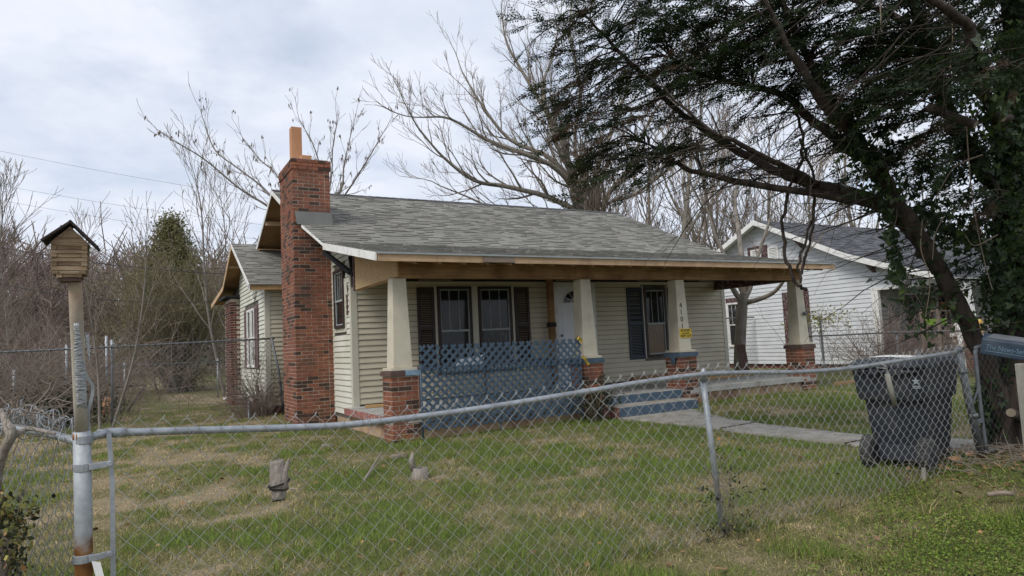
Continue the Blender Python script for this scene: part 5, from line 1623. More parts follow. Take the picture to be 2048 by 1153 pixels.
for (ya, za), (yb, zb) in zip(NP[:-1], NP[1:]):
    rake(nh, (NE - .002, ya + .001, za + .005), (NE - .002, yb - .001, zb + .005), .17, .025, M['white'])
for y in (4.75, 2.45, 8.2):
    br = MB(); z = nrz(y) - .06
    br.hexa([(NE + .02, y - .05, z - .10), (NX, y - .05, z - .36), (NX, y + .05, z - .36), (NE + .02, y + .05, z - .10), (NE + .02, y - .05, z - .01), (NX, y - .05, z - .01), (NX, y + .05, z - .01), (NE + .02, y + .05, z - .01)])
    br.build('eave_bracket', M['maroon'], nh)
# porch pier and column
gb = MB().box(NX + .01, NX + .45, .06, .50, -.08, .93).build('porch_pier', M['mortar'], nh)
for k in range(-1, 14):
    for kind_, b in ring(NX, NX + .46, .05, .51, .935 - (14 - k) * BC, k % 2):
        if kind_ in ('front', 'left') and k >= 0:
            o = brick_obj(jit(b), gb)
q = MB(); q.box(NX - .04, NX + .5, .01, .55, .937, 1.02); q.build('pier_cap', M['white'], gb)
q = MB(); q.hexa([(NX + .03, .08, 1.022), (NX + .43, .08, 1.022), (NX + .43, .48, 1.022), (NX + .03, .48, 1.022), (NX + .08, .14, 2.33), (NX + .38, .14, 2.33), (NX + .38, .42, 2.33), (NX + .08, .42, 2.33)])
q.build('porch_column', M['white'], nh)
q = MB(); q.hexa([(NX - .12, .30, .02), (NX - .08, .20, .02), (NX - .05, .22, .02), (NX - .09, .32, .02), (NX - .06, .42, 2.45), (NX - .02, .30, 2.45), (NX + .01, .32, 2.45), (NX - .03, .44, 2.45)])
tag(q.build('white_board', M['white'], None), 'tall flaking white board leaning at the neighbouring porch column', 'board')
# clutter on that porch
sh = empty('porch_shelf', (16.2, 1.3, .3), 'wooden shelf rack crowded with toys and bins on the neighbouring porch', 'shelf')
for z in (.78, 1.22, 1.62):
    q = MB(); q.box(15.75, 17.2, 1.0, 1.5, z, z + .04); q.build('shelf', M['old_wood'], sh)
for (x, y) in ((15.78, 1.02), (17.15, 1.02), (15.78, 1.46), (17.15, 1.46)):
    q = MB(); q.box(x - .035, x + .035, y - .035, y + .035, .3, 1.7); q.build('leg', M['old_wood'], sh)
def thing_box(name, m, x, y, z, dx, dy, dz, label, cat):
    mb = MB(); mb.hexa([(x - dx * .42, y - dy * .42, z), (x + dx * .42, y - dy * .42, z), (x + dx * .42, y + dy * .42, z), (x - dx * .42, y + dy * .42, z), (x - dx / 2, y - dy / 2, z + dz), (x + dx / 2, y - dy / 2, z + dz), (x + dx / 2, y + dy / 2, z + dz), (x - dx / 2, y + dy / 2, z + dz)])
    return tag(mb.build(name, m, None, bevel=.015), label, cat)
thing_box('storage_box', M['lime'], 16.1, 1.25, 1.262, .5, .35, .16, 'bright lime green box on the neighbouring porch shelf', 'box')
thing_box('storage_box', M['maroon'], 16.75, 1.25, 1.262, .5, .35, .2, 'dark red box beside the lime box on the shelf', 'box')
thing_box('storage_box', M['brown'], 16.2, 1.25, .822, .7, .35, .3, 'brown box on the lower porch shelf', 'box')
q = MB(); q.tube([(16.75, 1.05, 1.78), (16.75, 1.15, 1.78), (16.75, 1.42, 1.78)], [.115, .125, .10], 16); b_ = q.build('bucket', M['orange'], None, smooth=True)
tag(b_, 'orange bucket lying on its side on top of the porch shelf', 'bucket')
q = MB(); q.tube([(16.75, 1.044, 1.78), (16.75, 1.049, 1.78)], .10, 16); q.build('opening', M['brown'], b_)
q = MB(); q.tube([(16.75, 1.06, 1.78), (16.75, 1.09, 1.78)], .129, 16); q.build('rim', M['white'], b_)
bk = empty('bicycle', (16.6, .62, .3), 'red bicycle parked on the neighbouring porch behind the wire fence', 'bicycle')
for x in (16.1, 17.1):
    q = MB(); q.tube([(x + .31 * math.cos(a), .62, .62 + .31 * math.sin(a)) for a in np.linspace(0, 2 * math.pi, 25)], .022, 6, cap=False); wl_ = q.build('wheel', M['rubber'], bk, smooth=True)
    q = MB()
    for i in range(8):
        a = i * math.pi / 4; q.tube([(x, .62, .62), (x + .3 * math.cos(a), .62, .62 + .3 * math.sin(a))], .004, 4)
    q.build('spokes', M['galv'], wl_)
q = MB()
for a, b in (((16.1, .62), (16.42, 1.02)), ((16.42, 1.02), (16.9, 1.05)), ((16.42, .62), (16.9, 1.05)), ((16.1, .62), (16.45, .6)), ((16.45, .6), (16.38, 1.1)), ((16.9, 1.05), (17.1, .62)), ((16.9, 1.0), (16.86, 1.22))):
    q.tube([(a[0], .62, a[1]), (b[0], .62, b[1])], .024, 8)
q.build('frame', M['red'], bk)
q = MB(); q.tube([(16.84, .38, 1.22), (16.86, .62, 1.24), (16.84, .86, 1.22)], .015, 6); q.build('handlebar', M['galv_dark'], bk)
q = MB(); q.tube([(16.28, .62, 1.12), (16.5, .62, 1.13)], [.06, .03], 8); q.build('saddle', M['black'], bk)
q = MB(); q.tube(spline([(16.0, .45, .3), (16.02, .45, .5), (16.0, .44, .72), (16.01, .45, .8)], 3), [.12, .15, .16, .17, .17, .15, .12, .1, .06, .03], 12); tag(q.build('plastic_bag', M['teal'], None, smooth=True), 'pale teal plastic bag on the neighbouring porch floor', 'bag')
yb = empty('yellow_birdhouse', (NX + .4, .0, 1.02), 'small yellow birdhouse on the neighbouring brick pier cap', 'birdhouse')
q = MB(); q.box(NX + .30, NX + .48, -.0, .07, 1.022, 1.24); q.build('box', M['hot_yellow'], yb)
q = MB(); q.prism([(-.11, 0, 0), (.11, 0, 0), (0, 0, .11)], (NX + .39, -.02, 1.242), (NX + .39, .09, 1.242)); q.build('roof', M['hot_yellow'], yb)
q = MB(); q.tube([(NX + .39, -.004, 1.15), (NX + .39, -.001, 1.15)], .03, 12); q.build('hole', M['black'], yb)
q = MB(); q.tube([(18.9, 2.44, 1.75), (18.9, 2.47, 1.75)], .17, 16); tag(q.build('wall_plaque', M['old_wood'], None), 'round plaque on the neighbouring porch wall', 'plaque')

# ================================================================== YARD FENCES
f2 = empty('chain_link_fence', (13, .8, 0), 'low dark wire fence with vines before the neighbouring white house', 'fence')
q = MB(); q.tube(spline([(13, y, 1.12 + .01 * math.sin(y * 2)) for y in np.linspace(3.0, -3.2, 9)], 3), .02, 8); q.build('top_rail', M['galv_dark'], f2, smooth=True)
chainlink((13.0, 3.0), (13.0, -3.2), lambda u: 1.14, lambda u: .05, .055, .0030, 'wire_mesh', M['wire_old'], f2, n=3, seed=31)
for y in (2.95, .55, -1.9):
    q = MB(); q.tube([(13.03, y, 1.5 if y > 2 else 1.14), (13.03, y, -.1)], .028, 8); q.build('line_post', M['galv_dark'], f2, smooth=True)
f3 = empty('chain_link_fence', (12.5, 6.8, 0), 'tall back yard wire fence running between the beige house and the white house', 'fence')
q = MB(); q.tube([(9.3, 6.8, 1.79), (13.0, 6.8, 1.78), (15.3, 6.8, 1.80)], .02, 8); q.build('top_rail', M['galv_dark'], f3, smooth=True)
chainlink((9.3, 6.78), (15.3, 6.78), lambda u: 1.81, lambda u: .05, .055, .0030, 'wire_mesh', M['wire_old'], f3, n=3, seed=33)
for x in (15.95 - 2.2, 11.0):
    q = MB(); q.tube([(x, 6.82, 2.0), (x, 6.82, -.1)], .035, 8); q.build('line_post', M['galv_dark'], f3, smooth=True)
f4 = empty('chain_link_fence', (-4.5, 6.4, 0), 'tall wire fence crossing the side yard from the wing of the beige house', 'fence')
LZ = lambda x: float(np.interp(x, [-9.5, -5.1, -3.5, -.5], [1.60, 1.60, 1.62, 1.67]))
q = MB(); q.tube([(x, 6.4, LZ(x)) for x in np.linspace(-9.5, -.45, 14)], .019, 8); q.build('top_rail', M['galv_dark'], f4, smooth=True)
chainlink((-9.5, 6.38), (-.45, 6.38), lambda u: LZ(-9.5 + u) + .02, lambda u: .05, .055, .0048, 'wire_mesh', M['wire_old'], f4, n=3, seed=35)
for x, z in ((-3.545, 1.66), (-8.0, 1.6)):
    q = MB(); q.tube([(x, 6.42, z), (x, 6.42, -.1)], .024, 8); q.build('line_post', M['galv_dark'], f4, smooth=True)
q = MB(); q.tube([(-.52, 6.36, 1.68), (-.38, 6.33, .9), (-.30, 6.3, -.05)], .026, 8); q.build('end_post', M['galv_dark'], f4, smooth=True)
# far fence of the back yard and its posts
f5 = empty('chain_link_fence', (-5, 14.8, 0), 'distant low wire fence along the thicket at the back of the side yard', 'fence')
q = MB(); q.tube([(x, 14.9, 1.18) for x in np.linspace(-14, -.6, 8)], .018, 6); q.build('top_rail', M['galv_dark'], f5, smooth=True)
chainlink((-14, 14.9), (-.6, 14.9), lambda u: 1.2, lambda u: .05, .07, .0026, 'wire_mesh', M['wire_old'], f5, n=3, seed=36)
for x in (-13, -10.6, -8.2, -5.8, -3.4, -.75):
    q = MB(); q.tube([(x, 14.93, 1.28), (x, 14.93, -.1)], .03, 8); q.build('line_post', M['galv'], f5, smooth=True)
# twin posts set in a clay pipe, with a broken gate frame
cp0 = at(216, 829, z=.0)
cpp = empty('clay_pipe', (cp0[0], cp0[1], 0), 'upright red clay pipe standing on the grass behind the side yard fence', 'pipe')
q = MB(); q.tube([(cp0[0], cp0[1], -.05), (cp0[0], cp0[1], .44)], .125, 14); q.build('pipe_body', M['terra'], cpp, smooth=True)
for i, dx in enumerate((-.02, .10)):
    q = MB(); q.tube([(cp0[0] + dx, cp0[1] + .02, .3), (cp0[0] + dx - .02, cp0[1] + .02, 2.0 - .1 * i)], .032, 10)
    tag(q.build('steel_post', M['galv'], None, smooth=True), ('tall galvanised post standing in the red clay pipe', 'second galvanised post beside the one in the clay pipe')[i], 'post', 'posts in the clay pipe')
gf = empty('broken_gate_frame', (-3.1, 11.3, 0), 'dark fallen angle iron frame propped on the grass behind the side yard fence', 'gate frame')
a_, b_, c_, d_ = at(243, 826, z=.0), at(228, 775, d=21), at(291, 770, d=21.2), at(253, 826, z=.0)
for p, r in ((a_, b_), (b_, c_), (c_, d_)):
    q = MB(); q.tube([p, r], .035, 6); q.build('frame_bar', M['bark_dark'], gf)
pt_ = at(133, 690, d=17.5); q = MB(); q.tube([pt_, (pt_[0], pt_[1], -.1)], .03, 8); tag(q.build('steel_post', M['galv'], None, smooth=True), 'galvanised post among the dry brambles just beside the stained pole', 'post')
pt_ = at(28, 740, d=16); q = MB(); q.tube([pt_, (pt_[0], pt_[1], -.1)], .03, 8); tag(q.build('steel_post', M['galv'], None, smooth=True), 'short galvanised post in the brambles at the far edge of the side yard', 'post')
for i, (u0, v0, u1, v1, lab) in enumerate(((75, 838, 150, 822, 'grey log lying in the weeds behind the stained pole'), (120, 812, 215, 806, 'pale log lying along the foot of the side yard brambles'), (182, 798, 200, 815, 'white stick propped beside the clay pipe'))):
    p, r = at(u0, v0, z=.06), at(u1, v1, z=.08)
    q = MB(); q.tube(spline([p, p * .5 + r * .5 + [0, 0, .03], r], 3), .05 if i < 2 else .02, 7); tag(q.build('fallen_log', M['log'] if i < 2 else M['white'], None, smooth=True), lab, 'log' if i < 2 else 'stick')
dsp = at(447, 800, z=0); q = MB(); q.tube([(dsp[0], dsp[1], .0), (dsp[0] + .5, dsp[1] - .1, .14)], .06, 8); tag(q.build('downspout', M['white'], None), 'white drain elbow lying at the foot of the wing chimney', 'drainpipe')
wpp = at(498, 838, z=0); q = MB(); q.tube([(wpp[0], wpp[1], -.05), (wpp[0], wpp[1], .36)], .022, 8); tag(q.build('water_pipe', M['galv'], None), 'short grey water pipe standing by the wing foundation', 'pipe')

# far pale building and a shed beyond the thicket
def far_house(u, v, d, wd, dp, h, rh, wallm, roofm, label, ang=0.0):
    p = at(u, v, d=d); z0 = float(gz(p[0], p[1]))
    e_ = empty('distant_house', (p[0], p[1], z0), label, 'house')
    mb = MB(); mb.box(p[0] - wd / 2, p[0] + wd / 2, p[1], p[1] + dp, z0 - .5, z0 + h); mb.build('wall', wallm, e_)
    mb = MB()
    mb.prism([(0, -.4, z0 + h - .1), (0, dp / 2, z0 + h + rh), (0, dp + .4, z0 + h - .1), (0, dp / 2, z0 + h + rh - .25)], (p[0] - wd / 2 - .4, p[1], 0), (p[0] + wd / 2 + .4, p[1], 0)); mb.build('roof', roofm, e_)
    mb = MB(); mb.hexa([(p[0] - wd / 2, p[1] + .05, z0 + h), (p[0] + wd / 2, p[1] + .05, z0 + h), (p[0] + wd / 2, p[1] + dp - .05, z0 + h), (p[0] - wd / 2, p[1] + dp - .05, z0 + h), (p[0] - wd / 2, p[1] + dp / 2 - .05, z0 + h + rh - .3), (p[0] + wd / 2, p[1] + dp / 2 - .05, z0 + h + rh - .3), (p[0] + wd / 2, p[1] + dp / 2 + .05, z0 + h + rh - .3), (p[0] - wd / 2, p[1] + dp / 2 + .05, z0 + h + rh - .3)]); mb.build('gable', wallm, e_)
    for i in range(3):
        x = p[0] - wd / 2 + wd * (i + .5) / 3
        mb = MB(); mb.box(x - .5, x + .5, p[1] - .05, p[1] - .01, z0 + 1.0, z0 + 2.2); wn = mb.build('window', M['white'], e_)
        mb = MB(); mb.box(x - .43, x + .43, p[1] - .06, p[1] - .051, z0 + 1.07, z0 + 2.13); mb.build('pane', M['glass'], wn)
far_house(340, 715, 60, 16, 6, 2.2, 1.3, M['siding_pale'], M['roof_pale'], 'low pale building glimpsed through the shrubs beyond the side yard')
far_house(85, 690, 70, 10, 7, 2.6, 1.8, M['siding_white'], M['shingle_dark'], 'small white house far behind the bare thicket')

# overhead cables
for i, (u0, v0, u1, v1, d0, d1, r_, lab) in enumerate((
        (-60, 483, 700, 556, 26, 20, .014, 'black overhead cable, upper of the pair passing behind the birdhouse'),
        (-60, 498, 640, 536, 30, 24, .009, 'grey overhead cable just below the upper black one'),
        (-60, 556, 480, 602, 24, 22, .014, 'black overhead cable, lowest of those crossing behind the pole'),
        (-60, 290, 700, 420, 60, 52, .010, 'thin high power line, topmost in the sky'),
        (-60, 360, 700, 470, 60, 52, .010, 'thin high power line, second from the top in the sky'),
        (-60, 390, 700, 500, 60, 52, .010, 'thin high power line, third from the top in the sky'))):
    a_, b_ = at(u0, v0, d=d0), at(u1, v1, d=d1)
    pts = [a_ * (1 - t_) + b_ * t_ - np.array([0, 0, .35 * math.sin(math.pi * t_)]) for t_ in np.linspace(0, 1, 14)]
    q = MB(); q.tube(pts, r_, 5); tag(q.build('overhead_cable', M['cable'], None), lab, 'cable', 'overhead cables')


# ================================================================== TREES
def unit(v):
    v = np.asarray(v, float); return v / max(1e-9, np.linalg.norm(v))


def grow(rg, p, d, L, r, lev, out, nch, ratio=.62, ang=.6, up=.12, wob=.12, tip=.35, seg=None, minr=.0035):
    """One branch and its offspring as (points, radii) polylines in out[level]."""
    n = max(4, int(L / (seg or .35))); n = min(n, 9)
    pts = [np.array(p, float)]; d = unit(d); ds = [d]
    for i in range(n):
        d = unit(d + rg.normal(0, wob, 3) + np.array([0, 0, up * .5]))
        pts.append(pts[-1] + d * (L / n)); ds.append(d)
    rad = r * (1 - (1 - tip) * np.linspace(0, 1, n + 1))
    rad = np.maximum(rad, minr)
    out.setdefault(lev, []).append((np.array(pts), rad))
    if lev <= 0: return
    k = nch[lev] if isinstance(nch, dict) else nch
    k = max(1, int(round(k * rg.uniform(.75, 1.25))))
    az0 = rg.uniform(0, 6.28)
    for j in range(k):
        t_ = rg.uniform(.22, 1.0) if j else 1.0
        f_ = t_ * n; i = min(int(f_), n - 1)
        q = pts[i] + (pts[i + 1] - pts[i]) * (f_ - i)
        dd = ds[i]
        a = ang * rg.uniform(.6, 1.3)
        ref = np.array([0, 0, 1.0]) if abs(dd[2]) < .9 else np.array([1.0, 0, 0])
        e1 = unit(np.cross(dd, ref)); e2 = np.cross(dd, e1)
        az = az0 + j * 2.4 + rg.normal(0, .3)
        nd = dd * math.cos(a) + (e1 * math.cos(az) + e2 * math.sin(az)) * math.sin(a) + np.array([0, 0, up])
        grow(rg, q, nd, L * ratio * rg.uniform(.7, 1.15) * (1.15 - .4 * t_), max(minr, rad[i] * rg.uniform(.5, .68)), lev - 1, out, nch, ratio, ang, up, wob, tip, seg, minr)


def tree_parts(name_trunk, name_crown, out, split, mt, mc, parent):
    a = [p for l, ps in out.items() if l >= split for p in ps]
    b = [p for l, ps in out.items() if l < split for p in ps]
    V, F = tubes_mesh(a, 6); o1 = mesh_np(name_trunk, V, F, mt, parent, smooth=True)
    if b:
        V, F = tubes_mesh(b, 3); mesh_np(name_crown, V, F, mc, parent)
    return o1


def limb_tree(limbs, rg, nch, lev, lratio, mt, mc, parent, ang=.6, up=.12, wob=.12, every=.5, ratio=.6, r_tw=.5, minr=.0035, start=.15):
    """Limbs given as ((points), r0, r1); twigs are grown along them."""
    out = {9: []}
    for pts, r0, r1 in limbs:
        sp = spline(pts, 4); n = len(sp)
        rad = np.linspace(r0, r1, n); out[9].append((sp, rad))
        cum = np.concatenate([[0], np.cumsum(np.linalg.norm(np.diff(sp, axis=0), axis=1))]); tot = cum[-1]
        s_ = tot * start; j = 0
        while s_ < tot:
            i = min(np.searchsorted(cum, s_), n - 1); i = max(i, 1)
            q = sp[i]; dd = unit(sp[i] - sp[i - 1])
            ref = np.array([0, 0, 1.0]) if abs(dd[2]) < .9 else np.array([1.0, 0, 0])
            e1 = unit(np.cross(dd, ref)); e2 = np.cross(dd, e1); az = j * 2.4 + rg.normal(0, .4); a = ang * rg.uniform(.6, 1.3)
            nd = dd * math.cos(a) + (e1 * math.cos(az) + e2 * math.sin(az)) * math.sin(a) + np.array([0, 0, up])
            grow(rg, q, nd, tot * lratio * rg.uniform(.6, 1.2) * (1.1 - .6 * s_ / tot), max(minr, rad[i] * r_tw), lev, out, nch, ratio, ang, up, wob, .35, None, minr)
            s_ += every * rg.uniform(.6, 1.4); j += 1
        grow(rg, sp[-1], sp[-1] - sp[-2], tot * lratio * .8, max(minr, r1), lev, out, nch, ratio, ang, up, wob, .35, None, minr)
    a = out.pop(9)
    V, F = tubes_mesh(a, 8); mesh_np('trunk', V, F, mt, parent, smooth=True)
    big = [p for l, ps in out.items() if l >= 2 for p in ps]; small = [p for l, ps in out.items() if l < 2 for p in ps]
    if big:
        V, F = tubes_mesh(big, 5); mesh_np('branches', V, F, mt, parent, smooth=True)
    V, F = tubes_mesh(small, 3); mesh_np('crown', V, F, mc, parent)
    return out


def px(lst, d):
    """photo pixels -> points at depth d (a number, or one per point)."""
    return [at(u, v, d=(d if np.isscalar(d) else d[i])) for i, (u, v) in enumerate(lst)]


# ---- the great bare tree behind the house
rg = np.random.default_rng(5)
base = at(1190, 640, d=31); base[2] = float(gz(base[0], base[1]))
bt = empty('bare_tree', tuple(base), 'great spreading bare tree rising behind the ridge of the beige house', 'tree')
bb = lambda lst, ds: [base + [RND.uniform(-.5, .5), RND.uniform(-.4, .4), 0]] + px(lst, ds)
limbs = [
    (bb([(1180, 470), (1120, 405), (1020, 375), (950, 362), (890, 318), (840, 262)], [31, 30.5, 29.5, 29, 28.5, 28]), 0.177, .035),
    (bb([(1182, 450), (1120, 345), (1040, 305), (975, 280), (900, 238), (845, 235)], [31, 30, 29, 29, 28.5, 28]), 0.163, .03),
    (bb([(1170, 440), (1110, 325), (1020, 280), (960, 205), (925, 145)], [31, 31.5, 32, 32, 32.5]), 0.163, .03),
    (bb([(1172, 430), (1112, 285), (1086, 180), (1105, 115), (1120, 40)], [31, 31, 31, 31.5, 32]), 0.150, .03),
    (bb([(1165, 430), (1125, 290), (1060, 170), (1015, 90), (1003, 25)], [31, 32, 33, 33.5, 34]), 0.163, .03),
    (bb([(1195, 430), (1192, 350), (1230, 250), (1262, 150), (1280, 60)], [31, 32, 33, 33, 34]), 0.150, .03),
    (bb([(1205, 430), (1255, 340), (1300, 240), (1360, 150)], [31, 30, 30, 30]), 0.136, .03),
    (bb([(1200, 440), (1270, 390), (1350, 330), (1420, 280)], [31, 31, 30, 30]), 0.122, .03),
    (bb([(1170, 470), (1100, 430), (1000, 420), (930, 392), (880, 372)], [31, 30, 29, 29, 29]), 0.102, .025),
    (bb([(1188, 430), (1150, 300), (1160, 180), (1140, 60), (1150, -40)], [31, 33, 34, 35, 36]), 0.136, .03)]
limb_tree(limbs, rg, {3: 3, 2: 4, 1: 4, 0: 1}, 2, .18, M['bark_pale'], M['twig_tan'], bt, ang=.55, up=.16, wob=.11, every=.55, ratio=.62, r_tw=.5, minr=.0075, start=.22)

# ---- the tree with dry pods behind the chimney
rg = np.random.default_rng(6)
base = at(610, 700, d=22); base[2] = float(gz(base[0], base[1]))
pt = empty('bare_tree', tuple(base), 'bare tree hung with dry dark pods, spreading behind the brick chimney', 'tree')
bb = lambda lst, ds: [base + [RND.uniform(-.2, .2), RND.uniform(-.2, .2), 0]] + px(lst, ds)
limbs = [
    (bb([(600, 480), (545, 420), (480, 378), (410, 320), (350, 283)], [22, 21.5, 21, 20.5, 20]), 0.054, .014),
    (bb([(600, 480), (540, 390), (480, 340), (430, 300), (405, 235)], [22, 22, 22, 22, 22]), 0.050, .012),
    (bb([(605, 470), (560, 360), (520, 320), (495, 290)], [22, 22.5, 23, 23]), 0.045, .012),
    (bb([(612, 470), (640, 360), (630, 300), (605, 250)], [22, 22, 22, 22]), 0.045, .012),
    (bb([(620, 480), (680, 385), (688, 330), (705, 255)], [22, 22, 22, 22]), 0.050, .012),
    (bb([(622, 480), (690, 390), (735, 320), (765, 268)], [22, 21.5, 21, 21]), 0.045, .012),
    (bb([(620, 490), (660, 370), (665, 300), (672, 255)], [22, 22.5, 23, 23]), 0.041, .012)]
o = limb_tree(limbs, rg, {3: 3, 2: 3, 1: 3, 0: 1}, 1, .135, M['bark'], M['twig'], pt, ang=.5, up=.14, wob=.10, every=.27, ratio=.6, r_tw=.5, minr=.0055, start=.35)
PV, PF = [], []
for l in (0, 1):
    for pts_, rad_ in o.get(l, []):
        if rg.random() < .30:
            c_ = pts_[-1]
            for k in range(rg.integers(2, 6)):
                a = rg.uniform(0, 6.28); w_ = rg.uniform(.012, .024); h_ = rg.uniform(.08, .17); q_ = c_ + rg.normal(0, .035, 3)
                dx = np.array([math.cos(a), math.sin(a), 0]) * w_
                b0 = len(PV); PV += [q_, q_ + dx - [0, 0, h_ * .5], q_ - [0, 0, h_], q_ - dx - [0, 0, h_ * .5]]; PF.append((b0, b0 + 1, b0 + 2, b0 + 3))
mesh_np('pods', np.array(PV), np.array(PF), M['pod'], pt, kind='stuff')

# ---- slim bare trees further left
def slim(u, v0, vtop, d, lean, seed, label, mt='bark', mc='twig', h_r=.05, lev=2, nch={2: 6, 1: 4, 0: 1}, group=None, ang=.5):
    rg = np.random.default_rng(seed)
    b_ = at(u, v0, d=d); b_[2] = float(gz(b_[0], b_[1])); top = at(u + lean, vtop, d=d)
    L_ = np.linalg.norm(top - b_)
    e_ = empty('bare_tree', tuple(b_), label, 'tree', group)
    out = {}
    k = spline([b_, b_ * .6 + top * .4 + rg.normal(0, .12, 3), top * .8 + b_ * .2 + rg.normal(0, .1, 3), top], 4)
    rad = np.linspace(h_r, .008, len(k)); out[9] = [(k, rad)]
    for i in range(3, len(k)):
        for j in range(2):
            dd = unit(k[i] - k[i - 1]); az = i * 2.4 + j * 3.3; a = ang * rg.uniform(.7, 1.3)
            e1 = unit(np.cross(dd, [1, 0.1, 0])); e2 = np.cross(dd, e1)
            nd = dd * math.cos(a) + (e1 * math.cos(az) + e2 * math.sin(az)) * math.sin(a) + np.array([0, 0, .15])
            grow(rg, k[i], nd, L_ * .28 * rg.uniform(.6, 1.2) * (1.25 - .7 * i / len(k)), rad[i] * .5, lev, out, nch, .6, ang, .15, .1, .35, None, max(.004, d * .00028))
    tree_parts('trunk', 'crown', out, 2, M[mt], M[mc], e_)
    return e_


slim(447, 640, 345, 23, -60, 41, 'slender bare tree with fine twigs just left of the side wing gable', h_r=.06, nch={2: 3, 1: 3, 0: 1})
slim(452, 650, 400, 26, -10, 42, 'thin upright bare tree close behind the side wing gable', h_r=.05, nch={2: 3, 1: 3, 0: 1})
slim(200, 790, 470, 12.5, -25, 43, 'bare sapling just right of the birdhouse with forked upper twigs', 'bark', 'twig', h_r=.03, lev=1, nch={1: 3, 0: 1})
slim(222, 700, 470, 12.8, 70, 44, 'pale leaning sapling rising from behind the twin posts', 'bark', 'twig', h_r=.03, lev=1, nch={1: 3, 0: 1})
slim(-45, 760, 390, 22, 50, 45, 'bare tree at the far edge whose twigs reach into the open sky', h_r=.06, nch={2: 4, 1: 4, 0: 1})
slim(-60, 760, 500, 26, 70, 46, 'reddish bare tree low at the far edge behind the brambles', 'bark', 'twig_red', h_r=.08, nch={2: 7, 1: 5, 0: 1})

# ---- small tree between the two houses, forking under the eave
rg = np.random.default_rng(9)
base = at(1478, 748, d=17.0); base[2] = float(gz(base[0], base[1]))
stt = empty('small_tree', tuple(base), 'small forked bare tree between the beige and white houses', 'tree')
limbs = [([base] + px([(1480, 690), (1484, 620), (1487, 590)], 17.0), .15, .12),
         (px([(1484, 604), (1470, 585), (1458, 560), (1452, 520), (1430, 470), (1418, 430)], 17), .08, .03),
         (px([(1487, 600), (1500, 575), (1505, 545), (1520, 500), (1540, 440)], 17), .08, .03),
         (px([(1488, 606), (1515, 600), (1545, 587), (1565, 566), (1580, 540), (1620, 500)], [17, 16.8, 16.5, 16.2, 16, 16]), .07, .02),
         (px([(1487, 590), (1486, 540), (1478, 470), (1470, 400), (1480, 340)], [17, 17.2, 17.5, 18, 18]), .09, .03)]
limb_tree(limbs, rg, {3: 3, 2: 3, 1: 4, 0: 1}, 1, .30, M['bark'], M['twig'], stt, ang=.55, up=.12, every=.45, minr=.006, start=.5)

# ---- archetypes for the trees that stand behind the houses and in the thicket; each tree is an object with its own trunk and crown
def archetype(seed, H, r, mt, mc, nb=11, lev=2, nch={2: 6, 1: 5, 0: 1}, spread=.55, minr=.011, multi=1):
    rg = np.random.default_rng(seed); out = {9: []}
    for m_ in range(multi):
        top = np.array([rg.normal(0, .09) * H, rg.normal(0, .09) * H, H * rg.uniform(.8, 1)])
        b0 = np.array([rg.normal(0, .15), rg.normal(0, .15), -.2]) if multi > 1 else np.array([0, 0, -.2])
        k = spline([b0, top * .35 + rg.normal(0, .15, 3), top * .7 + rg.normal(0, .2, 3), top], 4)
        rad = np.linspace(r, .02, len(k)); out[9].append((k, rad))
        for j in range(nb):
            i = int(2 + (len(k) - 3) * (j + .5) / nb); dd = unit(k[i] - k[i - 1]); az = j * 2.4 + rg.normal(0, .3)
            nd = np.array([math.cos(az) * spread, math.sin(az) * spread, rg.uniform(.35, .8)])
            grow(rg, k[i], nd, H * .34 * rg.uniform(.7, 1.2) * (1.2 - .75 * i / len(k)), rad[i] * .5, lev, out, nch, .6, .5, .14, .1, .35, None, minr)
    a = out[9] + out.get(2, []); b_ = out.get(1, []) + out.get(0, [])
    V, F = tubes_mesh(a, 5); m1 = mesh_np('trunk', V, F, M[mt], do_link=False, smooth=True)
    V, F = tubes_mesh(b_, 3); m2 = mesh_np('crown', V, F, M[mc], do_link=False)
    return m1, m2


ARC = [archetype(51, 11, .17, 'bark_pale', 'twig_tan'), archetype(52, 12, .15, 'bark', 'twig', nb=13), archetype(53, 9, .12, 'bark', 'twig_red', multi=3, nb=8),
       archetype(54, 10, .14, 'bark_pale', 'twig', nb=12), archetype(55, 8, .09, 'bark', 'twig_red', multi=4, nb=7, minr=.013), archetype(56, 13, .16, 'bark_pale', 'twig_tan', nb=14, spread=.4)]


def place_tree(arc, x, y, s, rz, label, group, cat='tree', name='bare_tree'):
    r_ = empty(name, (x, y, float(gz(x, y))), label, cat, group)
    r_.rotation_euler.z = rz; r_.scale = (s, s, s)
    for nm, me_ in (('trunk', arc[0]), ('crown', arc[1])):
        c_ = bpy.data.objects.new(nm, me_); COL.objects.link(c_); c_.parent = r_
    return r_


GB = 'bare trees standing behind the two houses'
GT = 'bare trees of the thicket beyond the side yard'
LB = 'bare winter tree in the row behind the two houses'
LT = 'bare brown tree in the thicket beyond the side yard'
ROW = []
for i, (u, d, a, s) in enumerate(((1258, 33, 3, 1.0), (1300, 30, 1, .95), (1362, 27, 5, 1.0), (1420, 32, 0, 1.0), (1462, 29, 5, .92), (1530, 34, 1, 1.05), (1590, 36, 3, 1.05), (1660, 38, 0, 1.1),
                                  (1730, 40, 5, 1.1), (1400, 40, 1, 1.15), (1500, 44, 3, 1.2), (1240, 42, 1, .8), (1620, 47, 0, 1.25), (1850, 44, 1, 1.1), (1950, 48, 3, 1.1), (2080, 46, 0, 1.1), (800, 42, 2, .85), (855, 46, 3, .75), (930, 50, 1, .8), (1040, 52, 5, .8), (770, 38, 4, .9))):
    p = at(u, 640, d=d)
    ROW.append((u, d, a, s, p, i))
ROW.sort()
ORD = ['first', 'second', 'third', 'fourth', 'fifth', 'sixth', 'seventh', 'eighth', 'ninth', 'tenth', 'eleventh', 'twelfth', 'thirteenth', 'fourteenth', 'fifteenth', 'sixteenth']
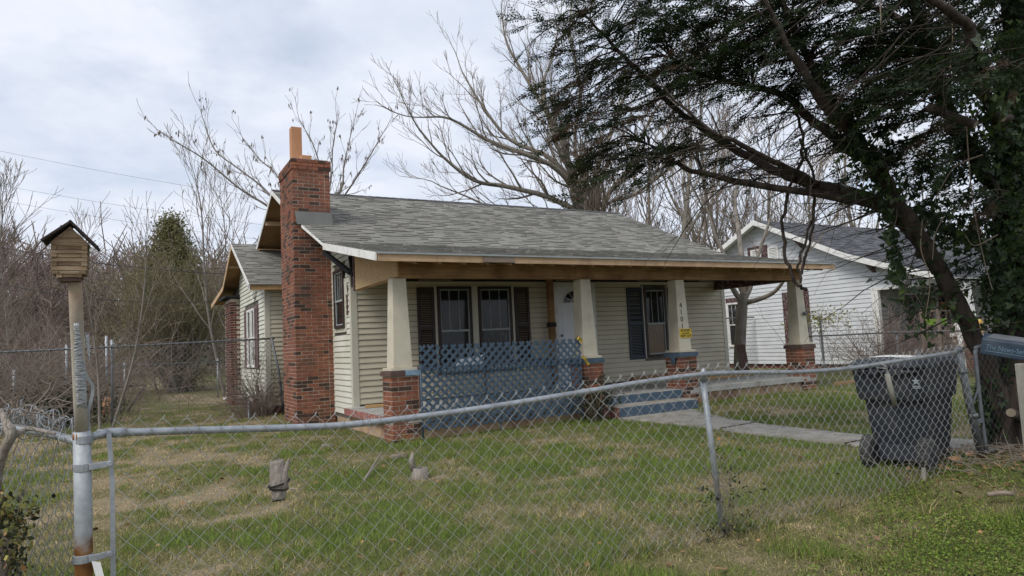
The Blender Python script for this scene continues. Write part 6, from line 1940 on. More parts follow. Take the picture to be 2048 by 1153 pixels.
na = nb_ = 0
for u, d, a, s, p, i in ROW:
    if u < 1150:
        lab = 'faint bare tree over the roof ridge, %s from the chimney toward the great tree' % ORD[na]; na += 1
    else:
        lab = 'bare tree behind the two houses, %s from the great tree toward the frame edge' % ORD[nb_]; nb_ += 1
    place_tree(ARC[a], p[0], p[1], s, i * 1.7, lab, GB)
tr_rng = np.random.default_rng(77)
for i in range(44):
    u = tr_rng.uniform(-260, 470); d = tr_rng.uniform(30, 62)
    if 215 < u < 460 and d < 48: d += 18
    p = at(u, 700, d=d)
    place_tree(ARC[[2, 4, 2, 1, 4, 3][i % 6]], p[0], p[1], tr_rng.uniform(.40, .58) * (.8 + d / 160), i * 2.1, LT, GT)

# ---- far wooded slope: one mass
rg = np.random.default_rng(8)
WV, WF, b0 = [], [], 0
for i in range(900):
    a = math.radians(rg.uniform(-62, 62) if i < 450 else rg.uniform(-50, -12)); d = rg.uniform(58, 160)
    yaw = math.radians(CAM_YAW) + a
    x, y = CAM_P[0] + d * math.sin(yaw), CAM_P[1] + d * math.cos(yaw)
    if y < 30: continue
    z = float(gz(x, y)); H = rg.uniform(6, 11)
    polys = [(np.array([[x, y, z - .5], [x + rg.normal(0, .3), y, z + H * .5], [x + rg.normal(0, .6), y, z + H]]), [.16, .10, .04])]
    for k in range(30):
        t_ = rg.uniform(.2, 1); q = np.array([x, y, z + H * t_]); dd = unit([rg.normal(0, .6), rg.normal(0, .6), rg.uniform(.25, .9)]); L_ = H * .36 * rg.uniform(.5, 1.1)
        polys.append((np.array([q, q + dd * L_ * .5 + rg.normal(0, .15, 3), q + dd * L_ + [0, 0, .3]]), [.05, .04, .028]))
    V, F = tubes_mesh(polys, 3); WV.append(V); WF.append(F + b0); b0 += len(V)
tag(mesh_np('woods', np.concatenate(WV), np.concatenate(WF), M['twig_red']), 'brown leafless woods on the far rising slope', 'woods', kind='stuff')


# ---- leaf cloud helpers
def leaf_cloud(C, size, rg, k=1, flat=.0, shape='quad', droop=0.0, aspect=.5):
    """C: N x 3 leaf positions. Small folded leaves as quads with random directions."""
    n = len(C)
    d = rg.normal(0, 1, (n, 3)); d[:, 2] = d[:, 2] * (1 - flat) - droop; d /= np.linalg.norm(d, axis=1, keepdims=True)
    e = rg.normal(0, 1, (n, 3)); e[:, 2] *= (1 - flat)
    e = e - d * np.sum(e * d, axis=1, keepdims=True); e /= np.maximum(np.linalg.norm(e, axis=1, keepdims=True), 1e-6)
    s = (size * rg.uniform(.6, 1.35, n))[:, None]
    V = np.stack([C, C + d * s * .5 + e * s * aspect * .5, C + d * s, C + d * s * .5 - e * s * aspect * .5], axis=1).reshape(-1, 3)
    F = np.arange(n * 4).reshape(-1, 4)
    return V, F


# ---- olive evergreen and the many-stemmed shrub in the side yard
rg = np.random.default_rng(61)
eb = at(345, 780, d=29); eb[2] = float(gz(eb[0], eb[1]))
ev = empty('evergreen_tree', tuple(eb), 'olive green conical evergreen tree standing among bare shrubs in the back yard', 'tree')
q = MB(); q.tube([eb, eb + [.1, 0, 3.5], eb + [0, 0, 7.0]], [.16, .1, .02], 8); q.build('trunk', M['bark'], ev, smooth=True)
top = at(345, 440, d=29); H = top[2] - eb[2]
C = []
for i in range(620):
    t_ = rg.uniform(.12, 1.0) ** .8; a = rg.uniform(0, 6.28); rr = (3.7 * (1 - t_) ** .95 + .12) * (.72 + .5 * math.sin(a * 3 + t_ * 9) ** 2 * math.cos(t_ * 23 + a) ** 2 + .12 * rg.random()); rq = rr * rg.uniform(.35, 1.05)
    c_ = eb + np.array([math.cos(a) * rq, math.sin(a) * rq, H * t_]); m_ = rg.integers(25, 60)
    C.append(c_ + rg.normal(0, 1, (m_, 3)) * [.22, .22, .26])
V, F = leaf_cloud(np.concatenate(C), .13, rg, droop=-.5, aspect=.45); mesh_np('crown', V, F, M['juniper'], ev)

shb = at(360, 788, d=27); shb[2] = float(gz(shb[0], shb[1]))
sh_ = empty('large_shrub', tuple(shb), 'large many stemmed olive brown shrub on the lawn behind the side yard fence', 'shrub')
out = {}
rg = np.random.default_rng(62)
for i in range(26):
    a = rg.uniform(0, 6.28); t_ = rg.uniform(.15, .8)
    grow(rg, shb + [rg.normal(0, .3), rg.normal(0, .3), -.1], [math.cos(a) * t_, math.sin(a) * t_, 1], rg.uniform(2.6, 4.0), rg.uniform(.05, .09), 3, out, {3: 5, 2: 6, 1: 4, 0: 1}, .62, .55, .05, .12, .35, None, .0085)
tree_parts('trunk', 'crown', out, 2, M['bark'], M['twig_olive'], sh_)
C = np.concatenate([shb + np.array([0, 0, 3.7]) + rg.normal(0, 1, (9000, 3)) * [1.65, 1.6, 1.15]])
V, F = leaf_cloud(C, .07, rg, aspect=.4); mesh_np('leaves', V, F, M['juniper'], sh_)
C = shb + np.array([.4, -.3, .55]) + rg.normal(0, 1, (3000, 3)) * [.55, .35, .4]
V, F = leaf_cloud(C, .09, rg, aspect=.3, droop=-1); mesh_np('basal_leaves', V, F, M['juniper'], sh_)

# ---- brambles, shrubs and weeds of the side yard
def bramble(name, c, n, L_, sig, m_, label, seed, cat='brambles', r=.006, lev=1, arch=.25, kind=None, minr=.004):
    rg = np.random.default_rng(seed); polys = []
    for i in range(n):
        b_ = np.array(c) + rg.normal(0, 1, 3) * sig; b_[2] = float(gz(b_[0], b_[1]))
        d_ = unit([rg.normal(0, .55), rg.normal(0, .55), 1]); l = L_ * rg.uniform(.5, 1.2); k = 6
        pts = [b_]; dd = d_
        for j in range(k):
            dd = unit(dd + rg.normal(0, .14, 3) - np.array([0, 0, arch * j / k * rg.uniform(.3, 1.5)])); pts.append(pts[-1] + dd * l / k)
        polys.append((np.array(pts), np.linspace(r * rg.uniform(.7, 1.3), minr * .7, k + 1)))
        if lev:
            for t_ in range(4):
                j = rg.integers(2, k); d2 = unit(dd + rg.normal(0, .7, 3)); q = pts[j]; l2 = l * rg.uniform(.15, .4)
                polys.append((np.array([q, q + d2 * l2 * .5, q + d2 * l2 + [0, 0, -.03]]), [minr, minr * .8, minr * .6]))
    V, F = tubes_mesh(polys, 3)
    return tag(mesh_np(name, V, F, m_), label, cat, kind=kind)


for i, (u, d, n, L_, sg, mm, lab) in enumerate((
        (30, 15, 230, 2.4, 1.2, 'twig_red', 'tangle of brown brambles beyond the side yard fence near the frame edge'),
        (-120, 17, 200, 2.6, 1.5, 'twig_red', 'outermost tangle of brown brambles in the side yard'),
        (80, 18.5, 200, 2.0, .95, 'twig', 'grey bramble thicket directly behind the stained pole'),
        (60, 21, 240, 3.0, 1.9, 'twig_red', 'tall reddish bramble thicket further back in the side yard'),
        (170, 27, 220, 1.7, 1.6, 'twig', 'greyish undergrowth behind the clay pipe'),
        (250, 44, 170, 1.5, 2.2, 'twig_olive', 'olive undergrowth to the near side of the large shrub'),
        (430, 46, 160, 1.4, 2.0, 'twig_red', 'low reddish undergrowth between the large shrub and the wing chimney'),
        (20, 13.5, 46, 2.6, .9, 'twig_tan', 'pale arching canes rising in front of the brambles'))):
    p = at(u, 760, d=d); bramble('brambles', (p[0], p[1], 0), n, L_, np.array([sg, sg * .6, 0]), M[mm], lab, 90 + i, r=.008 if d < 20 else .011, minr=.005 if d < 20 else .008)
rg = np.random.default_rng(64)
for (u, v, d, sx, sz, n, lab) in ((125, 800, 14.5, .7, .45, 4200, 'low dark green evergreen bush behind the stained pole'), (205, 792, 18, .35, .25, 1500, 'small dark green bush beside the clay pipe')):
    p = at(u, v, d=d); z_ = float(gz(p[0], p[1]))
    C = np.array([p[0], p[1], z_ + sz * .8]) + rg.normal(0, 1, (n, 3)) * [sx * .6, sx * .45, sz * .5]; C[:, 2] = np.maximum(C[:, 2], z_ + .02)
    V, F = leaf_cloud(C, .075, rg, aspect=.4); tag(mesh_np('evergreen_bush', V, F, M['shrub']), lab, 'bush')

# ---- gnarled trunk and bush at the near corner
gn = empty('gnarled_vine', tuple(at(10, 960, d=2.75)), 'gnarled grey vine trunk clinging to the corner of the near fence', 'vine')
q = MB(); q.tube(spline(px([(-25, 1180), (-12, 1060), (-6, 960), (8, 905), (22, 870), (14, 850), (2, 820)], [2.72, 2.72, 2.72, 2.70, 2.69, 2.72, 2.78]), 4), np.interp(np.linspace(0, 1, 25), [0, .5, .75, 1], [.019, .016, .021, .008]), 9); q.build('trunk', M['log'], gn, smooth=True)
q = MB(); q.tube(spline(px([(16, 880), (40, 865), (60, 858), (110, 868)], [2.69, 2.72, 2.75, 2.7]), 4), np.linspace(.016, .006, 13), 7); q.build('side_branch', M['log'], gn, smooth=True)
q = MB(); q.tube(spline(px([(-10, 1060), (8, 1075), (10, 1110), (-4, 1160)], 2.6), 4), .02, 7); q.build('side_branch', M['log'], gn, smooth=True)
pol = []
rg = np.random.default_rng(66)
for i in range(60):
    p = at(rg.uniform(-40, 120), rg.uniform(800, 880), d=rg.uniform(2.7, 3.2)); dd = unit(rg.normal(0, 1, 3) + [0, 0, .5]); pts = [p]
    for j in range(5): dd = unit(dd + rg.normal(0, .35, 3)); pts.append(pts[-1] + dd * .05)
    pol.append((np.array(pts), np.linspace(.0028, .0012, 6)))
V, F = tubes_mesh(pol, 4); mesh_np('twigs', V, F, M['twig'], gn)
rg = np.random.default_rng(67)
C = np.concatenate([at(rg.uniform(-90, 40), rg.uniform(990, 1260), d=rg.uniform(2.5, 2.9)) + rg.normal(0, .035, (50, 3)) for _ in range(50)])
V, F = leaf_cloud(C, .028, rg, aspect=.55)
cb_ = empty('corner_bush', tuple(at(-20, 1250, d=2.7)), 'small leaved olive and reddish bush at the near fence corner', 'bush')
mesh_np('foliage', V, F, [M['shrub'], M['leaf_dry'], M['grass']], cb_, mi=rg.choice([0, 1, 2], len(F), p=[.5, .15, .35]))
pol = []
for i in range(50):
    p = at(rg.uniform(-60, 20), 1300, d=2.72); t_ = at(rg.uniform(-90, 45), rg.uniform(980, 1150), d=rg.uniform(2.5, 2.9)); pol.append((spline([p, p * .5 + t_ * .5 + rg.normal(0, .03, 3), t_], 3), np.linspace(.004, .0015, 7)))
V, F = tubes_mesh(pol, 4); mesh_np('stems', V, F, M['twig'], cb_)
# dry vine on the wing wall and bush at its foot
bramble('dry_vine', (EX - .12, 6.62, 0), 60, 1.7, np.array([.10, .25, 0]), M['twig'], 'dry brown vine climbing the corner of the side wing', 120, 'vine', r=.008, arch=.1)
bramble('dry_bush', (EX - .3, 6.3, 0), 120, .75, np.array([.22, .25, 0]), M['twig_red'], 'low dry bush at the foot of the side wing corner', 121, 'bush', r=.006)
bramble('dry_bush', (13.2, .9, 0), 130, 1.9, np.array([.25, .35, 0]), M['twig_red'], 'tall bare dark twigged bush before the neighbouring porch', 122, 'bush', r=.008, arch=.05)
bramble('dry_bush', (13.3, -.3, 0), 150, 1.6, np.array([.5, .6, 0]), M['twig_red'], 'reddish brown bare bush hiding part of the neighbouring porch', 125, 'bush', r=.007, arch=.05)
bramble('dry_vine', (12.95, 2.3, 0), 14, 1.9, np.array([.05, .7, 0]), M['twig'], 'thin thorny vine stems growing through the wire fence', 123, 'vine', r=.010, arch=.15)
rg = np.random.default_rng(68)
p = at(1640, 640, d=18); C = p + rg.normal(0, 1, (420, 3)) * [.5, .3, .16]
V, F = leaf_cloud(C, .07, rg, aspect=.6); vl = tag(mesh_np('honeysuckle_vine', V, F, M['grass']), 'green leafy vine on the fence post behind the fourth column', 'vine')
q = MB(); q.tube([(p[0], p[1], p[2] + .1), (p[0] + .02, p[1], -.1)], .03, 8); q.build('fence_post', M['galv_dark'], vl)
# ---- shrub by the second pier, weeds round the line post
rg = np.random.default_rng(69)
pb_ = empty('porch_shrub', (3.3, -.35, 0), 'small dark leafed shrub at the foot of the second brick pier', 'shrub')
C = np.array([3.32, -.32, .34]) + rg.normal(0, 1, (750, 3)) * [.20, .08, .15]; C[:, 2] = np.maximum(C[:, 2], .02)
V, F = leaf_cloud(C, .055, rg, aspect=.6); mesh_np('foliage', V, F, M['shrub'], pb_)
pol = [(np.array([[3.32 + rg.normal(0, .08), -.32 + rg.normal(0, .05), 0], [3.32 + rg.normal(0, .2), -.32 + rg.normal(0, .1), rg.uniform(.3, .65)]]), [.006, .003]) for _ in range(30)]
V, F = tubes_mesh(pol, 4); mesh_np('stems', V, F, M['twig'], pb_)
pw = empty('weedy_vine', (.18, FY - .03, 0), 'leafy weed twining up the foot of the near fence line post', 'weed')
C = np.concatenate([np.array([.175 + rg.normal(0, .05), FY - .02 + rg.normal(0, .03), 0]) + np.array([rg.normal(0, .14 * (1 - t_)), rg.normal(0, .06), t_ * .62]) + rg.normal(0, .015, (5, 3)) for t_ in rg.uniform(0, 1, 85) ** 1.9])
C[:, 2] = np.maximum(C[:, 2], .01)
V, F = leaf_cloud(C, .026, rg, aspect=.5); mesh_np('foliage', V, F, [M['shrub'], M['grass']], pw, mi=rg.choice([0, 1], len(F), p=[.7, .3]))
pol = [(spline([[.18 + rg.normal(0, .03), FY - .02, 0], [.17 + rg.normal(0, .06), FY - .05, .25], [.15 + rg.normal(0, .08), FY - .02, rg.uniform(.35, .6)]], 3), .0022) for _ in range(16)]
V, F = tubes_mesh(pol, 4); mesh_np('stems', V, F, M['twig'], pw)


# ================================================================== THE IVY-CLAD CEDAR
rg = np.random.default_rng(101)
cb0 = at(2044, 918, d=6.5); cb0[2] = float(gz(cb0[0], cb0[1]))
ced = empty('cedar_tree', tuple(cb0), 'big dark cedar with ivy-clad trunk by the gate, its limbs reaching over the yard', 'tree')
LIMBS = [
    ([(2046, 935, 6.45), (2038, 820, 6.5), (2036, 680, 6.55), (2032, 500, 6.6), (2030, 320, 6.6), (2035, 120, 6.6), (2040, -160, 6.6), (2045, -480, 6.6)], .25, .10),
    ([(2026, 930, 6.5), (2010, 850, 6.45), (1985, 760, 6.42), (1955, 685, 6.42), (1905, 585, 6.45), (1860, 512, 6.5), (1800, 440, 6.6), (1740, 396, 6.7), (1640, 372, 6.9), (1560, 345, 7.1), (1480, 305, 7.3), (1400, 255, 7.5), (1330, 195, 7.7), (1260, 125, 7.9), (1200, 65, 8.1), (1150, 12, 8.2)], .10, .012),
    ([(1880, 545, 6.5), (1825, 450, 6.4), (1780, 385, 6.35), (1735, 310, 6.35), (1690, 250, 6.4), (1640, 165, 6.5), (1600, 85, 6.6), (1560, -10, 6.7)], .08, .024),
    ([(1745, 325, 6.4), (1664, 273, 6.7), (1610, 229, 6.9), (1576, 195, 7.0), (1488, 170, 7.2), (1400, 150, 7.4), (1330, 110, 7.6)], .06, .010),
    ([(1790, 425, 6.6), (1659, 390, 6.8), (1488, 365, 7.0), (1367, 336, 7.2), (1333, 307, 7.3), (1290, 285, 7.4)], .05, .009),
    ([(1722, 292, 6.4), (1635, 185, 6.2), (1566, 73, 6.1), (1520, -20, 6.0)], .058, .014),
    ([(1640, 372, 6.9), (1560, 330, 6.6), (1480, 290, 6.4), (1420, 262, 6.3), (1350, 200, 6.2), (1290, 150, 6.1)], .035, .006),
    ([(2030, 420, 6.6), (1960, 330, 6.5), (1900, 230, 6.4), (1860, 120, 6.3), (1830, 20, 6.2), (1800, -90, 6.1)], .08, .03),
    ([(2020, 300, 6.6), (1965, 180, 5.6), (1947, 104, 5.3), (1937, 55, 5.2), (1874, 7, 5.1), (1800, -40, 5.0), (1720, -60, 5.0)], .05, .025),
    ([(2025, 250, 6.6), (1900, 120, 7.2), (1780, 30, 7.8), (1640, -20, 8.2), (1480, -50, 8.6)], .06, .015),
    ([(2035, 520, 6.6), (1940, 480, 6.9), (1880, 450, 7.2), (1830, 415, 7.6)], .06, .02),
    ([(1590, 215, 6.9), (1605, 273, 6.9), (1603, 317, 6.9), (1581, 370, 6.95), (1566, 438, 6.95), (1568, 497, 6.95), (1580, 542, 6.95), (1594, 567, 6.95), (1613, 583, 6.95)], .014, .019),
    ([(1600, 278, 6.9), (1625, 341, 6.9), (1629, 414, 6.9), (1621, 477, 6.9), (1614, 506, 6.9), (1604, 542, 6.9), (1600, 566, 6.9)], .014, .013),
    ([(1624, 440, 6.9), (1608, 490, 6.9), (1597, 530, 6.92), (1603, 556, 6.9)], .012, .014)]
polys = []; SAMP = []
for pts, r0, r1 in LIMBS:
    sp = spline([at(u, v, d=d) for u, v, d in pts], 5); n = len(sp)
    k_ = sp + rg.normal(0, .008, sp.shape)
    rad = np.linspace(r0, r1, n) * rg.uniform(.94, 1.06, n)
    if len(polys) == 0: rad[:6] *= np.linspace(1.25, 1.0, 6)
    polys.append((k_, rad))
    for i in range(1, n): SAMP.append((k_[i], k_[i] - k_[i - 1], rad[i], len(polys) - 1))
V, F = tubes_mesh(polys, 12); mesh_np('trunk', V, F, M['bark_dark'], ced, smooth=True)
# cut stubs
for (u0, v0, u1, v1, d0, d1, r_) in ((1855, 215, 1951, 250, 5.5, 5.25, .034), (2020, 236, 2004, 238, 6.1, 5.95, .034), (2040, 836, 2022, 826, 6.3, 6.12, .045)):
    a_, b_ = at(u0, v0, d=d0), at(u1, v1, d=d1)
    q = MB(); q.tube([a_, b_], r_, 10); q.build('branch_stub', M['bark_dark'], ced, smooth=True)
    q = MB(); q.tube([b_, b_ + unit(b_ - a_) * .004], r_ * .86, 10); q.build('cut_end', M['cut'], ced)
# dead side twigs along the limbs
out = {}
CAMR, CAMF = np.array([R3[0], R3[1], 0]), np.array([F3[0], F3[1], 0])
for q, t_, r_, li in SAMP:
    if li in (0, 11, 12, 13): continue
    if r_ > .085 or rg.random() < .25: continue
    for _ in range(1):
        d_ = unit(-CAMR * rg.uniform(.4, 1.2) + CAMF * rg.normal(0, .7) + np.array([0, 0, rg.normal(-.22, .3)]))
        grow(rg, q, d_, rg.uniform(.4, 1.2), min(.008, r_ * .4), 1, out, {1: 3}, .5, .5, -.02, .08, .3, .2, .0018)
allp = out.get(1, []) + out.get(0, [])
V, F = tubes_mesh(allp, 4); mesh_np('dead_twigs', V, F, M['bark_dark'], ced)

# sprays: flat fans of scale leaves
def spray_template(rg):
    T_ = []
    L_ = 1.0
    for i in range(9):
        t_ = .08 + .9 * i / 9; side = 1 if i % 2 else -1
        l = .42 * (1 - t_ * .65); a = side * rg.uniform(.55, .8)
        b0 = np.array([t_, 0, 0]); tip = b0 + np.array([math.cos(a) * l, math.sin(a) * l, rg.uniform(-.05, .02)])
        w = .045; nn = np.array([-math.sin(a), math.cos(a), 0]) * w
        T_.append([b0 - nn, b0 * .45 + tip * .55 + nn * 1.3, tip])
        l2 = l * .55; a2 = a + side * .5; bm = b0 * .5 + tip * .5; tip2 = bm + np.array([math.cos(a2) * l2 * .6, math.sin(a2) * l2 * .6, -.03]); n2 = np.array([-math.sin(a2), math.cos(a2), 0]) * w * .8
        T_.append([bm - n2, bm * .5 + tip2 * .5 + n2, tip2])
    T_.append([np.array([0, -.02, 0]), np.array([0, .02, 0]), np.array([1.05, 0, -.05])])
    return np.array(T_)


TPL = [spray_template(rg) for _ in range(5)]


def sprays(C, D, size):
    """C positions, D directions (N x 3): returns triangles of drooping flat sprays."""
    n = len(C); Vs = []
    D = D / np.linalg.norm(D, axis=1, keepdims=True)
    S = np.cross(D, np.array([0, 0, 1.0])); S /= np.maximum(np.linalg.norm(S, axis=1, keepdims=True), 1e-6)
    roll = rg.normal(0, .5, n)[:, None]
    U = np.cross(S, D)
    S2 = S * np.cos(roll) + U * np.sin(roll); U2 = np.cross(S2, D)
    sz = (size * rg.uniform(.65, 1.35, n))
    for k in range(5):
        sel = np.arange(k, n, 5)
        if not len(sel): continue
        tp = TPL[k].reshape(-1, 3)
        P = C[sel][:, None, :] + sz[sel][:, None, None] * (tp[None, :, 0:1] * D[sel][:, None, :] + tp[None, :, 1:2] * S2[sel][:, None, :] + tp[None, :, 2:3] * U2[sel][:, None, :])
        Vs.append(P.reshape(-1, 3))
    V = np.concatenate(Vs); return V, np.arange(len(V)).reshape(-1, 3)


CL_ = [  # u, v, depth, width px, height px, sprays
    (1170, 20, 8.1, 60, 35, 170), (1110, 50, 8.2, 35, 12, 60), (1215, 65, 7.9, 55, 45, 190), (1180, 110, 8.0, 50, 30, 130), (1150, 190, 7.9, 45, 22, 120), (1118, 195, 8.0, 22, 14, 50),
    (1200, 170, 7.8, 60, 30, 130), (1145, 255, 7.8, 30, 18, 90), (1185, 290, 7.7, 40, 25, 110), (1240, 215, 7.6, 55, 40, 150), (1270, 120, 7.6, 55, 45, 230), (1285, 255, 7.4, 45, 35, 130),
    (1250, 300, 7.6, 40, 25, 90), (1305, 300, 7.3, 45, 28, 120), (1272, 335, 7.4, 38, 22, 90), (1345, 262, 7.2, 50, 26, 120), (1395, 296, 7.1, 55, 18, 90), (1450, 305, 7.1, 50, 14, 60), (1500, 338, 7.0, 35, 10, 40),
    (1320, 60, 7.6, 70, 45, 260), (1345, 140, 7.4, 60, 30, 160), (1400, 60, 7.2, 80, 40, 260), (1405, 160, 7.2, 60, 25, 140), (1445, 105, 7.0, 80, 35, 220), (1490, 50, 7.0, 80, 40, 260), (1465, 140, 6.8, 60, 22, 130), (1515, 180, 6.9, 50, 18, 45),
    (1540, 90, 6.7, 70, 35, 200), (1585, 40, 6.7, 70, 45, 240), (1610, 125, 6.6, 60, 28, 160), (1660, 75, 6.5, 70, 40, 230), (1690, 160, 6.5, 60, 35, 85), (1735, 100, 6.4, 70, 50, 240), (1757, 195, 6.3, 60, 40, 90), (1650, 215, 6.6, 50, 22, 45), (1560, 160, 6.7, 45, 20, 40),
    (1800, 60, 6.3, 70, 60, 260), (1810, 160, 6.1, 70, 50, 260), (1860, 170, 5.6, 60, 40, 240), (1875, 80, 6.2, 80, 60, 280), (1840, 250, 6.2, 60, 45, 200), (1760, 270, 6.4, 50, 35, 54), (1800, 310, 6.5, 50, 25, 40), (1900, 300, 6.5, 60, 60, 200), (1950, 130, 6.6, 70, 80, 260), (1980, 20, 6.6, 80, 70, 260),
    (1240, -20, 8, 90, 30, 200), (1400, -20, 7.5, 110, 30, 260), (1560, -30, 7, 110, 30, 260), (1700, -20, 6.5, 110, 40, 300), (1850, -40, 6.3, 110, 50, 300), (1980, -90, 6.4, 120, 70, 300),
    (1300, -110, 8, 140, 70, 280), (1500, -130, 7.4, 150, 80, 320), (1720, -140, 6.8, 150, 90, 340), (1960, 340, 6.7, 60, 60, 120), (2030, 480, 6.2, 60, 70, 120), (2000, 400, 6.0, 35, 30, 100), (2150, 200, 6.6, 140, 200, 500), (2200, -100, 6.6, 160, 160, 500)]
C, D, twg, dead = [], [], [], []
SP_ = np.array([s[0] for s in SAMP])
for (u, v, d, wpx, hpx, n) in CL_:
    c0 = at(u, v, d=d); k = 1350 / d; n = int(n * (.85 if u < 1330 else 1.02 if u < 1700 else 1.2))
    NB = 13
    nb = max(3, n // NB)
    hub = c0 + CAMR * (wpx / k) * .7
    root = SP_[np.argmin(np.linalg.norm(SP_ - hub, axis=1))]
    for b_ in range(nb):
        l3 = rg.normal(0, 1, 3)
        st0 = c0 + l3[0] * R3 * (wpx / k) * .58 + l3[1] * U3 * (hpx / k) * .5 + l3[2] * F3 * .28 + CAMR * .12
        dr = unit(-CAMR * rg.uniform(.5, 1.2) + CAMF * rg.normal(0, .65) + np.array([0, 0, rg.normal(-.02, .22)]))
        L_ = rg.uniform(.35, .75)
        tt = np.linspace(0, 1, 6)
        bp_ts = st0 + dr * L_ * tt[:, None] - np.array([0, 0, 1.0]) * (L_ * .38 * tt ** 2)[:, None]
        twg.append((bp_ts, np.linspace(.006, .002, 6)))
        if b_ % 3 == 0: twg.append((spline([root, root * .5 + st0 * .5 + rg.normal(0, .05, 3) + [0, 0, .06], st0], 4), np.linspace(.011, .006, 9)))
        f_ = rg.uniform(.08, 1, NB); pos = np.stack([np.interp(f_, tt, bp_ts[:, a_]) for a_ in range(3)], 1)
        sd_ = np.cross(dr, [0, 0, 1.0]); sgn = np.where(np.arange(NB) % 2, 1, -1)[:, None]
        dirs = dr * 1.0 + sd_ * sgn * rg.uniform(.3, 1.0, NB)[:, None] + np.array([0, 0, -.25]) + rg.normal(0, .18, (NB, 3))
        C.append(pos); D.append(dirs); dead.append(rg.random(NB) < (.9 if rg.random() < (.24 if u < 1300 else .07) else .02))
C = np.concatenate(C); D = np.concatenate(D); dead = np.concatenate(dead)
V, F = sprays(C[~dead], D[~dead], .19); mesh_np('foliage', V, F, M['needle'], ced, kind='stuff')
V, F = sprays(C[dead], D[dead] + np.array([0, 0, -.5]), .16); mesh_np('dead_foliage', V, F, M['needle_dead'], ced, kind='stuff')
V, F = tubes_mesh(twg, 4); mesh_np('branches', V, F, M['bark_dark'], ced)

# ---- ivy
ivy = empty('ivy', tuple(cb0), 'glossy dark ivy covering the cedar trunk and trailing from its limbs', 'ivy')
def ivy_leaves(C, N_, size):
    n = len(C); N_ = N_ / np.maximum(np.linalg.norm(N_, axis=1, keepdims=True), 1e-6)
    dn = np.array([0, 0, -1.0]) + rg.normal(0, .45, (n, 3)); dn = dn - N_ * np.sum(dn * N_, axis=1, keepdims=True); dn /= np.maximum(np.linalg.norm(dn, axis=1, keepdims=True), 1e-6)
    sd_ = np.cross(N_, dn); s = (size * rg.uniform(.55, 1.3, n))[:, None]
    o = [(0, 0, 0), (-.28, .42, .03), (.12, .50, .0), (.42, .26, .04), (.95, 0, -.03), (.42, -.26, .04), (.12, -.50, .0), (-.28, -.42, .03)]
    P = np.stack([C + s * (a * dn + b * sd_ + c * N_) for a, b, c in o], axis=1).reshape(-1, 3)
    b = np.arange(n)[:, None] * 8
    F = np.concatenate([b + [0, 1, 2], b + [0, 2, 3], b + [0, 3, 4], b + [0, 4, 5], b + [0, 5, 6], b + [0, 6, 7]], axis=1).reshape(-1, 3)
    return P, F
IC, IN = [], []
def wrap(li, t0, t1, n, off, spread=1.0):
    k_, rad = polys[li]
    for _ in range(n):
        f_ = rg.uniform(t0, t1) * (len(k_) - 1); i = min(int(f_), len(k_) - 2); q = k_[i] + (k_[i + 1] - k_[i]) * (f_ - i)
        nn = unit(rg.normal(0, 1, 3) * [1, 1, .3] + (CAM_P - q) * .10)
        IC.append(q + nn * (rad[i] + abs(rg.normal(0, off)))); IN.append(nn + rg.normal(0, .4, 3))
wrap(0, .32, .85, 3800, .10); wrap(0, .22, .32, 120, .04); wrap(1, .30, .42, 60, .05); wrap(7, .0, .8, 900, .12); wrap(8, 0, .35, 350, .12); wrap(10, 0, 1, 420, .12); wrap(2, .25, .75, 420, .08); wrap(1, .04, .14, 60, .03)
for (u0, v0, u1, v1, d, n, s_) in ((1772, 420, 1795, 560, 6.4, 210, 8), (1800, 560, 1850, 600, 6.4, 90, 26), (1830, 600, 1865, 680, 6.4, 55, 22), (1900, 600, 1915, 640, 6.35, 26, 12), (1900, 440, 1960, 500, 6.5, 160, 30),
                                    (2000, 480, 1990, 650, 6.2, 260, 26), (1700, 300, 1760, 420, 6.5, 90, 16), (1850, 330, 1900, 460, 6.4, 240, 40), (1760, 230, 1790, 330, 6.3, 120, 26), (1960, 770, 1978, 880, 6.6, 300, 8), (1985, 640, 2000, 700, 6.6, 60, 10)):
    for _ in range(n):
        t_ = rg.random(); q = at(u0 + (u1 - u0) * t_ + rg.normal(0, s_), v0 + (v1 - v0) * t_ + rg.normal(0, s_ * .7), d=d + rg.normal(0, .12)); IC.append(q); IN.append(unit(rg.normal(0, 1, 3) + (CAM_P - q) * .12))
IC = np.array(IC); IN = np.array(IN)
V, F = ivy_leaves(IC, IN, .055); mesh_np('leaves', V, F, M['ivy'], ivy, kind='stuff')
st_ = []
for pts, d in (([(1920, 70), (1930, 200), (1938, 330), (1950, 430), (1968, 520), (1985, 580)], 5.9), ([(1890, 430), (1870, 470), (1865, 520)], 6.2), ([(1965, 310), (1925, 325), (1900, 345), (1870, 400)], 5.9), ([(1845, 440), (1842, 500), (1860, 560), (1850, 640)], 6.2),
               ([(1778, 420), (1782, 480), (1795, 545), (1820, 575), (1850, 620)], 6.4), ([(1900, 140), (1905, 60), (1895, -20)], 5.7), ([(1760, 0), (1762, 55), (1757, 60)], 5.8), ([(1995, 470), (1950, 492), (1930, 470)], 6.0)):
    sp = spline(px(pts, d), 4); st_.append((sp, np.linspace(.006, .003, len(sp))))
V, F = tubes_mesh(st_, 5); mesh_np('stems', V, F, M['twig_tan'], ivy)

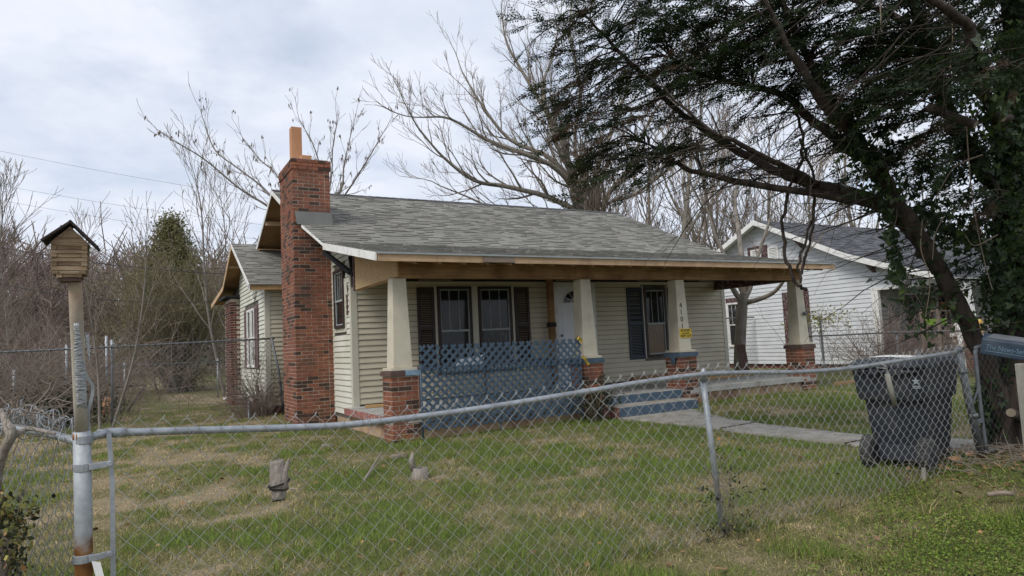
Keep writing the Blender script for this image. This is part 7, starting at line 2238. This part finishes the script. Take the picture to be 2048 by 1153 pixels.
# ================================================================== GRASS, CLOVER, LITTER
rg = np.random.default_rng(201)
n0 = 1500000
xy = np.stack([rg.uniform(-7.5, 9.5, n0), rg.uniform(-8.9, 11, n0)], axis=1)
xw = xy[:, 0]; yw = xy[:, 1]
rel = np.stack([xw - CAM_P[0], yw - CAM_P[1], -CAM_P[2] * np.ones(n0)], axis=1)
dep = rel @ F3; uu = 1024 + CAM_F * (rel @ R3) / np.maximum(dep, .1)
vv = 576.5 - CAM_F * (rel @ U3) / np.maximum(dep, .1)
keep = (dep > 1.6) & (uu > -350) & (uu < 2400) & (vv < 1450) & (rg.random(n0) < np.minimum(1, (4.2 / np.maximum(dep, .1)) ** 1.5))
wx0 = np.interp(-yw, [-.62, .62, 2.0, 3.4, 4.8, 5.86], [3.75, 3.75, 3.80, 3.74, 3.70, 3.60]); wx1 = np.interp(-yw, [.62, 2.0, 3.4, 4.8, 5.86], [5.00, 4.55, 4.42, 4.33, 4.25])
rag = .05 * rg.normal(0, 1, n0)
keep &= ~((yw < -.5) & (yw > -5.9) & (xw > wx0 + rag) & (xw < wx1 + rag))
keep &= ~((xw > -.05) & (xw < 9.25) & (yw > -.03)) & ~((xw > 3.6) & (xw < 5.5) & (yw > -.75) & (yw < 0)) & ~((xw > -.6) & (yw > 3.6) & (yw < 5)) & ~((xw > -.9) & (yw > 6.6)) & ~((xw > .1) & (yw > 2.3))
keep &= ~((np.hypot(xw - cb0[0], yw - cb0[1]) < .3))
xw, yw, dep = xw[keep], yw[keep], dep[keep]
g_ = greenness(xw, yw)
bare = sst(2.6, 3.4, xw) * (1 - sst(-5.5, -4.7, yw))          # needle litter under the cedar
kk = rg.random(len(xw)) > bare * .8
xw, yw, dep, g_ = xw[kk], yw[kk], dep[kk], g_[kk]
n = len(xw)
r_ = rg.random(n)
gm = g_ + .26 * (r_ - .5)
mi = np.where(gm < .45, 2, np.where(gm > .60, 1, 0))
mi = np.where((mi == 0) & (rg.random(n) < .22), 2, mi)
tall = np.clip((vnoise(xw, yw, .35, 55) - .45) * 2.2, 0, 1)
h_ = rg.uniform(.02, .055, n) + .08 * tall * rg.random(n) + (mi == 1) * rg.uniform(0, .03, n)
h_ = np.where(mi == 2, h_ * .75, h_)
edge = ((np.abs(yw + .05) < .10) | (np.abs(yw - FY) < .06)); h_ = np.where(edge, h_ * 1.8, h_)
wd = np.clip(.0018 + .0008 * dep, .0032, .010) * rg.uniform(.7, 1.3, n)
az = rg.uniform(0, 6.283, n); ln = rg.uniform(.15, 1.1, n) * np.where(mi == 2, 1.8, 1.0)
z_ = gz(xw, yw) - .006
bx_ = np.cos(az) * wd * .5; by_ = np.sin(az) * wd * .5
a2 = az + rg.normal(1.57, .5, n)
tipx = xw + np.cos(a2) * h_ * ln; tipy = yw + np.sin(a2) * h_ * ln
V = np.stack([np.stack([xw - bx_, yw - by_, z_], 1), np.stack([xw + bx_, yw + by_, z_], 1), np.stack([tipx, tipy, z_ + h_ * np.maximum(.25, 1 - .35 * ln)], 1)], axis=1).reshape(-1, 3)
F = np.arange(n * 3).reshape(-1, 3)
gob = mesh_np('grass', V, F, [M['grass'], M['grass_lush'], M['grass_dry']], mi=mi)
tag(gob, 'patchy winter lawn of green tufts and straw coloured dead grass', 'grass', kind='stuff')
print('blades', n)
# clover and chickweed patch outside the fence
nc = 150000
cxy = np.stack([rg.uniform(-1.2, 3.2, nc), rg.uniform(-8.6, -6.0, nc)], 1)
f_ = .45 * vnoise(cxy[:, 0], cxy[:, 1], .6, 71) + .35 * vnoise(cxy[:, 0], cxy[:, 1], .22, 72) + .2 * vnoise(cxy[:, 0], cxy[:, 1], .08, 73)
pc_ = np.array([1.05, -6.85]); dd = ((cxy - pc_) @ np.array([[.87, .49], [-.49, .87]]).T) / [1.65, .72]
ok = rg.random(nc) < .9 * np.clip(1.25 - np.hypot(dd[:, 0], dd[:, 1]) + 1.6 * (f_ - .52), 0, 1) ** 1.5
cxy = cxy[ok]; nc = len(cxy)
C = np.stack([cxy[:, 0], cxy[:, 1], gz(cxy[:, 0], cxy[:, 1]) + rg.uniform(.005, .045, nc)], 1)
V, F = leaf_cloud(C, .015, rg, flat=.5, aspect=.75)
tag(mesh_np('clover', V, F, [M['grass_lush'], M['grass'], M['shrub']], mi=rg.choice([0, 1, 2], len(F), p=[.68, .26, .06])), 'bright green clover patch outside the front fence', 'clover', kind='stuff')
# fallen leaves and needles
nl = 900
lx = np.concatenate([rg.normal(3.6, .8, 420), rg.uniform(-5, 5, 480)]); ly = np.concatenate([rg.normal(-6.1, .35, 420), rg.uniform(-8, -.4, 480)])
C = np.stack([lx, ly, gz(lx, ly) + rg.uniform(.012, .04, nl)], 1)
V, F = leaf_cloud(C, .05, rg, flat=.8, aspect=.6)
tag(mesh_np('fallen_leaves', V, F, M['leaf_dry']), 'brown fallen leaves scattered over the lawn and under the cedar', 'leaf litter', kind='stuff')
polys_ = []
for i in range(170):
    p = np.array([rg.normal(3.55, .5), rg.normal(-6.05, .2), 0]); p[2] = float(gz(p[0], p[1])) + rg.uniform(.01, .07)
    d_ = unit([rg.normal(), rg.normal(), rg.normal(0, .22)]); l = rg.uniform(.1, .45)
    polys_.append((np.array([p, p + d_ * l * .5 + [0, 0, .015], p + d_ * l]), [.0035, .003, .002]))
V, F = tubes_mesh(polys_, 4)
tag(mesh_np('straw_litter', V, F, M['twig']), 'dry sticks and straw heaped under the cedar by the bin', 'litter', kind='stuff')
# taller weeds and seed stalks along the fence and under the cedar
polys_ = []
for i in range(170):
    if i < 80: p = np.array([rg.uniform(-3.2, 3.2), FY + rg.normal(0, .06), 0]); hh = rg.uniform(.05, .2)
    else: p = np.array([rg.uniform(.6, 4.2), rg.uniform(-6.9, -5.9), 0]); hh = rg.uniform(.04, .22)
    p[2] = float(gz(p[0], p[1])); d_ = unit([rg.normal(0, .5), rg.normal(0, .5), 1])
    polys_.append((np.array([p, p + d_ * hh * .6, p + d_ * hh + [rg.normal(0, .03), rg.normal(0, .03), -.01]]), [.002, .0016, .001]))
V, F = tubes_mesh(polys_, 3)
tag(mesh_np('dry_stalks', V, F, M['grass_dry']), 'thin dry weed stalks along the front fence', 'weeds', kind='stuff')
p = at(1975, 990, z=.09)
q = MB(); q.tube(spline([p, p + [.07, -.05, .01], p + [.15, -.09, .0]], 3), .016, 7); tag(q.build('fallen_branch', M['old_wood'], None, smooth=True), 'short dark fallen branch on the verge below the cedar', 'branch')
p = at(1848, 962, z=.05)
q = MB(); q.tube([p, p + [.01, .0, .10]], .017, 7); tag(q.build('broken_stake', M['post_wood'], None), 'short pale broken stake at the foot of the fence before the bin', 'stake')
for i, (u, v, s_) in enumerate(((1905, 925, .10), (1935, 915, .08))):
    p = at(u, v, z=.09); a = rg.normal(0, 1, 2)
    V_ = [p + np.array([math.cos(t_) * s_ * (1 + .3 * math.cos(3 * t_)), math.sin(t_) * s_ * .8, .03 + .02 * math.cos(2 * t_)]) for t_ in np.linspace(0, 6.28, 9)[:-1]]
    q = MB(); q.add([p + [0, 0, .05]] + V_, [(0, k + 1, (k + 1) % 8 + 1) for k in range(8)]); o_ = q.build('curled_leaf', M['terra'], None, smooth=True)
    o_.modifiers.new('t', 'SOLIDIFY').thickness = .003
    tag(o_, ('large curled orange leaf on the litter beside the bin', 'smaller curled orange leaf nearest the gate post')[i], 'leaf', 'curled orange leaves by the gate')
